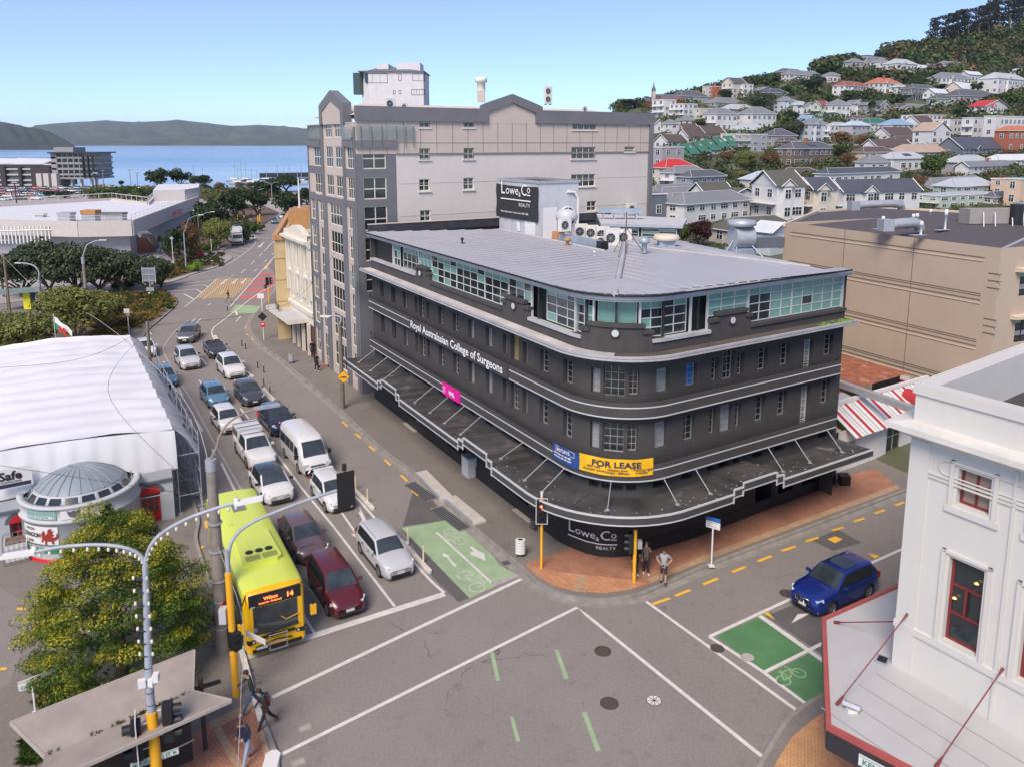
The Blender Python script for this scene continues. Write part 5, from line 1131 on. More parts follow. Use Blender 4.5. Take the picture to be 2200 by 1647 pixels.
# ================= rusty roofed corner shop =================
SH=t8('corner_shop','white weatherboard takeaway shop with rusty iron roof and striped awning roof','shop',tuple(G(1880,960)));sh0=V3(SH.location);psh=put(SH,sh0)
fa,fb=G(1800,1018),G(1964,958);dS=(fb-fa).normalized();nS=V3((dS.y,-dS.x,0));wS=14
mRust=mat('rusty_corrugated_iron',(.30,.105,.055),.85,var=.35,scale=1.5,wave=(.28,M9.atan2(dS.y,dS.x),1.),rust=((.45,.28,.2),1.2,.6));mCorG=mat('grey_corrugated_iron',(.42,.43,.45),.6,var=.1,wave=(.28,M9.atan2(dS.y,dS.x),1.))
pw=Path([('L',fa,dS,12)]);mb=MB();mB=mat('white_weatherboard',(.68,.67,.65),.7,var=.05,wave=(.18,0,.5,'Z'))
F8(mb,pw,0,12,0,2.9,[(5.2,6.9,.15,2.5),(.6,1.7,.8,2.0)],mB,.12);mb.face([fa,fa-nS*wS,fa-nS*wS+V3((0,0,4)),fa+V3((0,0,3))],mB);psh(mb,'wall')
o=window(SH,pw,6.05,.15,1.7,2.35,2,2,m2,mG9,off=-.08,name='glass_door');o.location-=sh0;o=window(SH,pw,1.15,.8,1.1,1.2,1,1,mW9,mGlassL,off=-.08);o.location-=sh0
mb=MB();ra=[V3((*G(*q,4.6)[:2],4.6))for q in((1800,830),(1905,868))]
A_,B_=pw.at(-.2,-2.6)[0]+V3((0,0,4.1)),pw.at(12,-2.6)[0]+V3((0,0,4.1));C_,D_=B_-nS*11,A_-nS*11
mb.face([A_,B_,C_+V3((0,0,.2)),D_+V3((0,0,.2))],mRust);psh(mb,'rusty_roof')
mb=MB();mb.face([pw.at(-.2,-2.55)[0]+V3((0,0,4.12)),pw.at(3.8,-2.55)[0]+V3((0,0,4.12)),pw.at(3.8,-1.2)[0]+V3((0,0,3.9)),pw.at(-.2,-1.2)[0]+V3((0,0,3.9))],mCorG);psh(mb,'grey_roof_strip')
mb=MB();cols=[mW9,mat('stripe_red',(.42,.03,.04),.6),mW9,mat('stripe_olive',(.30,.30,.16),.6),mW9,mat('stripe_blue',(.22,.27,.36),.6)];wds=[.35,.3,.3,.06,.22,.1]
q=.3;k=0
while q<12:
 w=wds[k%6];mb.face([pw.at(q,.9)[0]+V3((0,0,2.65)),pw.at(q+w,.9)[0]+V3((0,0,2.65)),pw.at(q+w-0,-1.3)[0]+V3((0,0,4.0)),pw.at(q,-1.3)[0]+V3((0,0,4.0))],cols[k%6]);q+=w;k+=1
psh(mb,'striped_awning');mb=MB();band(mb,pw,0,12,[(-1.4,4.0),(-1.2,4.0),(-1.2,4.25),(-1.4,4.25)],mW9);psh(mb,'white_ridge')
mb=MB();c=pw.at(8.3,.2)[0]+V3((0,0,3.6));mb.T8([c-nS*.9,c+nS*.55],.5,cols[1],16);mb.T8([c+nS*.55,c+nS*.62],.5,mW9,20);
psh(mb,'round_sign');mb=MB();
for i,t in enumerate(('THE BEST','COFFEE','AROUND')):X8(mb,t,.15,mGrey,lambda x,z:c+nS*.65+dS*x+V3((0,0,z)),-.34,.14-i*.2,bold=.004)
psh(mb,'lettering')
mb=MB()
for q,z,r0 in((8.3,1.3,.42),(9.7,.75,.28)):mb.K8();p,d,n=pw.at(q,.03);mb.T8([p+V3((0,0,z)),p+n*.03+V3((0,0,z))],r0,mK9,24)
for i in range(4):mb.K8();X8(mb,('GRILLED','KEBABS','FRESH','DAILY')[i],.13,mLet,(lambda q0,z0:(lambda x,z:pw.at(q0+x,.08)[0]+V3((0,0,z0+z))))(8.02,1.45-.16*i))
psh(mb,'shop_roundel',split=True)
p=G(1812,1043);PL=t8('planter','leafy shrub in a black square planter by the shop wall','planter',tuple(p));mb=MB();mb.P8([(-.3,-.3),(.3,-.3),(.3,.3),(-.3,.3)],.13,.75,mK9);mb.B8('pot',PL)
p=G(1783,1040);mb=MB();mb.T8([(0,0,.13),(0,0,.85)],.2,mConc,12);mb.T8([(0,0,.85),(0,0,.92)],.22,m3,12);mb.B8('small_bin',None,'small speckled concrete bin at the end of the black building','litter bin',loc=tuple(p))
mb=MB();a,b=G(1800,822,4.6),G(1960,878,4.6);mb.box((a+b)/2,((b-a).length,.5,.4),mGalv,ang=M9.atan2((b-a).y,(b-a).x));mb.B8('yard_wall',None,'long pale capped wall between the rusty roof and the tan building','wall')
# ================= white building in the right foreground =================
wc=V3((*G(1917,1425,4.0)[:2],0));we=V3((*G(2200,1590,4.0)[:2],0));wd_=(we-wc).normalized();wn_=V3((wd_.y,-wd_.x,0));
if wn_.dot(-wc)<0:wn_=-wn_
wi=V3((.80,.60,0)).normalized()
WB=t8('white_building','white plastered classical corner building with maroon windows and red edged canopy','building',tuple(wc));pwb=put(WB,wc)
mWP=mat('white_plaster',(.57,.555,.515),.75,var=.035,scale=.6,streak=.05,bump=.08,bscale=20);mMar=mat('maroon_frame',(.17,.025,.025),.45,var=.1)
ZT=ZZ(1972,825,wc);pf2=Path([('L',wc,wd_,22)])if wn_.dot(V3((wd_.y,-wd_.x,0)))>0 else None
wq=lambda x,y:(lambda v:((V3((v.x,v.y,0))-wc).dot(wd_),v.z))(VW(x,y,wc,wc+wd_))
a=wq(2052,1094);b=wq(2134,1006);c=wq(2022,1397);d=wq(2112,1208)
u0,u1=a[0],b[0];uz0,uz1=wq(2052,1081)[1],wq(2058,1004)[1];l0,l1=wq(2030,1300)[0],wq(2108,1300)[0];lz0,lz1=wq(2024,1372)[1],wq(2042,1195)[1]
step=2*1.95;nx=wq(2192,1380)[0]-l0
ops=[(u0,u1,uz0,uz1),(l0,l1,lz0,lz1),(l0+nx,l1+nx,lz0,lz1),(u0+nx,u1+nx,uz0,uz1)]
mb=MB();F8(mb,pf2,0,22,0,ZT,ops,mWP,.32)
back=wc+wi*25;mb.face([back,wc,up(wc,ZT),up(back,ZT)],mWP);mb.face([up(wc,ZT-1.5),up(pf2.at(22)[0],ZT-1.5),up(pf2.at(22)[0]+wi*20,ZT-1.5),up(back,ZT-1.5)],mat('dark_roof_membrane',(.055,.052,.05),.8,var=.3,scale=.6,rust=((.3,.29,.28),.5,.62)))
i0=wc+wi*.5+wd_*.5
mb.face([up(wc,ZT),up(pf2.at(22)[0],ZT),up(pf2.at(22)[0]+wi*.45,ZT),up(i0,ZT)],mWP);mb.face([up(wc,ZT),up(i0,ZT),up(back+wd_*.5,ZT),up(back,ZT)],mWP)
mb.face([up(i0,ZT),up(i0,ZT-1.5),up(back+wd_*.5,ZT-1.5),up(back+wd_*.5,ZT)],mWP);mb.face([up(i0,ZT),up(i0,ZT-1.5),up(pf2.at(22)[0]+wi*.45,ZT-1.5),up(pf2.at(22)[0]+wi*.45,ZT)],mWP);pwb(mb,'wall')
zc=ZZ(1958,905,wc);mb=MB();pboth=Path([('L',back,-wi,25),('L',wc,wd_,22)])
def cornice(mb,prof,m):
 bis=(wn_+V3((-wi.y,wi.x,0))*1).normalized();sn=V3((-wi.y,wi.x,0));sn=sn if sn.dot(wd_)<0 else-sn
 k=1/(1+wn_.dot(sn));rows=[]
 for base_,nn in((back,sn),(wc,None),(wc+wd_*22,wn_)):rows.append([base_+(nn*o if nn else(sn+wn_)*(o*k))+V3((0,0,z))for o,z in prof])
 mb.grid(rows,m,closed=True,sm=False)
mWC=mat('cornice_top',(.60,.58,.54),.8,var=.1,rust=((.3,.24,.18),1.6,.68))
cornice(mb,[(0,zc-.5),(.12,zc-.45),(.45,zc-.2),(.62,zc-.18),(.62,zc),(.0,zc+.08)],mWC);cornice(mb,[(0,ZT-.28),(.07,ZT-.28),(.07,ZT+.03),(0,ZT+.03)],mWP)
pwb(mb,'cornice')
mb=MB();cornice(mb,[(0,lz0-.35),(.06,lz0-.35),(.06,lz0-.12),(0,lz0-.1)],mWP);p=lambda q0,q1,z0,z1,o:mb.box(pf2.at((q0+q1)/2,o/2)[0]+V3((0,0,(z0+z1)/2)),(q1-q0,o,z1-z0),mWP,ang=M9.atan2(wd_.y,wd_.x))
p(0,.62,0,zc-.5,.05);p(l1+.55,l0+nx-.5,0,zc-.5,.05);pwb(mb,'string_course')
mb=MB()
for a,b,z0_,z1_ in ops:
 for q0,q1,y0,y1 in((a-.3,b+.3,z0_-.3,z0_-.1),(a-.22,a-.1,z0_-.1,z1_+.2),(b+.1,b+.22,z0_-.1,z1_+.2),(a-.22,b+.22,z1_+.1,z1_+.2)):mb.K8();p(q0,q1,y0,y1,.07)
pwb(mb,'window_moulding',split=True)
mb=MB();
for z0_ in():mb.K8();mb.T8([pf2.at(q,.03)[0]+V3((0,0,z0_))for q in(1.1,3.6)],.03,mWP,6)
_zf=min(zc-1.45,uz1+.62)
for z0_ in(_zf,_zf-.12):mb.K8();p(.62,22,z0_,z0_+.05,.05)
mb.K8();_rr=[(1.15+.22*M9.cos(t),zc-1.1+.22*M9.sin(t))for t in[M9.pi/2+M9.pi*k/10 for k in range(11)]]+[(3.6+.22*M9.cos(t),zc-1.1+.22*M9.sin(t))for t in[-M9.pi/2+M9.pi*k/10 for k in range(11)]];_rr.append(_rr[0]);mb.T8([pf2.at(a_,.02)[0]+V3((0,0,b_))for a_,b_ in _rr],.025,mWP,6)
pwb(mb,'frieze_moulding',split=True)
mBlind=mat('slatted_blind',(.30,.22,.18),.4,var=.05,wave=(.085,0,1.,'Z'))
for k,(a,b,z0_,z1_)in enumerate(ops):
 if k in(0,3):o=window(WB,pf2,(a+b)/2,z0_,b-a,z1_-z0_,2,1,mMar,mBlind,off=-.2,fw=.08,bar=.07)
 else:o=window(WB,pf2,(a+b)/2,z0_,b-a,z1_-z0_,1,3,mMar,mG9,off=-.2,fw=.09,bar=.08)
 o.location-=wc
mb=MB();q=(l0+l1)/2;z=lz0+(lz1-lz0)*.5;mb.box(pf2.at(q,-.14)[0]+V3((0,0,z)),(.07,.05,(lz1-lz0)/3),mMar,ang=M9.atan2(wd_.y,wd_.x));pwb(mb,'glazing_bar')
for dx,dz,lb in((.3,.8,'upper'),(-.35,.52,'lower')):
 mb=MB();pp_=pf2.at(q+dx*.9,-.12)[0]+V3((0,0,lz0+(lz1-lz0)*dz));mb.lathe([(.02,.05),(.07,0),(.02,-.02)],tuple(pp_-wc),mat('warm_lamp',(.9,.5,.2),.5,var=0,emit=((1,.55,.2),.7)),12);mb.B8('lamp_glow',WB)
zC=4.0;cpts=[G(x,y,zC)for x,y in((1934,1257),(1770,1330),(1780,1560),(2010,1680),(2500,1935))];mRed=mat('red_canopy_edge',(.36,.08,.07),.5,var=.12)
mCM=mat('canopy_grey_membrane',(.44,.435,.43),.6,var=.05,scale=1.2,rust=((.36,.35,.34),.9,.66));wx=cpts[0];ex=wx+(cpts[0]-cpts[1]).normalized()*14
poly=[tuple((ex)[:2])]+[tuple(c_[:2])for c_ in cpts]+[tuple((pf2.at(22,-.3)[0])[:2]),tuple((wc+(wi+wd_)*.3)[:2]),tuple((wc+wi*14)[:2])]
mb=MB();mb.P8(poly,zC-.12,zC,mCM);cano=pwb(mb,'canopy')
mb=MB();seq=[ex]+cpts
for _i,(a,b)in enumerate(zip(seq,seq[1:])):mb.box((a+b)/2+V3((0,0,-.02+.004*_i)),((b-a).length+.08,.14+.003*_i,.16),mRed,ang=M9.atan2((b-a).y,(b-a).x));n_=V3(((b-a).y,-(b-a).x,0)).normalized()
for a,b in zip(seq[2:],seq[3:]):mb.box((a+b)/2+V3((0,0,-.42)),((b-a).length,.1,.62),mat('black_canopy_fascia',(.03,.03,.035),.4),ang=M9.atan2((b-a).y,(b-a).x))
pwb(mb,'canopy_edge')
mb=MB();a,b=cpts[2],cpts[3];dd=(b-a).normalized();nn=V3((dd.y,-dd.x,0));nn=nn if nn.dot(a)<0 else-nn
sgn=t8('street_sign','white KENT TCE street sign with green letters on the black canopy fascia','street sign',tuple(a+dd*1.2));k0=a+dd*.95+nn*.09+V3((0,0,-.62));mGr=mat('sign_green',(.02,.22,.14),.5)
mb=MB();mb.box(k0+dd*.62+V3((0,0,.18)),(1.25,.03,.36),mW9,ang=M9.atan2(dd.y,dd.x));o=mb.B8('sign_plate',sgn);o.data.transform(Matrix.Translation(-sgn.location))
tx=MB();X8(tx,'KENT TCE',.24,mGr,lambda x,z:k0+nn*.03+dd*(x+.1)+V3((0,0,z+.1)),bold=.006)
for z0_,z1_ in((.02,.04),(.32,.34)):tx.face([k0+nn*.03+dd*x+V3((0,0,z))for x,z in((.03,z0_),(1.21,z0_),(1.21,z1_),(.03,z1_))],mGr)
o=tx.B8('lettering',sgn);o.data.transform(Matrix.Translation(-sgn.location))
mb=MB()
for(x,y),(x2,y2)in(((1797,1513),(1951,1317)),((2010,1647),(2156,1434)),((1793,1336),(1930,1306))):
 A_=G(x,y,zC+.03);W2_=wq(x2,y2);B_=pf2.at(W2_[0],.03)[0]+V3((0,0,W2_[1]))
 if x2==1930:B_=wc+wi*.6+V3((0,0,5.3))
 mb.K8();mb.T8([A_,A_.lerp(B_,.05),A_.lerp(B_,.1)],[.06,.05,.022],mMar,6);mb.T8([A_.lerp(B_,.1),B_.lerp(A_,.08),B_],[.02,.02,.05],mMar,6)
pwb(mb,'canopy_tie',split=True)
p=G(1830,1527,zC);mb=MB();mb.box((0,0,.2),(.5,.12,.35),mGalv,ax=((.8,-.6,0),(.3,.4,.86),(-.5,-.7,.5)));mb.box((0,0,.05),(.3,.2,.1),mW9);mb.B8('floodlight',None,'small floodlight standing on the grey canopy by the corner tie rod','floodlight',loc=tuple(p))
mb=MB();p=G(1895,1417,zC);mb.box((0,0,.005),(.55,.4,.01),mGalv);mb.box((.05,0,.012),(.35,.28,.012),mK9);mb.B8('roof_hatch',None,'square drain opening in the grey canopy beside the white wall','roof drain',loc=tuple(p),rotz=.9)
mb=MB()
for i in range(4):
 o_=.9+i*.95;mb.T8([pf2.at(0.02,o_)[0]+V3((0,0,zC+.008)),pf2.at(14,o_)[0]+V3((0,0,zC+.008))],.018,mat('membrane_seam',(.28,.28,.28),.8),4)
o=mb.B8('canopy_seams',cano)
o.data.transform(Matrix.Translation(-wc))
mb=MB();p=G(1790,1580,0);mb.T8([(0,0,0),(0,0,3.4)],.09,mSignalY,10);mb.B8('yellow_pole',None,'yellow pole standing under the edge of the red canopy','pole',loc=(p.x,p.y,0))
# ================= welsh dragon bar under white shrink wrap =================
rD=2.78;_f=G(188,1206);db0=V3((_f.x,_f.y,0))+V3((_f.x,_f.y,0)).normalized()*rD;DB=t8('dragon_bar','pale grey round fronted bar with ribbed dome and red doors','bar',tuple(db0));pdb=put(DB,db0)
mBar=mat('pale_grey_plaster',(.46,.48,.50),.75,var=.05,streak=.12);mSlate=mat('slate_trim',(.10,.115,.13),.6);mDome=mat('blue_grey_dome',(.27,.31,.345),.5,var=.08,scale=1,metal=.2);mRedD=mat('red_door',(.52,.015,.02),.45)
fd=V_;fdn=NR
mb=MB();mb.lathe([(rD,0),(rD,2.2),(rD+.12,2.25),(rD+.12,2.38),(rD+.02,2.42),(rD+.02,2.95),(rD+.12,3.0),(rD+.12,3.12),(rD-.2,3.12),(rD-.2,2.7)],(0,0,0),mBar,56,mf=lambda a,b:mSlate if a in(1,)else mBar);mb.B8('drum',DB)
mb=MB();mb.lathe([(rD+.02,0),(rD+.03,.32),(rD,.33)],(0,0,0),mRedD,56);mb.lathe([(rD+.01,1.0),(rD+.05,1.02),(rD+.05,1.12),(rD+.01,1.14)],(0,0,0),mSlate,56);mb.B8('plinth',DB)
mb=MB();mb.lathe([(rD-.18,2.7),(rD-.36,2.9),(rD-.7,3.42)],(0,0,0),mBar,56);mb.lathe([(rD-.66,3.4),(rD-1.1,3.78),(rD-1.7,4.05),(.5,4.25),(.02,4.28)],(0,0,0),mDome,48)
for k in range(24):a=k*M9.pi/12;mb.T8([((rD-e)*M9.cos(a),(rD-e)*M9.sin(a),z+.02)for e,z in((.66,3.4),(1.1,3.78),(1.7,4.05),(2.4,4.26))],.03,mDome,4)
mb.B8('dome',DB)
for k in range(16):
 a=-M9.pi/2+(k-8)*M9.pi/9.5;mb=MB();r0,r1=rD-.36,rD-.62;w=.16
 P_=lambda rr,aa,z:(rr*M9.cos(aa),rr*M9.sin(aa),z)
 mb.face([P_(r0+.04,a-w,2.98),P_(r0+.04,a+w,2.98),P_(r1+.04,a+w*1.05,3.36),P_(r1+.04,a-w*1.05,3.36)],mBar);mb.face([P_(r0+.06,a-w*.78,3.02),P_(r0+.06,a+w*.78,3.02),P_(r1+.07,a+w*.8,3.32),P_(r1+.07,a-w*.8,3.32)],mG9);mb.B8('dome_window',DB)
base_l=-fd*14;wO=db0-fd*14+NR*.3;qd=[(V3((*VW(x_,1100,wO,wO+fd)[:2],0))-wO).dot(fd)for x_ in(45,326,376)];WE=qd[2];pf3=Path([('L',wO,fd,WE)])
mb=MB();F8(mb,pf3,0,WE,0,3.1,[(qd[0]-.55,qd[0]+.55,0,1.9),(qd[1]-.5,qd[1]+.5,0,1.9)],mBar,.25);e=pf3.at(WE)[0];mb.face([e,e+U*21,e+U*21+V3((0,0,3.1)),e+V3((0,0,3.1))],mBar);band(mb,pf3,0,WE,[(0,2.4),(.1,2.42),(.1,2.55),(0,2.57)],mSlate);pdb(mb,'wall')
for q in qd[:2]:
 o=window(DB,pf3,q,.05,1.0,1.85,3,3,mRedD,[mRedD,mG9,mG9],off=-.2,name='red_door',fw=.1,bar=.07);o.location-=db0
 mb=MB();p,d,n=pf3.at(q,.02)
 for k in range(8):a0,a1=M9.pi*k/8,M9.pi*(k+1)/8;f_=lambda a,r_2:p+d*(r_2*M9.cos(a))+V3((0,0,1.85+r_2*M9.sin(a)*.8));mb.face([f_(a0,.55),f_(a1,.55),f_(a1,.75),f_(a0,.75)],mSlate)
 for k in range(8):a0,a1=M9.pi*k/8,M9.pi*(k+1)/8;mb.face([p+V3((0,0,1.85)),f_(a0,.55),f_(a1,.55)],mRedD)
 pdb(mb,'door_arch')
mb=MB();aP=lambda a,z,o=.0:db0+V3(((rD+o)*M9.cos(a),(rD+o)*M9.sin(a),z));
def cyl_panel(mb,a0,a1,z0,z1,m,o):
 n=12;mb.grid([[aP(a0+(a1-a0)*k/n,z0,o),aP(a0+(a1-a0)*k/n,z1,o)]for k in range(n+1)],m)
ac=M9.atan2(-40.3,21.7-0)
a0,a1=ac-.62,ac+.28;a0=M9.radians(-125);a1=M9.radians(-73)
mSea_=mat('sea_green_sign',(.20,.36,.33),.6);mDG=mat('sign_mid_green',(.03,.22,.11),.6);
cyl_panel(mb,R(-118),R(-84),2.46,2.93,mSea_,.06);cyl_panel(mb,R(-80),R(-55),2.46,2.98,mW9,.05);pdb(mb,'upper_sign_panel')
mb=MB();cyl_panel(mb,R(-127),R(-84),1.15,2.1,mW9,.04);cyl_panel(mb,R(-127),R(-84),.68,1.15,mDG,.045);pdb(mb,'lower_sign_panel')
tx=MB();cf_=lambda a_s,z0,o:(lambda x,z:aP(R(a_s)+x/rD,z0+z,o))
X8(tx,'WELSH',.16,mW9,cf_(-116,2.55,.09),bold=.004);X8(tx,'DRAGON',.26,mW9,cf_(-106,2.53,.09),sx=.8,bold=.004);X8(tx,'BAR',.16,mW9,cf_(-91,2.55,.09),bold=.004)
mRdD=mat('dragon_red',(.30,.03,.02),.6,var=0)
X8(tx,'WELSH',.19,mK9,cf_(-122,1.88,.07),bold=.004);X8(tx,'DRAGON',.33,mK9,cf_(-125.5,1.52,.07),sx=.78,bold=.008);X8(tx,'BAR',.19,mK9,cf_(-119,1.24,.07),bold=.004)
X8(tx,'REGULAR LIVE ENTERTAINMENT',.115,mW9,cf_(-126.5,1.0,.07),bold=.004);X8(tx,'(04) 385-6566',.16,mW9,cf_(-120,.84,.07),bold=.004);X8(tx,'Pub in the Middle of the Road',.1,mW9,cf_(-125,.72,.07),bold=.003)
dr=[(0,.1),(.08,.3),(.02,.5),(.12,.62),(.2,.72),(.28,.6),(.3,.45),(.42,.55),(.5,.78),(.72,.85),(.66,.7),(.82,.72),(.72,.55),(.86,.5),(.72,.42),(.78,.35),(.95,.4),(1.0,.6),(1.06,.55),(1.04,.3),(.9,.2),(.78,.18),(.82,.02),(.7,0),(.66,.14),(.5,.16),(.36,.12),(.36,-.04),(.24,-.02),(.26,.14),(.18,.22),(.1,.08)]
f_=cf_(-102,1.2,.07);tx.face([f_(x*.82,z*1.0)for x,z in dr],mRdD)
dk2=[(0,.4),(.05,.2),(.12,.05),(.3,0),(.48,.05),(.55,.2),(.6,.4),(.5,.32),(.42,.3),(.3,.36),(.18,.3),(.1,.32)]
f_=cf_(-74,2.55,.08);tx.face([f_(x,z)for x,z in dk2],mSlate);pdb(tx,'lettering')
TT=t8('shrink_wrap','white shrink wrap tent covering the roof and scaffolding of the bar','tent',(-26,50,5));tt0=V3(TT.location)
FR,BR,BL=V3((-18.9,42.0,5.2)),V3((-31.8,63.7,5.2)),V3((-39.9,59.3,5.2));FL2=FR+(BL-BR)*1.45;BL=BR+(BL-BR)*1.15
mWrap=mat('shrink_wrap_film',(.74,.74,.75),.38,var=.03,scale=.5,bump=.35,bscale=1.2,spec=.6);rows=[];NI,NJ=48,22;rr=random.Random(2)
for i in range(NI+1):
 t=i/NI;a=FR.lerp(BR,t);b=FL2.lerp(BL,t);row=[]
 sag=-.2*abs(M9.sin(t*M9.pi*12))**.6
 for j in range(NJ+1):
  s=j/NJ;row.append(a.lerp(b,s)+V3((0,0,sag+.35*M9.sin(s*M9.pi)+mnoise.noise(V3((i*.5,j*.3,2)))*.13)))
 rows.append(row)
mb=MB();mb.grid(rows,mWrap)
mb.B8('roof_sheet',TT).data.transform(Matrix.Translation(-tt0))
mb=MB();rows=[]
for j in range(41):
 s=j/40;p=FR.lerp(FL2,s)+V3((0,0,.35*M9.sin(s*M9.pi)-.06));xx=(V3((p.x,p.y,0))-db0).dot(fd)
 lo=2.95+(1.25*max(0,1-abs(xx-.1)/3.0));out=NR*(.35+.1*M9.sin(j*2.1))
 rows.append([p+out*0,(p+out*.6).lerp(V3((p.x,p.y,lo)),.5)+out*.3+V3((0,0,.0)),V3((p.x,p.y,lo))+out*.6])
mb.grid(rows,mWrap);mb.B8('front_skirt',TT).data.transform(Matrix.Translation(-tt0))
mb=MB();rows=[]
for j in range(49):
 t=j/48;p=FR.lerp(BR,t);o=-NL*-0+NL*0;o=-V3((NL.x,NL.y,0))*(1.1+.25*M9.sin(j*1.9));sag=-.12*abs(M9.sin(t*M9.pi*12))**.6
 rows.append([p+V3((0,0,sag)),p+o*.55+V3((0,0,-.7+.2*M9.sin(j*2.3))),p+o+V3((0,0,-1.75+.25*M9.sin(j*1.4)))])
mb.grid(rows,mWrap);mb.B8('side_skirt',TT).data.transform(Matrix.Translation(-tt0))
mb=MB();p=lambda j,z:FR.lerp(FL2,j)+V3((0,0,z))+NR*.5
s0_=.63;put_=lambda x,z:FR.lerp(FL2,s0_)+fd*x+NR*.62+V3((0,0,-1.45+z))
mb.face([put_(-.1,-.1),put_(1.5,-.1),put_(1.5,.95),put_(-.1,.95)],mW9);mb.face([put_(0,-.05)+NR*.01,put_(1.42,-.05)+NR*.01,put_(1.42,.15)+NR*.01,put_(0,.15)+NR*.01],q11)
X8(mb,'Safe',.62,mK9,lambda x,z:put_(x,z)+NR*.02,.05,.36,bold=.02);X8(mb,'SCAFFOLDING',.14,mK9,lambda x,z:put_(x,z)+NR*.02,.1,.2,bold=.003);mb.B8('safe_sign',None,'white Safe scaffolding sign with navy strip on the front skirt','sign')
sc=MB();aU=ang_u
S0=FR+V3((0,0,-5.2));outv=-V3((NL.x,NL.y,0))*1.2
for k in range(11):
 for o in(0.,1.):
  p=S0+U*(k*2.2)+outv*o+V_*0;sc.T8([(p.x,p.y,.13),(p.x,p.y,4.9)],.03,mGalv,5);sc.box((p.x,p.y,.16),(.3,.3,.05),mConc)
for z in(1.2,2.4,3.6,4.6):
 for o in(0.,1.):a=S0+outv*o;sc.T8([(a.x,a.y,z),(a.x+U.x*22,a.y+U.y*22,z)],.028,mGalv,5)
for k in range(11):
 for z in(1.2,3.6):a=S0+U*(k*2.2);b=a+outv;sc.T8([(a.x,a.y,z),(b.x,b.y,z)],.026,mGalv,5)
for k in range(10):a=S0+U*(k*2.2)+outv;b=a+U*2.2;sc.T8([(a.x,a.y,.2),(b.x,b.y,2.4)],.025,mGalv,5)
for s_ in(.18,.38,.74,.9):p=FR.lerp(FL2,s_)+NR*.9;sc.T8([(p.x,p.y,.13),(p.x,p.y,3.6)],.03,mGalv,5)
a=FR.lerp(FL2,.16)+NR*.9;b=FR.lerp(FL2,.99)+NR*.9
for z in(1.9,):
 for(s0_2,s1_2)in((.05,.2),(.7,.99)):p,q=FR.lerp(FL2,s0_2)+NR*.95,FR.lerp(FL2,s1_2)+NR*.95;sc.T8([(p.x,p.y,z),(q.x,q.y,z)],.028,mGalv,5)
sc.B8('scaffolding',None,'galvanised tube scaffolding along the street side of the wrapped bar','scaffolding')
p=G(38,1205);TK=t8('ibc_tank','cut open white tank in a wire cage with rubbish beside the red door','tank',tuple(p),.55)
mb=MB();mb.P8([(-.5,-.5),(.5,-.5),(.5,.5),(-.5,.5)],.28,1.15,mW9);mb.box((0,0,1.16),(.9,.9,.02),mat('rubbish',(.16,.11,.08),.9,var=.6,scale=6));mb.B8('tank',TK)
mb=MB()
for k in range(6):
 t=-.55+1.1*k/5
 for a,b in(((t,-.55),(t,-.55)),((t,.55),(t,.55)),((-.55,t),(-.55,t)),((.55,t),(.55,t))):mb.T8([(*a,.2),(*b,1.35)],.014,mGalv,4)
for z in(.25,.6,.95,1.35):
 c4=[(-.55,-.55,z),(.55,-.55,z),(.55,.55,z),(-.55,.55,z),(-.55,-.55,z)];mb.T8(c4,.014,mGalv,4)
mb.B8('cage',TK);mb=MB()
for y in(-.45,0,.45):mb.box((0,y,.07),(1.15,.14,.14),mat('grey_pallet',(.22,.20,.18),.9))
mb.box((0,0,.17),(1.15,1.1,.05),mat('grey_pallet',(0,0,0)));mb.B8('pallet',TK)
p=V3((*G(215,760)[:2],0));q=BR.lerp(BL,.55);FG=t8('flag','Welsh flag drooping from a thin pole beyond the white tent','flag',(q.x,q.y+1,0));mb=MB();mb.T8([(0,0,0),(0,0,7.4)],.04,mGalv,6);mb.B8('pole',FG)
rows=[[(i*.14,.08*M9.sin(i*1.1),7.2-j*.25-i*.12)for j in range(5)]for i in range(11)]
mb=MB();mb.grid(rows,mW9,mf=lambda a,b:mW9 if b<2 else mat('flag_green',(.01,.25,.08),.7));mb.face([(.35+x*.8,-.14,6.0+z*.8-x*.7)for x,z in dr],mat('flag_red',(.5,.02,.02),.7));mb.B8('cloth',FG)
# ================= supermarket =================
SM=t8('supermarket','long low cream supermarket with a broad white roof and railings','supermarket',(-80,160,0));sm0=V3(SM.location);psm=put(SM,sm0)
mSM=mat('warm_cream_fascia',(.52,.485,.45),.8,var=.05,streak=.05);mSMw=mat('grey_lower_wall',(.38,.38,.40),.8,var=.05);mSMr=mat('white_membrane_roof',(.66,.66,.68),.6,var=.03,scale=.1)
zr=6.6;outl=[(-260,478),(0,478),(168,482),(283,480),(425,426),(428,418),(340,418),(318,440),(240,430),(0,444),(-260,452)]
P_=[G(x,y,zr)for x,y in outl];mb=MB();mb.P8([tuple(p[:2])for p in P_],zr-.3,zr-.1,mSMr);psm(mb,'roof')
mb=MB()
for i in(0,1,2,3,4,6,7,8,9):
 a,b=P_[i],P_[(i+1)%len(P_)];mb.box((a+b)/2+V3((0,0,-.9 if i<4 else-.2)),((b-a).length,.5,2.8 if i<4 else 1.4),mSM,ang=M9.atan2((b-a).y,(b-a).x))
psm(mb,'fascia');c_=sum(P_,V3())/len(P_);mb=MB();mb.P8([tuple((p+(c_-p).normalized()*2.5)[:2])for p in P_[:5]]+[tuple(P_[7][:2]),tuple(P_[9][:2])],0,zr-2,mSMw);psm(mb,'wall')
mb=MB();q_=[G(*a,zr+1.4)for a in((336,414),(395,414),(428,408),(425,395),(345,396))];q2=[V3((*G(x,y,zr)[:2],0))for x,y in((330,432),(398,430),(428,424),(430,415),(342,416))];mb.P8([tuple(p[:2])for p in q2],zr-.2,zr+2.6,mSM,top=mSMr);psm(mb,'raised_corner')
mb=MB();
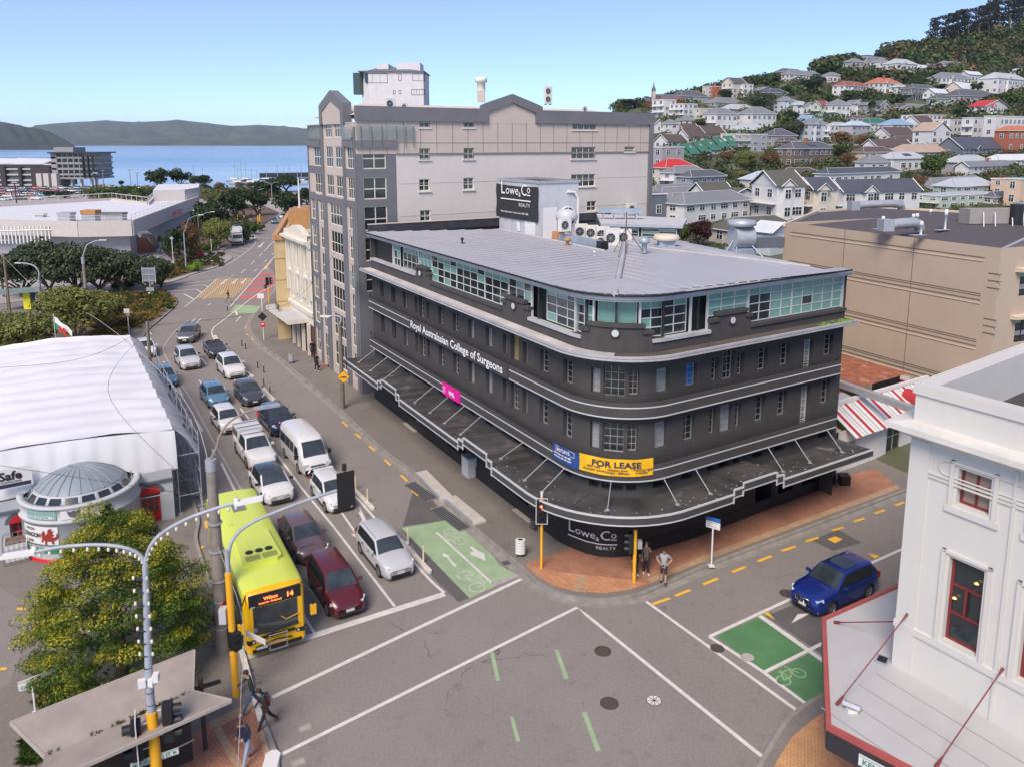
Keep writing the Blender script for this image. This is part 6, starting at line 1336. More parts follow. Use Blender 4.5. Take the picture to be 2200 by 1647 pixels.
for i in(0,1,2,3):
 a,b=P_[i]+V3((0,0,.5)),P_[i+1]+V3((0,0,.5));n=int((b-a).length/3)
 for z in(.5,1.0):mb.T8([a+V3((0,0,z)),b+V3((0,0,z))],.03,mW9,4)
 for k in range(n+1):p=a.lerp(b,k/n);mb.T8([p,p+V3((0,0,1))],.03,mW9,4)
for i in(6,7,8):
 a,b=P_[i]+V3((0,0,.5)),P_[i+1]+V3((0,0,.5));n=int((b-a).length/3)
 mb.T8([a+V3((0,0,1.2)),b+V3((0,0,1.2))],.07,mW9,4)
 for k in range(n+1):p=a.lerp(b,k/n);mb.T8([p,p+V3((0,0,1.2))],.05,mW9,4)
psm(mb,'railing')
for x,y,w,h,d,m,lb in((144,475,2.2,1.6,2,mGalv,'round topped grey vent box on the supermarket roof'),(197,480,2.4,2.4,2,mat('rusty_galvanised',(0,0,0)),'rusty topped vent box on the supermarket roof'),(238,474,5.2,1.5,2,mGrey,'long grey plant unit on the supermarket roof'),(88,466,1.6,.6,1.4,mat('cream_cowl',(0,0,0)),'small low vent on the supermarket roof, leftmost')):
 p=G(x,y,zr);mb=MB();mb.P8([(-w/2,-d/2),(w/2,-d/2),(w/2,d/2),(-w/2,d/2)],-.1,h*.7,mGalv);mb.P8([(-w/2-.15,-d/2-.1),(w/2+.15,-d/2-.1),(w/2+.15,d/2+.1),(-w/2-.15,d/2+.1)],h*.7,h,m);mb.B8('roof_vent',None,lb,'roof vent',loc=tuple(p))
mb=MB();a=G(300,520,4.2)
mk_=lambda x,y,z:G(x,y,z)-sm0
for(x0,y0,z0),(x1,y1,z1)in(((300,505,5.2),(318,503,5.2)),((318,503,5.2),(337,530,1.2))):mb.T8([mk_(x0,y0,z0),mk_(x1,y1,z1)],.6,mGrey,4)
mb.B8('dark_portal',SM)
mb=MB();
for x in range(2,112,8):mb.box(mk_(x,505,4.6),(.2,.2,3.2),mW9)
for z,y in((6.3,488),(3.2,515)):mb.T8([mk_(0,497 if z>6 else 517,z),mk_(112,494 if z>6 else 512,z)],.15,mW9,4)
mb.B8('pergola',SM)
mb=MB();X8(mb,'NEW WORLD',1.5,mat('sign_red',(.5,.02,.03),.5),plane_fn(mk_(366,468,zr-.2),(G(425,426,zr)-G(283,480,zr)),.45),bold=.05);mb.B8('lettering',SM)
p=G(306,545);mb=MB();mb.box((0,0,1.6),(5,1,3.2),mat('red_brickwork',(.32,.12,.07),.85,var=.2,scale=2),ang=.9);mb.B8('brick_wall',None,'short red brick wall at the supermarket corner','wall',loc=(p.x,p.y,0))
# ================= waterfront apartments =================
CQ=t8('waterfront_apartments','grey multi storey waterfront apartments with outrigger columns and flat overhanging roof','apartment building',tuple(G(165,402)));c0=V3(CQ.location);D_=c0.y;s_=D_/1714;pcq=put(CQ,c0)
mCQ=mat('waterfront_grey',(.30,.29,.295),.8,var=.06);mCQd=mat('dark_brown_cladding',(.05,.038,.04),.8);mCQg=mat('waterfront_glass',(.09,.11,.115),.15,var=.4,scale=.3)
X_=lambda px:(px-1100)*s_/.986;Zq=lambda y:H+(306-y)*s_
def slab(mb,x0,x1,y0,y1,d0,d1,m):mb.P8([(X_(x0),D_+d0),(X_(x1),D_+d0),(X_(x1),D_+d1),(X_(x0),D_+d1)],Zq(y1),Zq(y0),m)
mb=MB();slab(mb,119,212,328,380,1.5,16,mCQg);slab(mb,119,161,317,329,3,14,mCQ);slab(mb,119,132,328,400,0,16,mCQ);pcq(mb,'wall')
mb=MB();
for y in(337,349,361,373,381):mb.K8();slab(mb,119,213,y,y+4,0,17,mCQ)
pcq(mb,'floor_slab',split=True)
mb=MB();slab(mb,117,219,327,330,-1.5,18,m3);pcq(mb,'flat_roof');mb=MB()
for x in(188,198,208):mb.K8();slab(mb,x,x+2.4,336,382,-1.4,-.2,m3)
for x in(130,142,154,166,178):mb.K8();slab(mb,x,x+1.5,330,381,-.1,.6,mCQ)
for x in(152,172,194,204):mb.K8();slab(mb,x,x+3,381,401,2,4,mW9)
for x in(100,115,132):mb.K8();slab(mb,x,x+11,372,404,-6,-3,mSM)
pcq(mb,'column',split=True)
CR=t8('terraced_apartments','lower waterfront terrace with pale gabled roofs and dark brown fin walls','apartment building',tuple(G(55,404)));r0_=V3(CR.location);pcr=put(CR,r0_)
mb=MB();slab(mb,-200,118,352,403,1.5,14,mCQg);pcr(mb,'wall');mb=MB()
for y in(352,362,374,386,396):mb.K8();slab(mb,-200,118,y,y+3,.5,14,mSM)
pcr(mb,'floor_slab',split=True);mb=MB()
for x0,x1 in((75,116),(10,20),(48,54),(-60,-40)):mb.K8();slab(mb,x0,x1,359,399,-.5,1.4,mCQd)
pcr(mb,'fin_wall',split=True);mb=MB()
for a,b in((-190,-60),(-60,30),(0,100)):
 m_=(a+b)/2;y0,y1=D_-.5,D_+15;f_=lambda px,z,y:(X_(px),y,z)
 mb.K8();mb.face([f_(a,Zq(353),y0),f_(b,Zq(353),y0),f_(b-8,Zq(343),y1),f_(a+8,Zq(341),y1)],mSMr);mb.face([f_(b,Zq(353),y0),f_(b-8,Zq(343),y1),f_(b,Zq(353),y1)],mCQ)
pcr(mb,'roof',split=True)
# ================= houses on the hillside =================
HC={}
def h8q(kind,name):
 C_={'w':{'white':(.62,.62,.61),'cream':(.58,.53,.44),'grey':(.33,.34,.35),'blue grey':(.25,.29,.34),'yellow':(.60,.48,.26),'beige':(.46,.42,.36),'green':(.36,.44,.37),'pale blue':(.48,.53,.58),'brick':(.36,.12,.07),'brown':(.16,.12,.095),'dark':(.05,.05,.055),'slate':(.13,.15,.18),'peach':(.60,.45,.33),'lilac':(.40,.41,.47),'pale green':(.42,.50,.43)},'r':{'grey':(.20,.205,.215),'dark grey':(.10,.103,.112),'navy':(.075,.08,.10),'brown':(.105,.075,.06),'red':(.50,.035,.03),'orange':(.48,.15,.07),'rust':(.30,.08,.05),'green':(.03,.15,.10),'blue':(.22,.35,.50),'white':(.60,.62,.64),'olive':(.10,.10,.075),'tan':(.42,.31,.23),'pale blue':(.45,.52,.60),'silver':(.42,.44,.46)}}[kind]
 return mat(('wall_' if kind=='w' else 'roof_')+name.replace(' ','_'),C_[name],.75 if kind=='w' else .6,var=.07,scale=.4,**({'wave':(.2,0,.35,'Z')}if kind=='w' and name not in('brick','dark')else{}))
def hwin(w,h,fm=None,cols=2):
 k=(round(w,1),round(h,1),cols,(fm or mW9).name)
 if k not in HC:
  mb=MB();mb.box((0,.0,h/2),(w+.24,.08,h+.24),fm or mW9);mb.box((0,-.045,h/2),(w,.03,h),mG9)
  for i in range(1,cols):mb.box((-w/2+w*i/cols,-.06,h/2),(.09,.03,h),fm or mW9)
  mb.box((0,-.06,h*.62),(w,.03,.08),fm or mW9)
  o=mb.B8('window');HC[k]=o.data;bpy.data.objects.remove(o)
 return HC[k]
HS=[]
def house(x0,x1,yb,ye,rr_=.4,kind='h',wall='white',roof='grey',st=2,label='',rot=0,fl='',name='house',depth=None,P=None,pitch=.56,sc=2.444,ox=1300,oy=0,cat='house'):
 w=(x1-x0)/sc;xc=ox+(x0+rr_*(x1-x0))/sc
 P=P or T(xc,oy+yb/sc)
 if P is None:print('no terrain',label);return
 s=P.y/1714;w*=1.2;phi=M9.atan2(P.x,P.y);ang=R(31.9+rot);ca,sa=max(.25,M9.cos(phi+ang)),max(.25,M9.sin(phi+ang))
 a=max(3.5,(1-rr_)*w*s/ca);b=max(3.5,rr_*w*s/sa);h=(yb-ye)/sc*s*1.15
 if rr_<.05:b=depth or a*.8
 a=min(a,34);b=min(b,34)
 root=t8(name,label,cat,tuple(P),ang,'houses on the hillside' if name=='house' else None);mw_=h8q('w',wall);mr_=h8q('r',roof)
 mb=MB();mb.P8([(0,0),(a,0),(a,b),(0,b)],-4,h,mw_);mb.B8('wall',root)
 e=.45;mb=MB();th=.18;tr_=mW9
 hr=min(a,b)/2*pitch*1.25
 c=[(-e,-e),(a+e,-e),(a+e,b+e),(-e,b+e)];up3=lambda p,z:(p[0],p[1],z)
 if kind in 'hp':
  mb.P8(c,h-.05,h+.1,tr_)
  if a>b:r0,r1=(b/2,b/2),(a-b/2,b/2)
  else:r0,r1=(a/2,a/2),(a/2,b-a/2)
  z=h+hr;C4=[up3(p,h+.1)for p in c];R0,R1=up3(r0,z),up3(r1,z)
  if a>b:fs=([C4[0],C4[1],R1,R0],[C4[1],C4[2],R1],[C4[2],C4[3],R0,R1],[C4[3],C4[0],R0])
  else:fs=([C4[0],C4[1],R0],[C4[1],C4[2],R1,R0],[C4[2],C4[3],R1],[C4[3],C4[0],R0,R1])
  for f in fs:mb.face(f,mr_)
  for p,q in((C4[0],R0),(C4[1],R1 if a>b else R0),(R0,R1)):mb.T8([p,q],.09,q01,4)
 elif kind in 'gG':
  z=h+hr*1.25
  if kind=='g':
   A0,A1,B0,B1=(-e,-e,h),(a+e,-e,h),(-e,b+e,h),(a+e,b+e,h);M0,M1=(-e,b/2,z),(a+e,b/2,z)
   mb.face([A0,A1,M1,M0],mr_);mb.face([B1,B0,M0,M1],mr_);mb.face([(0,0,h-.1),(0,b,h-.1),(0,b/2,z-.25)],mw_);mb.face([(a,0,h-.1),(a,b,h-.1),(a,b/2,z-.25)],mw_)
   for p,q in((A0,M0),(B0,M0),(A1,M1)):mb.T8([p,q],.12,tr_,4)
  else:
   A0,A1,B0,B1=(-e,-e,h),(-e,b+e,h),(a+e,-e,h),(a+e,b+e,h);M0,M1=(a/2,-e,z),(a/2,b+e,z)
   mb.face([A0,A1,M1,M0],mr_);mb.face([B1,B0,M0,M1],mr_);mb.face([(0,0,h-.1),(a,0,h-.1),(a/2,0,z-.25)],mw_)
   for p,q in((A0,M0),(B0,M0)):mb.T8([p,q],.12,tr_,4)
 else:
  mb.P8([(-.15,-.15),(a+.15,-.15),(a+.15,b+.15),(-.15,b+.15)],h,h+.3,tr_ if 'd' not in fl else m3,top=mr_)
 ro=mb.B8('roof',root)
 if 'c' in fl:mb=MB();mb.box((a*.45,b*.4,h+hr),(.8,.8,2.2),h8q('w','brick'));mb.box((a*.45,b*.4,h+hr+1.15),(1,1,.2),mConc);mb.B8('chimney',ro)
 if 's' in fl:mb=MB();z=h+hr*.5+.14;mb.box((a*.5,b*.22,z+.05),(min(3.5,a*.4),1.6,.06),mG9,ax=((1,0,0),(0,M9.cos(.4),M9.sin(.4)),(0,-M9.sin(.4),M9.cos(.4))));mb.B8('solar_panel',ro)
 if 'q' in fl:
  mb=MB()
  for xx in(0,a):
   for k in range(int(h/.6)):mb.box((xx,0,.3+k*.6),(.7 if k%2 else .5,.1,.3),h8q('r','red'));
  mb.B8('quoins',root)
 nf=max(1,int(a/3.0));nl=max(1,int(b/3.0));sh=h/st;wh=min(1.5,sh*.5);ww=1.3 if a>6 else 1.0
 for k in range(st):
  z=sh*k+sh*.35
  for i in range(nf):
   if rnd.random()<.12:continue
   o=obj('window',hwin(ww+(.8 if(i+k)%3==1 else 0),wh,cols=2+(1 if(i+k)%3==1 else 0)),root);o.location=(a*(i+.5)/nf,-.03,z)
  for i in range(nl):
   if rnd.random()<.12:continue
   o=obj('window',hwin(ww,wh),root);o.location=(-.03,b*(i+.5)/nl,z);o.rotation_euler=(0,0,-M9.pi/2)
 if 'b' in fl:
  for k in range(1,st):
   mb=MB();z=sh*k;mb.P8([(-1.3,0),(0,0),(0,b),(-1.3,b)],z-.15,z,mW9);mb.T8([(-1.3,0,z+.95),(-1.3,b,z+.95)],.05,mW9,4)
   n=int(b/1.2)
   for j in range(n+1):mb.T8([(-1.3,b*j/n,z),(-1.3,b*j/n,z+.95)],.03,mW9,4)
   mb.B8('balcony',root)
 if 'v' in fl:
  mb=MB();mb.face([(-.3,-1.7,sh*.82),(a+.3,-1.7,sh*.82),(a+.3,0,sh),(-.3,0,sh)],mr_)
  for j in range(int(a/2)+1):mb.box((a*j/int(a/2+.001 if a>2 else 1),-1.6,sh*.3),(.12,.12,sh*1.1),mW9)
  mb.B8('verandah',root)
 if 'y' in fl:
  for fx in(.22,.78)if 'Y' in fl else(.3,):
   mb=MB();x=a*fx;mb.P8([(x-1.4,0),(x-.9,-.9),(x+.9,-.9),(x+1.4,0)],-1,h*.96,mw_);mb.B8('bay',root)
   for k in range(st):o=obj('window',hwin(1.2,wh+.2),root);o.location=(x,-.93,sh*k+sh*.3)
   mb=MB();z=h;mb.face([(x-1.8,-1.3,z-.1),(x,-1.3,z+1.3),(x,2,z+1.3),(x-1.8,2,z-.1)],mr_);mb.face([(x+1.8,-1.3,z-.1),(x,-1.3,z+1.3),(x,2,z+1.3),(x+1.8,2,z-.1)],mr_);mb.face([(x-1.6,-1.1,z-.1),(x+1.6,-1.1,z-.1),(x,-1.1,z+1.15)],mw_);mb.T8([(x-1.85,-1.3,z-.1),(x,-1.3,z+1.32),(x+1.85,-1.3,z-.1)],.1,mW9,4);mb.B8('gable',root)
 HS.append((P,a,b,ang));return root
TBL="""
545 600 515 465 .4 f brick dark_grey 2 c|small orange brick tower house on the skyline right of the church
345 520 552 512 .3 h grey dark_grey 1 |long low house with dark hip roof just right of the church
520 560 516 464 .3 f cream grey 3 |narrow cream block on the skyline left of the brick tower house
620 725 520 450 .45 g cream olive 3 b|cream gabled house on the skyline with green tinted roof and balconies
692 765 512 455 .4 f white grey 3 b|white stepped flats with balconies right of the cream gabled skyline house
760 880 502 482 .3 G grey grey 1 |wide grey gabled roof house above the tall dark tree clump
820 940 522 492 .35 h blue_grey navy 1 |long blue grey house with navy roof beside the grey gabled roof
895 1030 425 385 .3 h grey dark_grey 1 |upper grey roofed house alone against the sky, left end of the ridge
915 1125 438 398 .25 h white grey 2 |long white house with low grey roof just under the ridge line
1145 1222 438 402 .4 h white grey 1 |small white cottage on the ridge left of the dark trees
1255 1342 382 334 .4 h grey grey 2 b|grey stepped house on the ridge left of the flat topped one
1340 1455 352 302 .3 f grey green 2 d|grey green flat topped modern house highest on the ridge
1400 1478 388 335 .5 h white grey 2 b|white balconied house at the left of the big white ridge pair
1470 1610 405 345 .4 h white silver 2 yb|large white two storey villa with grey roof on the ridge
1560 1690 388 360 .3 h pale_green white 1 |long pale house with whitish roof right of the large ridge villa
1685 1740 376 352 .4 g grey dark_grey 1 |small grey gabled cottage left of the long ridge villa
1740 1892 378 345 .3 h white grey 1 |long white house with grey hip roof near the bush edge
2105 2200 356 320 .3 f brown dark_grey 1 d|dark timber house with white edged flat roof at the far right in the bush
2132 2215 402 376 .3 h white silver 1 |white house cut off by the right edge of the photo below the timber one
1205 1355 520 460 .35 h white rust 3 y|white three storey house with rusty red roof in the middle of the slope
1375 1525 492 445 .4 h white orange 2 yc|white villa with bright orange roof right of the rusty red roof
1500 1580 502 465 .4 p white silver 2 |white house with a steep pointed tower roof
1565 1710 528 474 .35 h slate dark_grey 2 bv|dark blue grey verandahed house right of the pointed tower
1705 1880 472 418 .35 h white grey 2 y|white house with grey hip roof above the green and white roofs
1870 1955 432 398 .4 g white white 1 |small white gabled house high on the right by the bush
1810 1925 468 446 .3 h grey green 1 |low house showing mostly a dark green roof
1802 1940 512 474 .5 g cream white 2 |cream house with broad white gable roof
1985 2200 495 424 .35 h white silver 2 y|big white two storey house with rows of windows near the right edge
1970 2102 446 416 .3 h white green 1 |white house with pale green roof behind the big white one
1680 1780 542 498 .45 g white white 2 b|white cottage with pale gable below the dark verandahed house
1700 1800 556 524 .4 h green olive 1 |small pale green cottage under the white gabled cottage
1785 2030 562 512 .3 h grey dark_grey 2 v|long grey verandahed house with dark roof at right mid slope
1920 2085 628 570 .4 G white red 2 y|white house with red gabled roof ends near the parked cars
255 360 622 540 .5 f white white 3 b|tall white stepped modern block under the church, left part
350 470 632 560 .5 f white grey 3 b|white stepped modern block with round windows, right of the tall one
450 572 628 580 .4 f cream grey 2 |cream flat roofed house with a dark pergola
530 700 562 542 .3 h grey grey 1 |low house with wide grey hip roof behind the cream pergola house
605 770 602 578 .3 h beige silver 1 |low house with white ribbed roof on the left slope
522 672 692 612 .4 h white grey 2 b|white two storey house with glazed balcony below the ribbed roof
700 872 682 610 .4 h white grey 2 |large plain white two storey house with grey hip roof
895 985 600 540 .5 h pale_blue grey 3 y|pale three storey house with grey roof right of the tall dark tree clump
965 1062 602 560 .4 h white silver 2 |white house with light blue grey roof behind the three storey pale house
1000 1092 604 566 .4 G white brown 1 |small white house with brown gable left of the pale green villa
1090 1165 612 562 .5 g pale_green rust 2 b|pale green villa with red roof and white balconies
1158 1268 628 562 .5 h white grey 2 b|white square house between the pale green villa and the gabled pair
1265 1345 608 558 .5 G white grey 2 y|white house with steep pointed gable left of the palm
1340 1392 610 562 .5 G grey grey 2 |grey white gabled house directly left of the palm tree
1395 1482 612 564 .5 G grey dark_grey 2 b|grey gabled house directly right of the palm tree
1485 1642 592 570 .3 h white brown 1 |low white house with brown roof right of the palm
1540 1752 606 580 .3 h white grey 1 |long low white house with light grey roof mid slope
1580 1818 662 614 .4 f white white 2 b|long white flat roofed house above the navy gabled roof
220 296 702 660 .5 G white brown 1 |first small white gabled unit at the left, beside the apartment wall
294 378 712 660 .5 h white grey 2 |second small white unit with grey roof beside the apartment wall
374 468 668 638 .4 h white grey 1 |white cottage with grey roof behind the small white units
216 300 772 748 .4 G white brown 1 |low brown roofed unit at the far left of the brown roof cluster
270 412 780 750 .4 g white brown 1 |front brown roofed white unit of the cluster
380 522 752 724 .4 g white brown 1 |brown roofed white unit in the middle of the cluster
470 612 738 708 .4 g grey brown 2 |brown roofed grey unit at the right of the cluster
370 482 706 688 .4 g white brown 1 |brown roofed unit at the back of the cluster
650 832 702 686 .3 h white silver 1 |long low white house with pale roof behind the white balcony flats
618 742 772 716 .5 f cream green 2 b|cream flats with green trimmed flat roof and terraces, left half
700 832 802 722 .5 f grey green 3 b|grey flats with green roof edge stepping down, right half
820 980 772 722 .4 h grey dark_grey 2 |grey house with big dark roof right of the green edged flats
900 1002 780 748 .4 h brown brown 1 |brown roofed lower wing beside the big dark roof
980 1112 640 630 .3 h white blue 1 |house showing mainly a bright blue roof
1012 1148 752 668 .45 h pale_blue grey 3 y|tall pale grey three storey house with lace balcony
1142 1212 748 674 .5 f white white 3 b|narrow white house stacked with balconies
1165 1262 712 668 .4 h yellow silver 2 |yellow house behind the stacked balconies
1245 1368 718 668 .4 h lilac pale_blue 2 |lilac grey house with pale blue roof
1270 1360 650 626 .3 h white brown 1 |small white house with brown roof above the yellow house
1330 1478 692 656 .4 h white green 2 |white house with dark green hip roof
1446 1590 712 664 .4 h white blue 2 b|white house with light blue roof right of the green hip roof
1572 1720 698 660 .55 g white brown 2 |white house with very steep brown gable roof
1735 1905 735 645 .4 f white white 3 b|big white apartment block with long balconies, left half
1880 1992 752 640 .4 f white grey 3 b|big white apartment block with long balconies, right half
1992 2215 778 636 .2 f white silver 3 |massive plain white block at the right edge
1632 1782 792 704 .5 G white tan 3 |white three storey gabled house with tan roof
1420 1602 752 718 .4 g white brown 2 |white house with chocolate roof below the blue roof
1480 1622 775 742 .3 h white brown 1 |low brown roofed house in front of the chocolate roof
2056 2215 802 704 .35 h brick orange 2 |orange brick two storey house with orange tiled roof at the right edge
1762 2045 835 792 .4 g slate navy 2 y|slate blue gabled cottage with white trim and dormers
910 1162 882 796 .3 h brown dark_grey 2 cs|dark brown brick house with grey hip roof and solar panels
1115 1332 792 768 .3 f grey white 1 |low white curved roof building behind the autumn trees
1360 1576 802 776 .3 g white brown 1 |long low white house with brown roof, upper
1300 1482 852 808 .3 h cream brown 1 |low cream house with brown roof, lower
1492 1762 838 806 .3 h beige tan 1 |wide house with tan tiled hip roof
1325 1480 912 862 .4 h white grey 1 |white cottage with grey hip roof, left of a pair
1440 1642 908 845 .35 h white silver 1 s|white villa with silver roof and solar panels, right of a pair
1790 1982 928 864 .4 h grey silver 1 v|grey villa with silver hip roof beside the green tree
1852 2200 935 886 .15 g white grey 2 c|long white weatherboard building with brick chimney
2000 2215 872 848 .3 h white white 1 |low house with bright white roof at the right edge
242 452 975 895 .35 h cream red 2 qv|cream house with bright red roof and red quoins
300 505 988 920 .3 h white grey 2 b|white grey roofed house in front of the red roof
385 602 1008 942 .3 h blue_grey dark_grey 2 |blue grey weatherboard house with dark roof in front of the red roofed one
872 1122 942 932 .3 h grey brown 1 |wide dark brown hip roof behind the cream villas
720 952 992 952 .3 h white pale_blue 1 |white house with pale blue ribbed hip roof
1110 1590 990 925 .12 h white navy 1 |very long white house with navy roof
1620 1990 1010 995 .3 h grey grey 1 |wide low grey roof behind the pale green house
2005 2142 1075 1042 .3 h white dark_grey 1 |low white house with dark roof right of the pale green modern house
2142 2215 1085 962 .4 f peach blue 2 |peach block with blue roof at the right edge
2065 2142 1030 955 .4 f orange_frame orange 2 |orange scaffold clad house frame left of the peach block
455 640 1082 1022 .35 g white olive 1 |olive roofed cottage with white fretwork gable, left of two
600 784 1092 1040 .3 G white olive 1 |olive roofed cottage with white fretwork gable, right of two
312 722 1182 1088 .25 h white grey 2 |long white weatherboard building with dark grey hip roof
212 306 1175 1042 .3 f slate dark_grey 1 |dark blue grey clad box against the apartment wall
300 560 1100 1055 .2 h grey grey 1 |long grey roofed range behind the white weatherboard building, nearest
240 520 1075 1030 .2 h grey grey 1 |long grey roofed range behind the white weatherboard building, middle
215 470 1050 1010 .2 h grey grey 1 |long grey roofed range behind the white weatherboard building, farthest
218 392 948 800 .45 f grey grey 3 |grey concrete flats left of the green roofed terraces
560 955 1292 1222 .25 h beige olive 1 y|beige cottage with olive hip roofs behind the big fan
792 955 1345 1238 .45 G pale_blue white 1 |pale blue weatherboard house with white roof beside the tan building
"""
mat('wall_orange_frame',(.6,.22,.12),.7)
for ln in TBL.strip().split('\n'):
 a,lb=ln.split('|');t=a.split()
 fl=t[9]if len(t)>9 else ''
 w_=t[6].replace('_',' ');
 if w_=='orange frame':w_='peach'
 house(float(t[0]),float(t[1]),float(t[2]),float(t[3]),float(t[4]),t[5],w_,t[7].replace('_',' '),int(t[8]),lb,fl=fl,rot=rnd.uniform(-7,7))
for x0,x1,yb,ye,lb,w_,rf_ in((782,1012,1165,1000,'tall cream villa with fretwork gable and dark roof, leftmost of three','white','olive'),(1000,1182,1165,1018,'cream and yellow villa with balcony, middle of three','cream','navy'),(1165,1568,1150,1028,'cream villa with long grey roof, rightmost of three','white','navy')):
 house(x0,x1,yb,ye,.48 if x0<1100 else .2,'g',w_,rf_,2,lb,fl='yb',rot=-14)
house(1645,2005,1100,1040,.3,'f','pale green','silver',2,'pale green modern house with terrace and glass roof lantern',fl='b',rot=-5);house(1745,1990,1045,990,.35,'h','pale green','silver',1,'pale green upper storey with white glazed lantern set back on the terrace',rot=-5)
mGT=h8q('r','green')
for k in range(6):
 x=1300+(362+k*53)/2.444;P=T(x+14,(842-k*10)/2.444);s=P.y/1714;h=62/2.444*s;w=58/2.444*s
 root=t8('terrace_house',['leftmost','second','third','fourth','fifth','rightmost'][k]+' of the six terrace houses with steep green roofs and skylights','terrace house',tuple(P),R(8),'green roofed terrace houses');mb=MB();mb.P8([(0,0),(w,0),(w,9),(0,9)],-3,h*.45,h8q('w','grey'));mb.B8('wall',root)
 mb=MB();mb.face([(0,-.6,h*.35),(w*.92,-.6,h*.35),(w*.55,5.5,h*1.25),(-w*.35,5.5,h*1.25)],mGT);mb.face([(w*.92,-.6,h*.35),(w*1.0,6,h*.35),(w*.55,5.5,h*1.25)],h8q('w','white'));mb.B8('roof',root)
 mb=MB();f=lambda a,b:V3((0,-.6,h*.35)).lerp(V3((w*.92,-.6,h*.35)),a).lerp(V3((-w*.35,5.5,h*1.25)).lerp(V3((w*.55,5.5,h*1.25)),a),b)+V3((0,-.08,.08));mb.face([f(.45,.55),f(.65,.55),f(.65,.75),f(.45,.75)],mGlassL);mb.B8('skylight',root)
P=T(1388,233);s=P.y/1714;CHh=t8('church','red brick gothic church with grey slate roof and small spire on the skyline','church',tuple(P),R(4));mBk=mat('church_brick',(.30,.075,.045),.85,var=.15,scale=1,rust=((.45,.33,.24),.5,.62));mSl=mat('church_slate',(.11,.11,.12),.7)
L_x=80*s;hb=28*s;mb=MB();mb.P8([(0,0),(L_x,0),(L_x,12),(0,12)],-6,hb*.55,mBk)
for x in(.26,.5,.74,.92):mb.P8([(L_x*x-3,-2),(L_x*x+3,-2),(L_x*x+3,1),(L_x*x-3,1)],-6,hb*.5,mBk);mb.face([(L_x*x-3,-2,hb*.5),(L_x*x+3,-2,hb*.5),(L_x*x,-2,hb*.82)],mBk)
mb.B8('wall',CHh);mb=MB();mb.face([(L_x*.17,-.5,hb*.5),(L_x*1.01,-.5,hb*.5),(L_x,6,hb*1.1),(L_x*.2,6,hb*1.1)],mSl);mb.face([(-.5,-.5,hb*.5),(L_x*.15,-.5,hb*.5),(L_x*.12,6,hb*.95),(0,6,hb*.95)],mSl);mb.face([(L_x,0,hb*.5),(L_x,12,hb*.5),(L_x,6,hb*1.12)],mBk);mb.B8('roof',CHh)
mb=MB();mb.P8([(L_x*.16,-.6),(L_x*.24,-.6),(L_x*.24,2),(L_x*.16,2)],-6,hb*1.25,mat('church_stone',(.5,.42,.34),.8));mb.lathe([(1.1,hb*1.25),(1.1,hb*1.45),(.5,hb*1.6),(.03,hb*2.0)],(L_x*.2,.6,0),mSl,8);mb.B8('spire',CHh)
for x in(.26,.5,.74,.92):o=obj('window',hwin(1.2,3.2),CHh);o.location=(L_x*x,-2.05,hb*.1)
# ================= trees and planting =================
def leaf_mat(name,c1,c2,rough=.65,big=.25,scale=.5):
 m=bpy.data.materials.new(name);m.use_nodes=True;t=m.node_tree;N=t.nodes;L=t.links;b=N['Principled BSDF'];b.inputs['Roughness'].default_value=rough;b.inputs['Specular IOR Level'].default_value=.3
 g=N.new('ShaderNodeNewGeometry');mx=N.new('ShaderNodeMix');mx.data_type='RGBA';mx.inputs[6].default_value=(*c1,1);mx.inputs[7].default_value=(*c2,1);L.new(g.outputs['Random Per Island'],mx.inputs[0])
 n=N.new('ShaderNodeTexNoise');n.inputs['Scale'].default_value=scale;n.inputs['Detail'].default_value=3;L.new(g.outputs['Position'],n.inputs[0]);r=N.new('ShaderNodeMapRange');r.inputs[1].default_value=.3;r.inputs[2].default_value=.7;r.inputs[3].default_value=1-big;r.inputs[4].default_value=1+big;L.new(n.outputs[0],r.inputs[0])
 v=N.new('ShaderNodeVectorMath');v.operation='SCALE';L.new(mx.outputs[2],v.inputs[0]);L.new(r.outputs[0],v.inputs['Scale']);L.new(v.outputs[0],b.inputs['Base Color'])
 tr_=N.new('ShaderNodeBsdfTranslucent');L.new(v.outputs[0],tr_.inputs[0]);ms_=N.new('ShaderNodeMixShader');ms_.inputs[0].default_value=.3;L.new(b.outputs[0],ms_.inputs[1]);L.new(tr_.outputs[0],ms_.inputs[2]);L.new(ms_.outputs[0],N['Material Output'].inputs[0]);MATS[name]=m;return m
lDark=leaf_mat('dark_evergreen_leaves',(.022,.042,.014),(.060,.090,.032));lPoh=leaf_mat('grey_green_leaves',(.040,.060,.028),(.12,.145,.075));lPale=leaf_mat('olive_yellow_leaves',(.12,.15,.03),(.27,.28,.09))
lGrn=leaf_mat('mid_green_leaves',(.045,.085,.015),(.11,.17,.04));lBrt=leaf_mat('bright_green_leaves',(.13,.23,.02),(.24,.36,.04));lAut=leaf_mat('russet_leaves',(.14,.075,.03),(.26,.16,.07));lRed=leaf_mat('copper_leaves',(.035,.014,.012),(.085,.035,.03));lPine=leaf_mat('pine_needles',(.012,.018,.008),(.035,.042,.018))
lYel=leaf_mat('golden_new_leaves',(.30,.29,.02),(.50,.44,.04));lTot=leaf_mat('deep_green_leaves',(.030,.065,.008),(.085,.145,.02));lTot2=leaf_mat('fresh_green_leaves',(.09,.15,.015),(.19,.25,.03));lTus=leaf_mat('golden_tussock',(.24,.17,.05),(.42,.29,.09));lOlv=leaf_mat('olive_scrub',(.06,.07,.02),(.15,.15,.06))
mBark=mat('bark',(.10,.075,.055),.95,var=.3,scale=3);mBarkG=mat('pale_bark',(.20,.17,.14),.95,var=.3,scale=3)
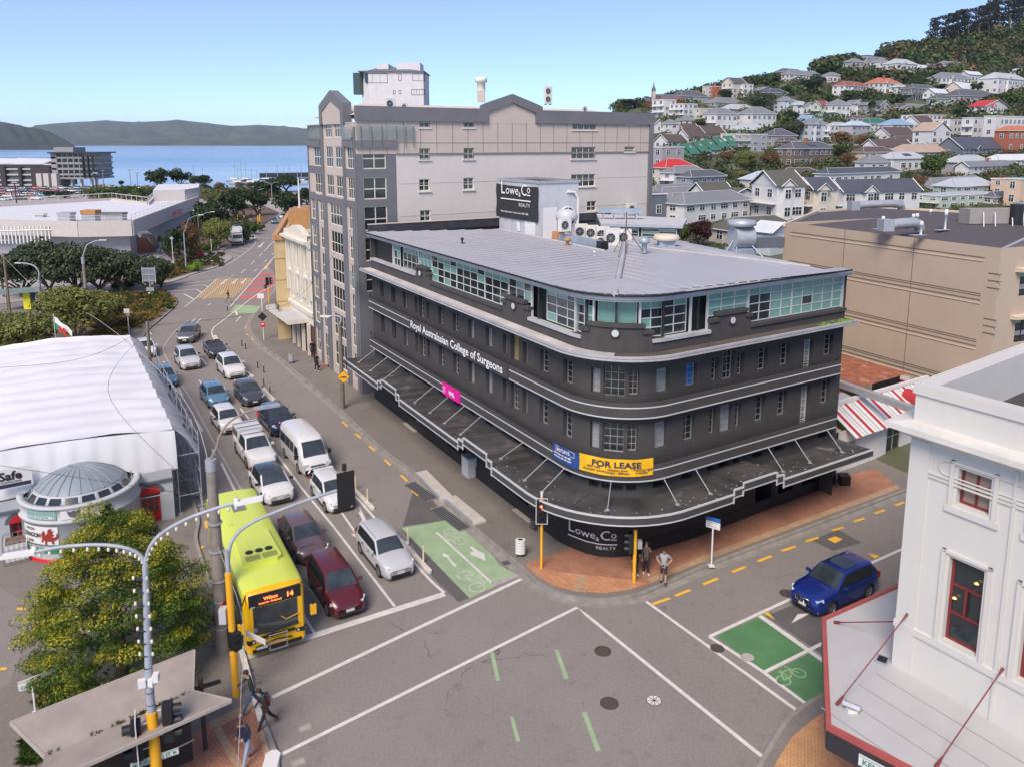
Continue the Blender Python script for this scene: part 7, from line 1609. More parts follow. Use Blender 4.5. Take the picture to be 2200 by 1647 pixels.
def leaves(mb,c,r,n,sz,m,rg,flat=1.0,top=None,shell=.55):
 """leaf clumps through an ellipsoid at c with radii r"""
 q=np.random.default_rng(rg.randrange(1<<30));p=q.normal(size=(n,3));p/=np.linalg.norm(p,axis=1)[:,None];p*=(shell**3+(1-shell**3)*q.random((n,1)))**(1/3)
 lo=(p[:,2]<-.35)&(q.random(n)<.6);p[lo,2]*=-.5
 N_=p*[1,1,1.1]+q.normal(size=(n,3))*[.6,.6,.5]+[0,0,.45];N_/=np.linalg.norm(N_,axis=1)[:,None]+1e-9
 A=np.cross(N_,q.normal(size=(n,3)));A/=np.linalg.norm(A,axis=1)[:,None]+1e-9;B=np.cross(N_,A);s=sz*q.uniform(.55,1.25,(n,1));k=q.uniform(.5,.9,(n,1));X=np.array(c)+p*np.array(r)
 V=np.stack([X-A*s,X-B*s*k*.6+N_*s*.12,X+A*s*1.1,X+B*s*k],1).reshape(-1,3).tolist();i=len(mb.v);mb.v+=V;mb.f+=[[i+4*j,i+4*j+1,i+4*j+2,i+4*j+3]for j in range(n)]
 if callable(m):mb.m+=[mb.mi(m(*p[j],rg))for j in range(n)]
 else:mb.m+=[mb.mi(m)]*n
def crown(seed,n_cl,R_,Hh,z0,per,sz,m,spread=.62,cr=(.28,.45),flat=.7,wind=0.):
 rg=random.Random(seed);mb=MB()
 for i in range(n_cl):
  a=rg.random()*6.283;q=M9.sqrt(rg.random());x,y=M9.cos(a)*q*R_*spread,M9.sin(a)*q*R_*spread
  top=M9.sqrt(max(0,1-(q*spread)**2));z=z0+Hh*(.25+.6*rg.random()*top+.12);rr=R_*rg.uniform(*cr)
  leaves(mb,(x+wind*(z-z0),y,z),(rr,rr,rr*flat),per,sz,m,rg)
 return mb
def limbs(seed,z0,R_,r0,m,n=7,top=.6):
 rg=random.Random(seed);mb=MB();mb.T8([(0,0,-.3),(.05,0,z0*.5),(0,.05,z0)],[r0*1.25,r0,r0*.8],m,8)
 for i in range(n):
  a=6.283*i/n+rg.random();l_=R_*rg.uniform(.4,.75);h=R_*rg.uniform(.3,.9)*top
  mb.T8([(0,0,z0*rg.uniform(.6,.95)),(M9.cos(a)*l_*.45,M9.sin(a)*l_*.45,z0+h*.5),(M9.cos(a)*l_,M9.sin(a)*l_,z0+h)],[r0*.55,r0*.35,r0*.1],m,6)
 return mb
PROTO={}
def proto(key,name,crown_mb,trunk_mb):
 c=crown_mb.B8('crown');t=trunk_mb.B8('trunk');PROTO[key]=(name,c.data,t.data);bpy.data.objects.remove(c);bpy.data.objects.remove(t)
def std(key,name,m,seeds=(1,2,3),per=150,n_cl=16,sz=.085,bark=mBark,flat=.75,Hh=1.15,z0=.22):
 for s in seeds:proto((key,s),name,crown(s*13+hash(key)%7 if False else s*13+len(key),n_cl,1,Hh,z0,per,sz,m,flat=flat),limbs(s,z0,1,.075,bark))
std('dark','evergreen_tree',lDark);std('poh','pohutukawa_tree',lPoh,per=260,n_cl=20,sz=.06);std('pale','olive_tree',lPale,per=300,n_cl=24,sz=.05,bark=mBarkG);std('grn','broadleaf_tree',lGrn);std('aut','autumn_tree',lAut,per=110,sz=.07);std('red','copper_tree',lRed,per=200,sz=.06)
std('bush','shrub',lGrn,seeds=(1,2),z0=.02,n_cl=10,Hh=.8);std('brt','shrub',lBrt,seeds=(1,),z0=.02,n_cl=10,Hh=.8,per=220,sz=.06);std('olv','shrub',lOlv,seeds=(1,2),z0=.02,n_cl=10,Hh=.8);std('dbush','shrub',lDark,seeds=(1,),z0=.02,n_cl=10,Hh=.8,per=220,sz=.06)
for s in(1,2,3):
 rg=random.Random(s+40);mb=MB();tk=MB();tk.T8([(0,0,-.5),(-.05,0,.8),(-.22,0,1.7)],[.09,.07,.03],mBark,7)
 for i in range(9):
  z=.55+1.3*i/8;l_=rg.uniform(.35,.75)*(1.15-i*.07);a=rg.uniform(-.7,.7)+(M9.pi if i%2 else M9.pi*.9 if rg.random()<.6 else 0);x,y=-.1*z+M9.cos(a)*l_,M9.sin(a)*l_
  tk.T8([(-.1*z,0,z-.1),(x*.6-.05,y*.6,z),(x,y,z+.12)],[.035,.02,.008],mBark,5);leaves(mb,(x,y,z+.14),(.42,.38,.13),130,.06,lPine,rg,shell=.1);leaves(mb,(x*.45-.08,y*.4,z+.1),(.3,.3,.12),60,.06,lPine,rg,shell=.1)
 proto(('pine',s),'pine_tree',mb,tk)
def cab(seed):
 rg=random.Random(seed);mb=MB();tk=MB();tk.T8([(0,0,-.2),(.03,0,.7),(0,0,1.35)],[.07,.055,.05],mBarkG,8)
 for _ in range(150):
  a=rg.random()*6.283;el=rg.uniform(-.7,1.3);l_=rg.uniform(.4,.62);d=V3((M9.cos(a)*M9.cos(el),M9.sin(a)*M9.cos(el),M9.sin(el)));s=d.cross(V3((0,0,1))).normalized()*.028;p=V3((0,0,1.4));e=p+d*l_+V3((0,0,-.1));mb.face([p-s,p+s,p+d*l_*.6+s,e,p+d*l_*.6-s],lGrn if rg.random()<.7 else lOlv)
 return mb,tk
proto(('cab',1),'cabbage_tree',*cab(5));proto(('cab',2),'cabbage_tree',*cab(9))
TN_=[0]
def tree(key,px,py,wpx,hpx,label,P=None,grp='trees on the hillside',sd=None,lean=0,cat=None):
 P=P or(T(px,py)if px>1200 and py<620 else G(px,py));s=P.y/1714;TN_[0]+=1;keys=[k for k in PROTO if k[0]==key];k=keys[(sd if sd is not None else TN_[0])%len(keys)]
 nm,c,t=PROTO[k];w=wpx/2*s;h=hpx*s;hz={'pine':1.95,'cab':1.95,'bush':.95,'brt':.95,'olv':.95,'dbush':.95}.get(key,1.6)
 root=t8(nm,label,cat or('shrub' if nm=='shrub' else 'tree'),tuple(P),rnd.random()*6.28 if key!='pine' else 0,grp);root.scale=(w*(1.2 if key=='poh' and px<400 else 1),w*(1.2 if key=='poh' and px<400 else 1),h/hz)
 obj('crown',c,root);obj('trunk',t,root)if nm!='shrub' else None
 return root
Z5=lambda x,y:(1300+x/2.444,y/2.444)
for k,x,y,w,h,lb in(('dark',125,570,110,55,'dark tree on the skyline left of the church'),('dark',630,530,95,60,'dark round tree below the orange brick tower house'),('poh',815,590,175,110,'largest dark spreading tree on the left slope'),('dark',870,450,100,45,'dark tree on the ridge right of the grey gabled house'),('grn',965,505,90,60,'tree above the blue grey navy roofed house'),('dark',1090,490,150,95,'dark umbrella shaped tree under the ridge'),('dark',1165,400,110,52,'dark windswept tree beside the small ridge cottage'),('grn',1245,405,80,50,'tree on the ridge right of the small cottage'),('dark',970,635,105,55,'dark tree between the pale three storey house and the blue roof'),('grn',500,680,75,60,'tree between the white units and the glazed balcony house'),('poh',985,745,150,110,'dark green tree left of the tall lace balcony house'),('aut',1245,770,170,85,'olive brown tree below the yellow house'),('aut',1345,780,90,75,'russet tree left of the chocolate roof'),('grn',1235,850,170,100,'wide green tree beside the dark brown brick house'),('aut',1270,880,130,85,'brown autumn tree in front of the wide green tree'),('aut',640,860,110,70,'pinkish bare shrubby tree beside the green terraces'),('pale',735,905,150,120,'tall yellow green tree below the green edged flats'),('aut',860,880,130,90,'russet tree right of the yellow green tree'),('brt',932,870,85,60,'bright green tree beside the dark brown brick house'),('grn',790,780,50,70,'slim conifer above the autumn trees'),('grn',1720,930,160,125,'broad green tree in front of the slate blue cottage'),('red',500,1295,175,155,'dark copper leaved tree behind the black building roof'),('grn',415,1290,100,120,'green tree left of the copper leaved tree'),('grn',1575,1100,130,60,'green tree behind the tan wing'),('pale',720,955,110,65,'olive shrub below the yellow green tree'),('grn',620,930,90,50,'green garden tree beside the red roof'),('grn',1290,530,130,60,'green tree between the red and orange roofs'),('grn',1180,545,110,55,'tree left of the rusty red roofed house'),('dark',1540,545,90,45,'dark bush below the pointed tower'),('grn',1480,560,110,45,'green garden tree above the palm'),('grn',1880,600,130,50,'green tree above the red gabled house'),('grn',1640,620,100,40,'green tree left of the long flat roofed house'),('grn',2140,570,170,90,'green bush clump right of the long verandahed house'),('dark',1950,490,70,60,'dark tree left of the big white house'),('pale',1735,410,55,45,'yellow green tree beside the small grey cottage'),('grn',1290,400,80,30,'low tree at the foot of the grey stepped house'),('dark',1560,420,120,40,'dark trees under the ridge villa'),('grn',1640,440,130,45,'green trees above the pointed tower'),('grn',1420,420,110,40,'green trees below the balconied ridge house'),('dark',1760,480,90,40,'dark tree above the white roofs'),('aut',1300,440,80,35,'olive tree above the rusty red roof'),('dark',560,620,80,35,'dark bush left of the low ribbed roof'),('dark',880,700,110,40,'dark hedge trees behind the large dark roof'),('grn',1830,790,80,50,'green tree before the big apartment block'),('grn',1400,760,70,45,'garden tree left of the white house with blue roof'),('aut',2110,840,120,60,'bare brown tree in front of the brick house'),('grn',1980,850,90,45,'green tree right of the slate blue cottage'),('grn',1700,660,70,35,'green tree before the steep brown gable'),('grn',560,950,120,50,'garden tree right of the red roof'),('aut',1640,1010,110,95,'bare branched tree beside the long navy roof')):tree(k,*Z5(x,y),w/2.444,h/2.444,lb)
tree('cab',*Z5(655,1060),60/2.444,105/2.444,'left cabbage tree in front of the cream villas');tree('cab',*Z5(712,1075),70/2.444,125/2.444,'right cabbage tree in front of the cream villas');tree('cab',*Z5(1398,610),85/2.444,90/2.444,'shaggy palm standing alone in mid slope')
for i,(x,y,w,h)in enumerate(((1745,262,95,150),(1800,262,110,170),(1850,258,120,180),(1905,250,130,175),(1960,240,120,185),(2010,230,130,190),(2065,205,140,185),(2120,185,140,170),(2175,165,140,160),(2230,150,140,160))):
 tree('pine',*Z5(x,y),w/2.444*1.2,h/2.444,['first','second','third','fourth','fifth','sixth','seventh','eighth','ninth','tenth'][i]+' tall dark pine from the left on the hilltop skyline',grp='pines on the hilltop')
rg=random.Random(77);mb=MB()
def hits(x,y,r):
 for P,a,b,an in HS:
  dx,dy=x-P.x,y-P.y;u=dx*M9.cos(an)+dy*M9.sin(an);v=-dx*M9.sin(an)+dy*M9.cos(an)
  if-r-.5<u<a+r+.5 and-r-.5<v<b+r+.5:return True
 return False
cnt=0
for _ in range(5200):
 px,py=rg.uniform(1320,2230),rg.uniform(60,560)
 if py>470 and rg.random()<.6:continue
 P=T(px,py)
 if not P or P.y>900:continue
 s=P.y/1714;up_=py<300-(2200-px)*.12 and px>1900 or(py<175 and px>1750);r=(rg.uniform(5,13)if not up_ else rg.uniform(9,20))*s*1.3
 if hits(P.x,P.y,r*.6):continue
 m=rg.choice([lDark,lGrn,lOlv,lGrn,lOlv,lDark]if not up_ else[lGrn,lOlv,lDark,lDark,lOlv,lOlv])if rg.random()>.03 else lAut
 leaves(mb,(P.x,P.y,P.z+r*.45),(r,r,r*.75),46 if not up_ else 60,r*.22,m,rg,shell=.75);cnt+=1
 if cnt>2300:break
mb.B8('hillside_bush',None,'dense green and olive bush covering the hill between the houses','bush',kind='stuff')
GL='trees along the street and park'
for k,x,y,w,h,lb in(('poh',50,640,130,125,'dark pohutukawa at the left edge before the supermarket'),('poh',108,636,120,132,'second pohutukawa in front of the supermarket, fullest of the row'),('poh',165,634,115,128,'third pohutukawa in front of the supermarket'),('poh',215,632,110,118,'fourth pohutukawa, behind the curved lamp post'),('poh',262,628,90,95,'fifth pohutukawa at the right end of the row'),('poh',318,628,85,90,'small pohutukawa with forked trunk behind the grey road sign'),('poh',348,618,60,70,'smaller dark tree joined to the forked pohutukawa'),('pale',60,790,170,130,'yellow green tree nearest the white tent, left'),('pale',165,745,190,140,'large yellow green tree behind the white tent, centre'),('pale',225,715,120,105,'yellow green tree behind the white tent, right'),('pale',135,690,110,80,'smaller yellow green tree behind the large one'),('pale',5,760,110,100,'yellow green tree cut by the left edge'),('dark',457,515,95,95,'rounded dark tree right of the supermarket corner'),('pale',470,535,72,70,'pale green round tree left of the parked truck'),('aut',405,560,70,95,'rusty brown tree in front of the supermarket wall'),('dark',380,565,60,85,'dark tree left of the rusty brown one'),('dark',505,470,75,65,'dark street tree behind the parked truck, left'),('dark',552,465,62,62,'dark street tree left of the yellow signal poles'),('dark',622,470,75,65,'dark street tree beside the far signal'),('dark',580,425,80,42,'dark street tree far down the road'),('dark',615,412,70,38,'dark tree far down the road on the right'),('dark',660,442,60,42,'dark tree behind the apartment corner'),('dark',342,405,62,44,'left of the three big dark waterfront trees'),('dark',388,404,60,42,'middle of the three big dark waterfront trees'),('dark',430,405,55,32,'right and lowest of the three big waterfront trees'),('dark',261,400,14,12,'tiny lone round tree on the waterfront'),('grn',215,428,70,26,'green tree behind the supermarket roof, left'),('grn',255,428,60,28,'green tree behind the supermarket roof, middle'),('grn',285,428,50,30,'conical green tree behind the supermarket roof'),('grn',312,426,50,24,'green tree behind the supermarket railings, right'),('dark',105,426,30,18,'small round tree at the car park edge, left'),('dark',140,427,42,17,'wide low tree at the car park edge'),('aut',470,412,35,22,'brown leaved tree by the marina'),('aut',515,408,28,18,'small brown tree by the marina, middle'),('aut',537,408,30,18,'small brown tree by the marina, right'),('grn',360,418,45,20,'green park tree near the raised roof corner'),('aut',455,432,60,16,'low reddish park trees beyond the supermarket')):tree(k,x,y,w,h,lb,grp=GL)
tree('cab',388,562,26,62,'taller spiky cabbage tree by the supermarket corner',grp=GL);tree('cab',346,548,26,50,'shorter spiky cabbage tree by the supermarket corner',grp=GL)
for k,x,y,w,h,lb in(('dbush',262,622,60,20,'low dark green clipped hedge, left end'),('dbush',285,616,45,22,'low dark green clipped hedge, right end'),('brt',420,585,42,26,'bright lime green rounded bush in the verge'),('olv',418,552,36,34,'brown tussocky shrub behind the red posts'),('bush',440,545,30,24,'grey green shrub right of the red posts'),('bush',462,540,34,28,'green shrub near the parked truck'),('olv',400,568,30,24,'olive shrub left of the red posts'),('dbush',520,522,62,48,'dense dark bush beside the parked truck'),('bush',537,505,40,34,'green bush at the road corner'),('bush',560,497,26,14,'small green bush by the far kerb'),('olv',330,600,40,18,'olive bush by the forked pohutukawa'),('olv',355,598,30,16,'small olive bush in the verge bed'),('bush',340,612,30,14,'low green bush along the kerb'),('bush',365,552,40,30,'dark green shrub by the brick wall'),('bush',230,672,40,30,'green shrub beside the yellow green trees')):tree(k,x,y,w,h,lb,grp='shrubs in the planting beds')
mb=MB();rg=random.Random(5)
def tuft(mb,P,r,m,n=26):
 for _ in range(n):
  a=rg.random()*6.283;el=rg.uniform(.35,1.4);l_=r*rg.uniform(.7,1.2);d=V3((M9.cos(a)*M9.cos(el),M9.sin(a)*M9.cos(el),M9.sin(el)));s=d.cross(V3((0,0,1))).normalized()*r*.07;e=P+d*l_+V3((M9.cos(a),M9.sin(a),-.3))*r*.35;mb.face([P-s,P+s,P+d*l_*.65+s,e,P+d*l_*.65-s],m)
for _ in range(430):
 t=rg.random();x=230+135*t+rg.uniform(-35,15);y=730-78*t+rg.uniform(-38,8)
 if x>372 or y<642:continue
 tuft(mb,G(x,y,.15),rg.uniform(.4,.9),rg.choice([lTus,lTus,lOlv,lGrn]))
for _ in range(220):x=rg.uniform(300,425);y=interp([(300,607),(362,594),(418,577)],x)+rg.uniform(-22,4);tuft(mb,G(x,y,.15),rg.uniform(.3,.7),rg.choice([lOlv,lTus,lGrn]))
for _ in range(160):tuft(mb,G(rg.uniform(375,480),rg.uniform(545,572),.15),rg.uniform(.25,.6),rg.choice([lOlv,lAut,lGrn]))
for _ in range(200):x=rg.uniform(180,360);tuft(mb,G(x,rg.uniform(637,650)-(x-180)*.03,.15),rg.uniform(.4,.9),rg.choice([lOlv,lTus,lGrn,lGrn]))
mb.B8('ornamental_grass',None,'golden and green tussock grasses filling the roadside beds','grass',kind='stuff')
mb=MB()
for _ in range(260):P=G(rg.uniform(180,600),rg.uniform(408,436));r=rg.uniform(1.2,3.2);leaves(mb,(P.x,P.y,r*.4),(r,r,r*.7),40,r*.24,rg.choice([lGrn,lDark,lOlv,lAut]),rg,shell=.7)
for _ in range(120):P=G(rg.uniform(350,560),rg.uniform(440,520));r=rg.uniform(.8,2.0);leaves(mb,(P.x,P.y,r*.4),(r,r,r*.7),40,r*.24,rg.choice([lGrn,lDark,lOlv]),rg,shell=.7)if P.x<-45 and not(abs(P.x)<.33*P.y)else None
mb.B8('park_scrub',None,'low mixed scrub filling the park beyond the supermarket','scrub',kind='stuff')
rg=random.Random(21);mb=MB();Pt=G(262,1455);sT=Pt.y/1714
def tm(x,y,z,rg):return None
prof=[(.0,2.9,0),(.15,3.35,0),(.3,3.3,0),(.45,2.9,0),(.6,2.5,0),(.75,1.95,0),(.88,1.3,0),(1.,.5,0)]
zb,ztop=1.1,7.0
for li in range(15):
 t=li/14;z=zb+(ztop-zb)*t;Rr=interp([(a,b)for a,b,c in prof],t);n=max(2,int(19*Rr/3.35))
 for k in range(n):
  a=6.283*k/n+li*.9+rg.uniform(-.25,.25);q=Rr*rg.uniform(.62,1.0)*(1.12 if rg.random()<.2 else 1);c=(M9.cos(a)*q,M9.sin(a)*q,z+rg.uniform(-.25,.2)-.12*q/2.75);rr2=rg.uniform(.42,.72)
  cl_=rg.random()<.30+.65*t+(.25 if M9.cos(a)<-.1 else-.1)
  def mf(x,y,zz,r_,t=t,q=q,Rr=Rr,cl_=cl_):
   if zz<-.1:return lTot  # deep green undersides paint the shade between clumps; golden tips are leaf colour
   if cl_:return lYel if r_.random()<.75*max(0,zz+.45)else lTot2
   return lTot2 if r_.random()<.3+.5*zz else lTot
   v=.42*t*t+.2*(zz>.2)+.25*zz+(.2*t+.06 if M9.cos(a)<-.2 else 0)+(.12 if t>.75 else 0)-.08
   u=r_.random();return lYel if u<v*.95-.08 else(lTot2 if u<v+.3 else lTot)
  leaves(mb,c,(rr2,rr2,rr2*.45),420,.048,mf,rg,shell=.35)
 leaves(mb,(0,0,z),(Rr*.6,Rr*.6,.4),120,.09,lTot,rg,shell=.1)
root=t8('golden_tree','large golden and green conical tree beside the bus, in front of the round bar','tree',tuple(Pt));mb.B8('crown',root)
tk=MB();tk.T8([(0,0,-.1),(.05,0,1.5),(0,0,4),(0,0,6.3)],[.28,.22,.14,.04],mBark,10)
for k in range(16):a=k*2.4;z=.9+k*.3;l_=2.2*(1-k/20);tk.T8([(0,0,z),(M9.cos(a)*l_*.5,M9.sin(a)*l_*.5,z+.15),(M9.cos(a)*l_,M9.sin(a)*l_,z+.25)],[.08,.05,.02],mBark,5)
tk.B8('trunk',root)
mb=MB()
for _ in range(120):tuft(mb,G(rg.uniform(85,125),rg.uniform(1455,1520),.13),rg.uniform(.15,.4),rg.choice([lOlv,lGrn,lTus]))
for _ in range(60):tuft(mb,G(rg.uniform(52,78),rg.uniform(1590,1640),.13),rg.uniform(.15,.35),lGrn)
mb.B8('weeds',None,'weedy grass growing at the foot of the street sign and shelter','grass',kind='stuff')
# ================= vehicles =================
mClr=mat('headlight_lens',(.62,.66,.70),.1,spec=.9,var=.2,scale=20);mTail=mat('tail_lens',(.45,.01,.01),.2);mPlate=mat('number_plate',(.55,.56,.55),.5,var=0);mScr=mat('windscreen',(.035,.045,.05),.05,spec=1.,var=.5,scale=1.3);mAlloy=mat('alloy_rim',(.35,.36,.38),.3,metal=.8,var=0);mAmb=mat('amber_lamp',(.9,.35,.03),.3,emit=((1,.45,.1),2.5));mChr=mat('chrome',(.7,.7,.7),.15,metal=1,var=0)
def paint(name,c,metal=.0,r=.25):return mat('car_paint_'+name,c,r,metal=metal,var=.03,coat=.8)
def _wheel():
 out=[]
 t=MB();n=20;prof=[(.20,-.09),(.30,-.10),(.325,-.07),(.325,.07),(.30,.10),(.20,.09)]
 t.grid([[(M9.cos(6.283*k/n)*r,y,M9.sin(6.283*k/n)*r)for k in range(n)]for r,y in prof],mRubber,closed=True)
 r_=MB();r_.grid([[(M9.cos(6.283*k/n)*r,y,M9.sin(6.283*k/n)*r)for k in range(n)]for r,y in((.215,-.085),(.20,-.10),(.185,-.06))],mAlloy,closed=True)
 r_.face([(M9.cos(6.283*k/n)*.19,-.05,M9.sin(6.283*k/n)*.19)for k in range(n)],mK9)
 for k in range(5):a=6.283*k/5;r_.box((M9.cos(a)*.1,-.075,M9.sin(a)*.1),(.19,.03,.05),mAlloy,ax=((M9.cos(a),0,M9.sin(a)),(0,1,0),(-M9.sin(a),0,M9.cos(a))))
 return t.B8('wheel').data,r_.B8('rim').data
WT,WR=_wheel()
for o in list(SC.collection.objects):
 if o.name in('wheel','rim')and o.parent is None:bpy.data.objects.remove(o)
def wheels(root,pts,r=.33,wd=1.):
 for x,y in pts:
  o=obj('wheel',WT,root,loc=(x,y,r),rotz=0 if y<0 else M9.pi);o.scale=(r/.325,wd,r/.325);obj('rim',WR,o)
def cut_arches(me,xs,r,w):
 o=bpy.data.objects.new('b',me);SC.collection.objects.link(o);c=MB()
 for x in xs:c.T8([(x,-w,r*.98),(x,w,r*.98)],r*1.17,mK9,22)
 co=c.B8('c');m=o.modifiers.new('b','BOOLEAN');m.operation='DIFFERENCE';m.solver='EXACT';m.object=co
 bm=bmesh.new();bm.from_mesh(co.data);bmesh.ops.remove_doubles(bm,verts=bm.verts,dist=.001);bmesh.ops.recalc_face_normals(bm,faces=bm.faces);
 for f in bm.faces:f.material_index=1
 bm.to_mesh(co.data);bm.free();co.data.materials.clear();co.data.materials.append(None);co.data.materials.append(mK9)
 bpy.context.view_layer.update();dg=bpy.context.evaluated_depsgraph_get();n=bpy.data.meshes.new_from_object(o.evaluated_get(dg))
 bpy.data.objects.remove(o);bpy.data.objects.remove(co)
 n.set_sharp_from_angle(angle=R(38));return n
def car(label,f,r,side='L',L=4.2,W=1.7,Hh=1.5,wb=2.55,ws=1.0,rf=.3,rr=-1.4,rb=-1.85,hood=.96,belt=.98,col=None,roofc=None,wr=.32,kind='car',extras='',nose=.68,grp='cars queued on the road',rails=False,tail=1.0,P=None,ang=None):
 if P is None:
  A,B=G(*f),G(*r);d=(A-B).normalized();d.z=0;ang=M9.atan2(d.y,d.x);nrm=V3((-d.y,d.x,0))*(1 if side=='L' else-1)
  P=(A+B)/2+nrm*(W/2-.1)
 root=t8(kind if kind!='car' else 'car',label,extras.split('|')[0]if '|' in extras else 'car',(P.x,P.y,0),ang,grp)
 p=col;w=W/2;l=L/2;k=L/4.2
 st=[(-l,.80,.34,.60*tail+.1),(-l+.04,.88,.28,belt-.10),(-l+.16,.95,.20,belt-.02),(-l+.45,.985,.18,belt),(-wb/2-.38,1,.18,belt+.0),(-wb/2+.4,1,.18,belt),(0,1,.18,belt),(wb/2-.42,1,.18,belt-.01),(ws,1,.18,hood),(wb/2+.3,.985,.18,hood-.045),(l-.42,.955,.18,hood-.11),(l-.2,.90,.19,nose+.1),(l-.06,.80,.21,nose-.05),(l,.66,.27,nose-.16)]
 st=sorted(st);rows=[]
 for x,fw,zl,zt in st:
  ww=w*fw;ring=[(0,zl),(ww*.86,zl),(ww*.97,zl+.09),(ww,zl+.3),(ww*1.0,zt-.22),(ww*.965,zt-.07),(ww*.88,zt),(ww*.5,zt+.035),(0,zt+.045)]
  rows.append([(x,y,z)for y,z in ring]+[(x,-y,z)for y,z in ring[-2:0:-1]])
 mb=MB();mb.mats=[p,mK9];mb.grid(rows,p,closed=True);mb.face(rows[0],p);mb.face(rows[-1][::-1],p)
 bm=bmesh.new();me=bpy.data.meshes.new('body');me.from_pydata(mb.v,[],mb.f);bm.from_mesh(me);bmesh.ops.remove_doubles(bm,verts=bm.verts,dist=.002);bmesh.ops.recalc_face_normals(bm,faces=bm.faces);bm.to_mesh(me);bm.free();me.materials.append(p);me.materials.append(mK9)
 for q in me.polygons:q.use_smooth=True
 me=cut_arches(me,(wb/2,-wb/2),wr,W);body=obj('body',me,root)
 if 'open' not in extras:
  xs=[ws,rf,rf-.12,(rf+rr)/2+.05,(rf+rr)/2-.05,rr+.10,rr,rb];zz=[hood-.02,Hh-.045,Hh-.02,Hh,Hh,Hh-.02,Hh-.05,belt+(.08 if 'fast' not in extras else 0)]
  rows=[]
  for x,z in zip(xs,zz):
   t=(z-belt)/(Hh-belt);t=max(0,t);wt=w*(.93-.17*t);wbt=w*.93
   rows.append([(x,-wbt,min(belt-.02,z)),(x,-wt,belt-.02+(z-.09-belt+.02)*(1 if t>.1 else 0)if t>.1 else z-.01),(x,-wt+.09,z-.015),(x,-wt*.5,z+.01*t),(x,0,z+.02*t),(x,wt*.5,z+.01*t),(x,wt-.09,z-.015),(x,wt,z-.09 if t>.1 else z-.01),(x,wbt,min(belt-.02,z))])
  rp_=roofc or p
  parts={'roof':MB(),'windscreen':MB(),'rear_window':MB(),'side_window':MB()}
  for a in range(len(rows)-1):
   for b in range(8):
    q=[rows[a][b],rows[a][b+1],rows[a+1][b+1],rows[a+1][b]]
    if b in(0,7):key,m=('side_window',mG9)if a in(0,2,4,6)or(a==1)else('roof',p)
    elif b in(1,6):key,m='roof',(p if a in(0,6)else rp_)
    elif a==0:key,m='windscreen',mScr
    elif a==len(rows)-2:key,m='rear_window',mG9
    else:key,m='roof',rp_
    if b in(0,7)and a in(3,5):key,m='roof',mK9 if a==3 else p
    parts[key].face(q,m,sm=key=='roof')
  for kx,pm in parts.items():
   if pm.f:
    o=pm.B8(kx,root);bm=bmesh.new();bm.from_mesh(o.data);bmesh.ops.remove_doubles(bm,verts=bm.verts,dist=.001);bm.to_mesh(bm and o.data);bm.free()
    if kx=='roof':o.data.set_sharp_from_angle(angle=R(50))
  if 'rails' in extras:
   for y in(-1,1):MB().T8([(rf-.1,y*w*.66,Hh+.0),(rf-.2,y*w*.66,Hh+.05),(rr+.15,y*w*.66,Hh+.05),(rr+.05,y*w*.66,Hh)],.018,mGalv,5).B8('roof_rail',root)
  if 'sunroof' in extras:MB().grid([[(x,y,Hh+.035-.03*abs(y))for y in(-.5,0,.5)]for x in(rf-.25,(rf+rr)/2-.2)],mG9).B8('sunroof',root)
  if 'spoiler' in extras:MB().box((rr-.08,0,Hh-.04),(.25,W*.72,.04),p).B8('spoiler',root)
 else:
  MB().face([(ws,-w*.85,hood),(ws,w*.85,hood),(rf+.1,w*.7,Hh-.1),(rf+.1,-w*.7,Hh-.1)],mScr).B8('windscreen',root);mb=MB();mb.T8([(ws,-w*.85,hood),(rf+.1,-w*.7,Hh-.1),(rf+.1,w*.7,Hh-.1),(ws,w*.85,hood)],.03,p,6);mb.B8('windscreen_frame',root)
  mb=MB();mb.box((-.45,0,belt-.02),(1.9,W*.78,.08),mK9);mb.B8('cabin',root)
  for x in(-.1,-.9):
   for y in(-.35,.35):MB().box((x,y,belt+.12),(.16,.42,.5),mat('seat_leather',(.06,.05,.05),.6)).B8('seat',root)
  mb=MB();mb.box((-1.45,0,belt+.06),(.5,W*.7,.14),mK9);mb.B8('folded_hood',root)
 for s in(-1,1):
  MB().box((l-.30,s*w*.70,nose+.02),(.34,.30,.13),mClr,ax=((M9.cos(.62),-s*M9.sin(.62),-.28),(s*M9.sin(.62),M9.cos(.62),0),(.24,0,1))).B8('headlight',root)
  MB().box((-l+.10,s*w*.82,belt-.14),(.14,.2,.3),mTail).B8('tail_light',root)
  MB().box((ws-.35,s*(w+.1),belt+.06),(.12,.2,.13),p if 'blackmirror' not in extras else mK9).B8('wing_mirror',root)
  MB().box((l-.16,s*w*.74,.36),(.10,.16,.09),mK9 if 'lit' not in extras else mClr).B8('fog_lamp',root)
 MB().box((l-.045,0,nose-.16),(.08,W*.52,.13),mK9).B8('grille',root);MB().box((l-.035,0,.33),(.09,W*.6,.14),mK9).B8('lower_intake',root);MB().box((l+.012,0,.47),(.03,.38,.12),mPlate).B8('number_plate',root)
 MB().box((l-.02,0,nose-.085),(.06,W*.42,.02),mChr).B8('grille_bar',root)
 hl=MB()
 for s in(-1,1):
  for x in((rf+rr)/2,):hl.box((x,s*(w+.001),.62),(.015,.012,.62),mK9)
  for x in(.1,-.75):hl.box((x*k-.1,s*(w+.01),belt-.2),(.16,.03,.03),mK9)
  hl.box((0,s*(w-.01),.24),(wb-.75,.05,.1),mK9)
 hl.B8('door_trim',root)
 wheels(root,[(sx*wb/2,sy*(w-.10))for sx in(1,-1)for sy in(1,-1)],wr)
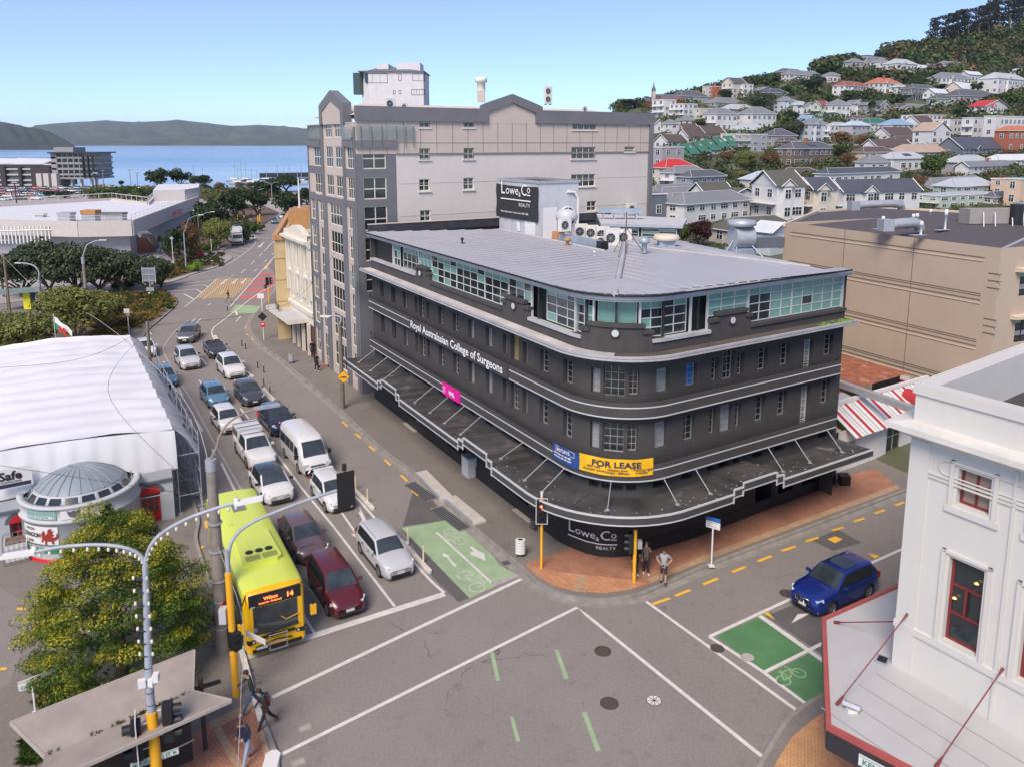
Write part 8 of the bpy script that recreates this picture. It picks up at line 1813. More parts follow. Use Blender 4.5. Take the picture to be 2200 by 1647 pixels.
 for e in extras.split():
  if e=='kidney':
   for s in(-1,1):MB().P8([(-.0,0),(.0,0)],0,0,mChr)if False else MB().box((l-.0,s*.2,nose-.12),(.05,.3,.26),mK9).B8('kidney_grille',root);m_=MB();m_.T8([(l+.03,s*.06,nose),(l+.03,s*.34,nose+.0),(l+.03,s*.36,nose-.2),(l+.03,s*.08,nose-.25),(l+.03,s*.06,nose)],.016,mChr,5);m_.B8('grille_surround',root)
 return root
z3=lambda x,y:(350+x/3.66,680+y/3.66)
z4_=lambda x,y:(420+x/4.4,1050+y/4.4)
cWh=paint('white',(.66,.66,.65));cGr=paint('graphite',(.085,.09,.105),.4);cSv=paint('silver',(.58,.585,.59),.15,.3);cTi=paint('titanium',(.20,.205,.215),.6,.3);cBl=paint('sky_blue',(.13,.27,.40),.4,.3);cMv=paint('mauve',(.20,.135,.14),.5,.3);cMa=paint('maroon',(.13,.015,.022),.3);cNv=paint('navy',(.022,.025,.06),.3);cRB=paint('royal_blue',(.012,.035,.24),.4);cDk=paint('dark_grey',(.055,.058,.065),.4);cBk=paint('black',(.012,.012,.013));cRd=paint('red',(.45,.02,.02));cOr=paint('burnt_orange',(.40,.09,.03));cTe=paint('teal_blue',(.10,.24,.33),.3)
SUVk=dict(L=4.5,W=1.82,Hh=1.66,wb=2.66,ws=.95,rf=.25,rr=-1.75,rb=-2.1,hood=1.08,belt=1.08,nose=.8,wr=.36)
HAT=dict(L=3.9,W=1.68,Hh=1.5,wb=2.5,ws=1.02,rf=.35,rr=-1.45,rb=-1.78)
car('mid grey small SUV, farthest back of the queued cars',z3(250,200),z3(285,160),'R',L=4.2,W=1.8,Hh=1.55,wb=2.6,ws=.95,rf=.2,rr=-1.6,rb=-1.95,hood=1.0,belt=1.02,col=cTi,wr=.34,nose=.74,extras='blackmirror')
car('dark grey convertible with its roof down',z3(365,325),z3(335,288),L=4.4,W=1.79,Hh=1.42,wb=2.58,ws=.8,rf=.15,rr=-1.2,rb=-1.7,hood=.94,belt=.95,col=cDk,extras='open')
car('silver grey SUV with bold black grille, ahead of the mid grey one',z3(140,412),z3(106,368),col=cSv,extras='rails blackmirror lit',**SUVk)
car('white SUV with chrome nose beside the banded bollards',z3(487,482),z3(440,432),col=cWh,extras='lit',**{**SUVk,'L':4.65,'Hh':1.7})
car('light blue hatchback in the queue behind the white one',z3(357,712),z3(312,655),col=cBl,**HAT)
car('dark grey hatchback with bright headlights',z3(628,698),z3(577,635),L=4.28,W=1.77,Hh=1.53,wb=2.57,ws=.85,rf=.1,rr=-1.5,rb=-1.9,hood=1.0,belt=1.02,col=cGr,wr=.34,nose=.74,extras='lit')
car('white hatchback directly in front of the light blue one',z3(445,908),z3(402,852),col=cWh,extras='blackmirror',**{**HAT,'L':3.85})
nv=car('navy car with red rear panels and red logo on the bonnet',z3(848,930),z3(770,842),L=4.63,W=1.89,Hh=1.6,wb=3.0,ws=1.15,rf=.35,rr=-1.6,rb=-2.1,hood=.98,belt=1.0,col=cNv,wr=.37,nose=.78,extras='blackmirror lit')
mb=MB();mR2=mat('logo_red',(.55,.02,.03),.4,var=0)
for s in(-1,1):mb.face([(-2.25,s*.93,.95),(-1.1,s*.955,.95),(-1.5,s*.955,.45),(-2.2,s*.93,.45)],mR2)
mb.B8('red_wrap',nv);mb=MB();mb.T8([(1.75,-.25,.955),(1.75,-.25,.975)],.16,mR2,16);X8(mb,'P',.2,mLet,lambda x,z:V3((1.69+z,-.2-x+.0,.98))if False else V3((1.82-z,-.31+x,.985)),bold=.01);X8(mb,'MEVO',.2,mLet,lambda x,z:V3((1.82-z,.02+x,.975)),sx=.9,bold=.005);mb.B8('bonnet_logo',nv)
ut=car('white utility truck with white canopy and roof bars',z3(663,1185),z3(587,1075),L=5.3,W=1.82,Hh=1.78,wb=3.0,ws=1.25,rf=.65,rr=-.75,rb=-.95,hood=1.12,belt=1.12,col=cWh,wr=.40,nose=.86,extras='lit')
mb=MB();mb.P8([(-2.6,-.82),(-.98,-.82),(-.98,.82),(-2.6,.82)],1.05,1.80,cWh);mb.B8('canopy',ut);mb=MB()
for s in(-1,1):mb.box((-1.8,s*.825,1.45),(1.3,.02,.38),mG9)
mb.B8('canopy_window',ut)
for x in(-2.2,-1.3,.2):MB().T8([(x,-.8,1.86),(x,.8,1.86)],.025,m3,5).B8('roof_bar',ut)
car('white electric hatchback with black roof behind the bus',z3(790,1466),z3(705,1340),L=4.29,W=1.84,Hh=1.5,wb=2.7,ws=1.15,rf=.4,rr=-1.35,rb=-1.9,hood=.96,belt=.98,col=cWh,roofc=mScr,wr=.35,nose=.72,extras='blackmirror spoiler')
car('white hatchback under the hanging signal head',z3(1283,1532),z3(1185,1405),col=cWh,extras='spoiler',**HAT)
car('mauve grey hatchback behind the maroon one',z4_(955,690),z4_(827,492),L=4.06,W=1.7,Hh=1.5,wb=2.57,ws=1.0,rf=.3,rr=-1.4,rb=-1.85,col=cMv)
car('maroon people mover first at the stop line beside the bus',z4_(1255,1182),z4_(1105,932),L=4.24,W=1.7,Hh=1.61,wb=2.6,ws=1.15,rf=.5,rr=-1.75,rb=-2.05,hood=1.0,belt=1.0,col=cMa)
car('silver station wagon beside the pale green cycle lane',z4_(1745,826),z4_(1570,603),L=4.4,W=1.7,Hh=1.5,wb=2.6,ws=1.05,rf=.4,rr=-1.85,rb=-2.15,col=cSv,extras='rails')
car('royal blue SUV with glass sunroof turning in from the right',(1783.6,1321),(1861.9,1283),'R',col=cRB,extras='sunroof kidney lit',grp=None,**SUVk)
car('light blue hatchback parked at the left kerb beside the tent',None,None,P=G(350,830)+V3((-.2,.9,0)),ang=R(-58),col=cBl,grp='cars parked beside the tent',**HAT)
car('white hatchback parked behind the light blue one by the tent',None,None,P=G(312,766)+V3((-.3,.9,0)),ang=R(-60),col=cWh,grp='cars parked beside the tent',**HAT)
A,B=G(*z3(1075,1232)),G(*z3(968,1108));d=(A-B).normalized();P=(A+B)/2+V3((-d.y,d.x,0))*.84;van=t8('van','white high roofed minibus van with black bumper bar','van',(P.x,P.y,0),M9.atan2(d.y,d.x))
rows=[];Lv,Wv=5.38,.94
for x,fw,zl,zt in((-2.69,.9,.35,2.05),(-2.62,.96,.25,2.2),(-2.3,1,.22,2.27),(0,1,.22,2.28),(1.0,1,.22,2.22),(1.45,1,.22,2.05),(1.75,.99,.22,1.7),(2.15,.97,.22,1.24),(2.45,.92,.24,1.05),(2.62,.84,.28,.82),(2.69,.74,.34,.66)):
 ww=Wv*fw;tp_=.80 if zt>1.3 else .93;ring=[(0,zl),(ww*.9,zl),(ww,zl+.15),(ww,min(1.15,zt-.15)),(ww*(.5+tp_/2),zt-.2),(ww*tp_,zt-.05),(ww*.5,zt+.03),(0,zt+.05)];rows.append([(x,y,z)for y,z in ring]+[(x,-y,z)for y,z in ring[-2:0:-1]])
bm=bmesh.new();me=bpy.data.meshes.new('body');mb=MB();mb.mats=[cWh,mK9];mb.grid(rows,cWh,closed=True);mb.face(rows[0],cWh);mb.face(rows[-1][::-1],cWh);me.from_pydata(mb.v,[],mb.f);bm.from_mesh(me);bmesh.ops.remove_doubles(bm,verts=bm.verts,dist=.002);bmesh.ops.recalc_face_normals(bm,faces=bm.faces);bm.to_mesh(me);bm.free();me.materials.append(cWh);me.materials.append(mK9)
for q in me.polygons:q.use_smooth=True
obj('body',cut_arches(me,(1.45,-1.55),.34,2),van)
MB().face([(2.17,-.74,1.28),(2.17,.74,1.28),(1.50,.66,2.04),(1.50,-.66,2.04)],mScr).B8('windscreen',van).location=(.03,0,.02)
for s in(-1,1):
 for xa,xb in((-2.35,-1.3),(-1.22,-.2),(-.12,.62)):MB().face([(xa,s*.955,1.15),(xb,s*.955,1.15),(xb,s*.895,1.78),(xa,s*.895,1.78)],mG9).B8('side_window',van)
 MB().face([(.8,s*.957,1.15),(1.75,s*.955,1.15),(1.4,s*.90,1.7),(.8,s*.90,1.75)],mG9).B8('side_window',van);MB().box((2.5,s*.72,.84),(.26,.34,.2),mClr).B8('headlight',van);MB().box((1.75,s*1.1,1.25),(.12,.2,.3),mK9).B8('wing_mirror',van)
MB().box((2.64,0,.47),(.16,1.6,.26),mK9).B8('bumper',van);MB().box((2.67,0,.8),(.06,.9,.1),mChr).B8('grille',van);mb=MB();mb.T8([(2.8,-.7,.42),(2.82,-.45,.7),(2.82,.45,.7),(2.8,.7,.42),(2.8,-.7,.42)],.03,mChr,6);mb.B8('bull_bar',van);MB().box((2.74,0,.5),(.03,.38,.12),mPlate).B8('number_plate',van)
wheels(van,[(x,y)for x in(1.45,-1.55)for y in(-.84,.84)],.34)
cLim=mat('bus_lime',(.62,.72,.09),.35,var=.03,coat=.4);cYel=mat('bus_yellow',(.85,.47,.005),.35,var=.03,coat=.4)
fA,fB,rA=G(531,1284,2.85),G(647,1254,2.85),G(446,1068,2.9);fd_=(fB-fA).normalized();bd_=V3((fd_.y,-fd_.x,0));bd_=bd_ if bd_.dot(fA-rA)>0 else-bd_
ax_=((fA-rA).normalized()*2+bd_).normalized();ax_.z=0;Lb=(fA-rA).length+.1;fc=(fA+fB)/2;fc.z=0
bus=t8('bus','lime green and yellow number 14 city bus waiting at the stop line','bus',tuple(fc-ax_*Lb/2),M9.atan2(ax_.y,ax_.x));l=Lb/2;w=1.25;Hb=2.95
rows=[]
for x,fw,zt,zl in((-l,.95,Hb-.12,.4),(-l+.12,1,Hb,.34),(0,1,Hb+.02,.30),(l-.9,1,Hb+.02,.30),(l-.3,.99,Hb,.30),(l-.1,.95,Hb-.08,.30),(l,.88,Hb-.25,.33)):
 ww=w*fw;ring=[(0,zl),(ww*.95,zl),(ww,zl+.12),(ww,zt-.35),(ww*.97,zt-.12),(ww*.86,zt),(ww*.4,zt+.05),(0,zt+.06)];rows.append([(x,y,z)for y,z in ring]+[(x,-y,z)for y,z in ring[-2:0:-1]])
mb=MB();mb.mats=[cLim,mK9,cYel];mb.grid(rows,cLim,closed=True);mb.face(rows[0],cLim);mb.face(rows[-1][::-1],cYel);me=bpy.data.meshes.new('body');me.from_pydata(mb.v,[],mb.f)
for m in(cLim,mK9,cYel):me.materials.append(m)
bm=bmesh.new();bm.from_mesh(me);bmesh.ops.remove_doubles(bm,verts=bm.verts,dist=.002);bmesh.ops.recalc_face_normals(bm,faces=bm.faces)
for f in bm.faces:f.material_index=2 if f.calc_center_median().x>l-.32 else 0;f.smooth=True
bm.to_mesh(me);bm.free();obj('body',cut_arches(me,(l-2.5,-l+3.0),.46,3),bus);F_=l+.015
mb=MB();mb.box((l-.06,0,2.62),(.16,2.1,.5),mK9);mb.box((l+.025,.05,2.62),(.02,1.5,.34),mat('display_dark',(.03,.03,.035),.3));mb.B8('destination_display',bus)
mO=mat('led_orange',(.8,.1,.01),.5,var=0,emit=((1,.16,.03),2.2));tx=MB();fnb=lambda x,z:V3((l+.04,-.68+x,2.5+z));X8(tx,'Wilton',.2,mO,fnb,.22,.1,bold=.004);X8(tx,'Aotea Stn - Parliament',.1,mO,fnb,.02,-.04,bold=.003);X8(tx,'14',.3,mO,fnb,1.12,.0,bold=.01);X8(tx,'2194',.09,mLet,lambda x,z:V3((l+.03,-1.0+x,2.36+z)),bold=.003);tx.B8('display_text',bus)
mb=MB();mb.grid([[(l+.035-.07*(abs(y)/1.1)**4,y,z)for y in(-1.12,-.95,-.5,0,.5,.95,1.12)]for z in(1.12,1.8,2.35)],mScr);mb.B8('windscreen',bus);mb=MB();mb.box((l-.05,-.35,1.35),(.12,1.1,.2),mat('dash_grey',(.2,.2,.2),.6));mb.box((l+.0,-.1,1.5),(.06,.5,.45),mat('dash_grey',(0,0,0)));mb.T8([(l+.035,.2,1.7),(l+.035,.4,1.5),(l+.035,.95,1.62)],.02,mSignalY,5);mb.B8('dashboard',bus)
for s in(-1,1):
 MB().box((l-.06,s*.98,.86),(.2,.38,.16),mK9,ax=((1,-s*.25,0),(s*.25,1,0),(0,0,1))).B8('headlight_cluster',bus);mb=MB()
 for j in(-.1,.04,.16):mb.T8([(l-.0,s*.98+j,.86),(l+.05-abs(j)*.1,s*.98+j,.86)],.045,mAmb if(s==-1 and j==-.1)else mClr,8)
 mb.B8('headlight',bus)
 mb=MB();mb.T8([(l-.25,s*1.1,Hb-.1),(l+.35,s*1.42,Hb-.3),(l+.38,s*1.45,2.0)],.03,mK9,6);mb.B8('mirror_arm',bus);MB().box((l+.38,s*1.45,1.82),(.12,.24,.42),cYel).B8('wing_mirror',bus)
 mb=MB();mb.box((-.3,s*1.245,2.0),(Lb-1.3,.03,.95),mG9);mb.B8('side_window_band',bus)
 for x in(-4,-2.6,-1.2,.3,1.8,3.2):MB().box((x,s*1.262,2.0),(.06,.02,.95),mK9).B8('window_pillar',bus)
 if s<0:MB().box((l-1.0,s*1.25,1.55),(1.1,.05,2.1),mG9).B8('door',bus)
MB().box((l+.03,.0,.44),(.04,2.0,.14),mK9).B8('lower_grille',bus);MB().box((l+.05,-.62,.55),(.03,.44,.12),mPlate).B8('number_plate',bus)
mb=MB()
for y in(-.35,.35):mb.T8([(l+.08,y,.45),(l+.35,y,.5),(l+.28,y,1.15)],.02,mGalv,6)
for z,x in((.5,.35),(.8,.32),(1.12,.29)):mb.T8([(l+x,-.38,z),(l+x,.38,z)],.018,mGalv,6)
mb.T8([(l+.06,-.7,1.0),(l+.1,.1,1.15),(l+.06,.9,1.22)],.03,mK9,5);mb.T8([(l+.06,-.9,.62),(l+.1,0,.78),(l+.06,.6,.68)],.03,mK9,5);mb.B8('bike_rack',bus)
mb=MB();mb.box((l+.06,0,.98),(.05,1.5,.10),mK9);mb.B8('wiper',bus)
mb=MB();mb.P8([(.2,-.75),(2.9,-.82),(3.1,-.6),(3.1,.6),(2.9,.82),(.2,.75)],Hb,Hb+.22,cLim);ac_=mb.B8('air_conditioner',bus)
for y in(-.42,0,.42):MB().T8([(2.15,y,Hb+.21),(2.15,y,Hb+.25)],.17,mK9,16).B8('fan',ac_)
for y in(-.36,.36):MB().box((2.7,y,Hb+.225),(.45,.62,.02),mat('mesh_olive',(.28,.33,.06),.6)).B8('vent_mesh',ac_)
MB().P8([(-3.4,-.3),(-2.5,-.3),(-2.5,.3),(-3.4,.3)],Hb,Hb+.12,mat('hatch_grey',(.18,.19,.2),.5)).B8('roof_hatch',bus);MB().box((-1.2,-.7,Hb+.06),(.2,.2,.1),cLim).B8('roof_vent',bus)
wheels(bus,[(x,y)for x in(l-2.5,-l+3.0)for y in(-1.12,1.12)],.46,1.3)
p=G(499,530);tkk=t8('truck','white box truck with pale blue refrigerated body parked by the bushes','truck',(p.x-.6,p.y+4.0,0),R(-65));MB().P8([(-4.2,-1.2),(1.6,-1.2),(1.6,1.2),(-4.2,1.2)],.8,3.6,mat('box_body_pale',(.55,.60,.64),.5)).B8('box_body',tkk);MB().P8([(1.7,-1.05),(3.2,-1.05),(3.35,-.9),(3.35,.9),(3.2,1.05),(1.7,1.05)],.5,2.5,cWh).B8('cab',tkk)
MB().box((3.37,0,1.95),(.05,1.8,.75),mScr).B8('windscreen',tkk);MB().box((1.85,0,2.95),(.6,1.6,.6),cWh).B8('cooling_unit',tkk);MB().box((3.38,0,.75),(.05,1.8,.3),mK9).B8('grille',tkk)
for s in(-1,1):MB().box((3.39,s*.85,1.05),(.04,.3,.2),mClr).B8('headlight',tkk);MB().box((2.7,s*1.06,1.8),(.9,.04,.7),mG9).B8('side_window',tkk);MB().box((-1.3,s*1.22,2.2),(4.8,.03,1.6),mat('box_stripe_blue',(.06,.30,.50),.5)).B8('blue_panel',tkk)
wheels(tkk,[(2.4,-1),(2.4,1),(-2.4,-1),(-2.4,1)],.45,1.4)
car('teal blue car waiting at the far traffic signals',None,None,P=G(589,480),ang=R(-70),col=cTe,grp='cars far down the road',**HAT)
car('white car behind the teal blue one at the far signals',None,None,P=G(607,470),ang=R(-70),col=cWh,grp='cars far down the road',**HAT)
fp1=car('white car beside the far right kerb at the signals',None,None,P=G(612,478),ang=R(-70),col=cSv,grp='cars far down the road',**HAT)
pk_=car('white car at the front left corner of the waterfront car park',None,None,P=G(8,432),ang=R(10),col=cWh,grp='cars in the waterfront car park',**HAT)
rg=random.Random(31);cc_=[('white',cWh),('silver',cSv),('black',cBk),('grey',cTi),('dark grey',cDk),('blue',cTe),('red',cRd),('maroon',cMa),('navy',cNv)];used={}
rowsP=[(431,4,4,[18,32,46,80],'front'),(424,0,0,[2,16,33,50,66,95],'second'),(419,0,0,[6,22,38,53,68,84,100,122,136,150,166],'third'),(413,0,0,[5,20,34,50,64,78,92,108,124,140,156,172,184],'fourth'),(408,0,0,[12,30,47,62,80,98,116,134,152,168],'fifth')]
for y,_,_,xs,nm in rowsP:
 n=len(xs)
 for i,x in enumerate(xs):
  cn_,cm=rg.choice(cc_);
  if nm=='second' and x==66:cn_,cm='burnt orange',cOr
  ordn=['first','second','third','fourth','fifth','sixth','seventh','eighth','ninth','tenth','eleventh','twelfth','thirteenth'][i]
  dup(pk_,tuple(G(x,y+rg.uniform(-1,1))),rg.choice([R(10),R(190),R(8)])+rg.uniform(-.1,.1),'%s car, %s from the left in the %s row of the waterfront car park'%(cn_,ordn,nm),'cars in the waterfront car park',swap={cWh:cm}if cm is not cWh else None)
for x,y,cn_,cm,lb in((657,411,'red',cRd,'bright red car on the waterfront road beside the apartment block'),(662,424,'white',cWh,'white car just below the bright red one'),(222,403,'white',cWh,'white van like car right of the waterfront apartments'),(243,404,'silver',cSv,'silver car on the quay beside the lone round tree'),(300,407,'silver',cSv,'silver car on the quay left of the big dark trees'),(316,408,'blue',cTe,'blue car on the quay left of the big dark trees'),(445,404,'blue',cNv,'blue car near the marina trees')):
 dup(pk_,tuple(G(x,y)),rg.uniform(-.3,.3),lb,'cars on the waterfront',swap={cWh:cm}if cm is not cWh else None)
 # ================= street furniture =================
q91=mat('painted_grey_pole',(.34,.37,.42),.5,var=.15,scale=2);mBulb=mat('cream_bulb',(.75,.70,.55),.4,var=0);mConP=mat('concrete_pole',(.24,.21,.18),.85,var=.25,scale=2);mWood=mat('weathered_wood_pole',(.19,.15,.115),.9,var=.25,scale=3)
def signal(root,c,face,n=3,s=1.,back=None,lit=0,name='signal_head',white=False):
 """traffic signal head centred at c facing the direction face"""
 f=V3((M9.cos(face),M9.sin(face),0));r=V3((-f.y,f.x,0));z=V3((0,0,1));c=V3(c);H_=.34*s*n
 mb=MB();mb.box(c,(.24*s,.32*s,H_),mK9,ang=face)
 for k in range(n):
  zc_=(n-1)/2*.34*s-k*.34*s;q=c+f*.12*s+z*zc_
  mb.grid([[q+r*(.13*s*M9.cos(t))+z*(.13*s*M9.sin(t))+f*e for t in[M9.radians(-20+220*j/10)for j in range(11)]]for e in(0,.2*s)],mK9)
 o=mb.B8(name,root);o.data.transform(Matrix.Translation(-V3(root.location)))
 for k in range(n):
  zc_=(n-1)/2*.34*s-k*.34*s;q=c+f*.125*s+z*zc_;m=mat('red_signal_light',(.9,.05,.03),.3,var=0,emit=((1,.08,.04),4))if(lit and k==lit-1)else mat('dark_lens',(.02,.018,.018),.2,var=0)
  mb=MB();mb.T8([q,q+f*.015],.1*s,m,14);p=mb.B8('lens',o);p.data.transform(Matrix.Translation(-V3(root.location)))
 if back:
  mb=MB();w,h=.55*s,H_+.3*s;mb.box(c-f*.02,(.02,w,h),mK9,ang=face)
  if white:
   for a,b,d_,e in((0,h/2,w,.03),(0,-h/2,w,.03),(w/2,0,.03,h),(-w/2,0,.03,h)):mb.box(c+r*a+z*b-f*.005,(.03,d_,e),mW9,ang=face)
  p=mb.B8('backboard',root);p.data.transform(Matrix.Translation(-V3(root.location)))
 return o
def xf(root,mb,name,label=None):o=mb.B8(name,root,label);o.data.transform(Matrix.Translation(-V3(root.location)));return o
P0=G(344,1745);LP=t8('street_lamp','tall grey double armed street lamp with fairy lights, left foreground','street lamp',(P0.x,P0.y,0));pd_=V3((1,.12,0));q_=lambda x,y:VW(x,y,P0,P0+pd_)
zf=q_(312,1215).z;mb=MB();mb.T8([(P0.x,P0.y,0),(P0.x,P0.y,zf*.55),q_(312,1215)],[.16,.12,.085],q91,10);xf(LP,mb,'pole');mb=MB();mb.T8([(P0.x,P0.y,0.0),(P0.x,P0.y,3.6)],[.175,.165],mSignalY,12)
xf(LP,mb,'yellow_sleeve');armL=S8([q_(*p)for p in((312,1215),(305,1196),(285,1181),(250,1172),(200,1169),(130,1174),(78,1184))],5);armR=S8([q_(*p)for p in((312,1215),(316,1190),(330,1162),(360,1136),(410,1110),(470,1089),(512,1078))],5)
for arm,hd in((armL,((78,1184),(4,1195))),(armR,((505,1081),(566,1068)))):
 mb=MB();mb.T8(arm,.055,q91,8);xf(LP,mb,'arm');mb=MB();a,b=q_(*hd[0]),q_(*hd[1]);d=(b-a);an=M9.atan2(d.y,d.x);mb.box((a+b)/2,(d.length,.26,.09),mW9,ax=(d.normalized(),V3((-d.y,d.x,0)).normalized(),d.normalized().cross(V3((-d.y,d.x,0)).normalized())));mb.lathe([(.07,0),(.07,.12),(.02,.15)],tuple(a.lerp(b,.05)+V3((0,0,.04))),mW9,10);xf(LP,mb,'lamp_head')
bm_=MB();bm_.lathe([(.02,.06),(.035,.04),(.045,-.03),(.03,-.07),(.01,-.08)],(0,0,0),mBulb,8);bo_=bm_.B8('bulb').data
for o in[o for o in SC.collection.objects if o.name=='bulb' and not o.parent]:bpy.data.objects.remove(o)
bp=[p+V3((0,0,-.13))for arm in(armL,armR)for p in arm[3::2]]+[V3((P0.x+s*.2,P0.y-.02,zf-.35-k*.42))for k in range(7)for s in(-1,1)]
for p in bp:o=obj('bulb',bo_,LP,loc=tuple(p-V3(LP.location)))
mb=MB()
for k in range(16):mb.T8([(P0.x,P0.y,zf-.4-k*.42),(P0.x,P0.y,zf-.38-k*.42)],.135-.0*k,m3,10)
tag(xf(LP,mb,'cable_ties'),kind='stuff')
for x,y,dx in((308,1462,-.22),(331,1458,.05),(338,1449,.22)):mb=MB();c=q_(x,y)+V3((0,-.1,0));mb.box(c,(.17,.22,.24),mW9,ang=-.5+dx*3);xf(LP,mb,'loudspeaker')
LPo=V3(LP.location);sg_=t8('traffic_signal','pair of black traffic signal heads clamped on the left foreground lamp post','traffic signal',(P0.x,P0.y,0))
a=q_(297,1578)+V3((.05,-.2,0));signal(sg_,a,R(205),3,1.2,back=True,white=True);b=q_(359,1553)+V3((0,.1,0));signal(sg_,b,R(15),3,1.2,name='signal_head')
mb=MB();
for c in(a,b):
 for dz in(-.4,.45):mb.T8([c+V3((0,0,dz)),V3((P0.x,P0.y,c.z+dz))],.02,mW9,5)
xf(sg_,mb,'bracket')
s1=t8('street_sign','white and green MAJORIBANKS ST street name blade on the foreground lamp post','street sign',(P0.x,P0.y,0));a,b=q_(291,1642)+V3((0,-.3,0)),q_(380,1606)+V3((0,-.3,0));zc_=(a.z+b.z)/2;az=M9.atan2(b.y-a.y+.55,b.x-a.x);dv=V3((M9.cos(az),M9.sin(az),0));Ls=(b-a).length*1.02;a=V3((a.x,a.y,zc_-.12));nv_=V3((dv.y,-dv.x,0))
mb=MB();mb.box(a+dv*Ls/2+V3((0,0,.08)),(Ls,.03,.22),mW9,ang=az);xf(s1,mb,'sign_plate');mb=MB();v,f=text_pts('MAJORIBANKS ST',.17);X8(mb,'MAJORIBANKS ST',.17,mGr,lambda x,z:a+nv_*.03+dv*(x+.06)+V3((0,0,z+.02)),sx=(Ls-.3)/max(p[0]for p in v),bold=.004)
mb.face([a+nv_*.03+dv*(Ls-.16)+V3((0,0,.03)),a+nv_*.03+dv*(Ls-.05)+V3((0,0,.085)),a+nv_*.03+dv*(Ls-.16)+V3((0,0,.14))],mGr)
for z0_ in(-.015,.165):mb.face([a+nv_*.03+dv*x+V3((0,0,z))for x,z in((.02,z0_),(Ls-.02,z0_),(Ls-.02,z0_+.012),(.02,z0_+.012))],mGr)
xf(s1,mb,'lettering')
p=G(77,1535);s2=t8('street_sign','white and green CAMBRIDGE TCE street name blade on a short white post','street sign',(p.x,p.y,0));mb=MB();z2=ZZ(75,1470,p);mb.T8([(p.x,p.y,0),(p.x,p.y,z2+.15)],.04,mW9,8);mb.T8([(p.x,p.y,0),(p.x,p.y,.15)],.12,mW9,8);xf(s2,mb,'post')
for(xa,ya),(xb,yb),dz,t_ in(((40,1477),(96,1450),0,'CAMBRIDGE TCE'),((38,1474),(100,1438),.12,None)):
 a,b=VW(xa,ya,p,p+V3((1,.25,0))),VW(xb,yb,p,p+V3((1,.25,0)));az=M9.atan2(.45 if t_ else .9,1);dv=V3((M9.cos(az),M9.sin(az),0));Ls=1.28;c0_=V3((a.x,a.y,z2-.12+dz));nv_=V3((dv.y,-dv.x,0));mb=MB();mb.box(c0_+dv*Ls/2+V3((0,0,.09)),(Ls,.03,.24),mW9,ang=az);xf(s2,mb,'sign_plate')
 if t_:
  mb=MB();v,f=text_pts(t_,.17);X8(mb,t_,.17,mGr,lambda x,z:c0_+nv_*.03+dv*(x+.07)+V3((0,0,z+.03)),sx=(Ls-.14)/max(q[0]for q in v),bold=.004);xf(s2,mb,'lettering')
P1=G(508,1500);md_=(G(955,1275)-G(527,1411)).normalized();q1=lambda x,y:VW(x,y,P1,P1+md_);MS=t8('mast_signal','yellow pole with long grey arm carrying a black signal head over the cars','traffic signal',(P1.x,P1.y,0))
zy_=ZZ(493,1228,P1);za_=ZZ(490,1185,P1);mb=MB();mb.T8([(P1.x,P1.y,0),(P1.x,P1.y,zy_)],.13,mSignalY,12)
for z in(1.9,2.6,3.9,zy_-.1):mb.T8([(P1.x,P1.y,z),(P1.x,P1.y,z+.04)],.14,mSignalY,12)
xf(MS,mb,'pole');mb=MB();arm=S8([V3((P1.x,P1.y,zy_)),q1(491,1195),q1(497,1165),q1(515,1140),q1(548,1118),q1(600,1096),q1(670,1070),q1(742,1047)],5);mb.T8(arm,.065,q91,9);mb.T8([(P1.x,P1.y,zy_-.05),(P1.x,P1.y,zy_+.9)],.09,q91,8);xf(MS,mb,'arm')
e=q1(741,1045);fc_=M9.atan2(-md_.x,md_.y);face=M9.atan2(md_.x,-md_.y)+M9.pi
mb=MB();c=e+V3((0,0,-.05));f=V3((M9.cos(face),M9.sin(face),0));r=V3((-f.y,f.x,0))
mb.box(c+f*.12,(.03,.72,1.45),mK9,ang=face);xf(MS,mb,'backboard');mb=MB();mb.box(c+f*.02,(.16,.34,1.1),q91,ang=face);mb.box(c-f*.06,(.08,.1,1.2),m3,ang=face);mb.T8([c+V3((0,0,.75)),c+V3((0,0,1.0))],.09,mK9,10);mb.T8([c+V3((0,0,-.7)),c+V3((0,0,.7))],.045,q91,8);xf(MS,mb,'signal_head')
mb=MB();mb.T8([c+V3((0,0,-.55)),c+r*-.4+V3((0,0,-.5)),c+r*-.55+V3((0,0,-.62))],.03,mW9,6);mb.lathe([(.02,-.16),(.1,-.1),(.11,0),(.05,.04)],tuple(c+r*-.55+V3((0,0,-.66))),mW9,10);xf(MS,mb,'camera_dome')
mb=MB();z=ZZ(500,1372,P1);mb.box((P1.x-.02,P1.y+.05,z),(.3,.36,.75),mK9,ang=.6)
for dz in(.2,-.18):mb.box((P1.x+.18,P1.y-.12,z+dz),(.28,.3,.3),mK9,ang=-.6)
xf(MS,mb,'pedestrian_signal');mb=MB();z=ZZ(487,1322,P1);mb.box((P1.x-.28,P1.y,z),(.26,.3,.6),mat('cabinet_grey',(.5,.51,.53),.5));xf(MS,mb,'control_box');mb=MB();mb.T8([(P1.x-.35,P1.y+.25,z+.1),(P1.x-.37,P1.y+.25,z+.1)],.3,mR2,20);mb2=MB();mb.box((P1.x-.3,P1.y+.14,z+.1),(.1,.2,.03),mGalv);xf(MS,mb,'round_red_sign')
mb=MB();a=P1+V3((.25,.3,ZZ(515,1385,P1)));mb.box(a+md_*.5,(1.1,.03,.22),mW9,ang=M9.atan2(md_.y,md_.x)-1.1);xf(MS,mb,'name_blade')
mb=MB();strip(mb,[G(x,y)for x,y in((517,1395),(535,1462),(548,1510),(562,1555))],.22,q71,.16);mb.B8('white_painted_kerb',kind='structure')
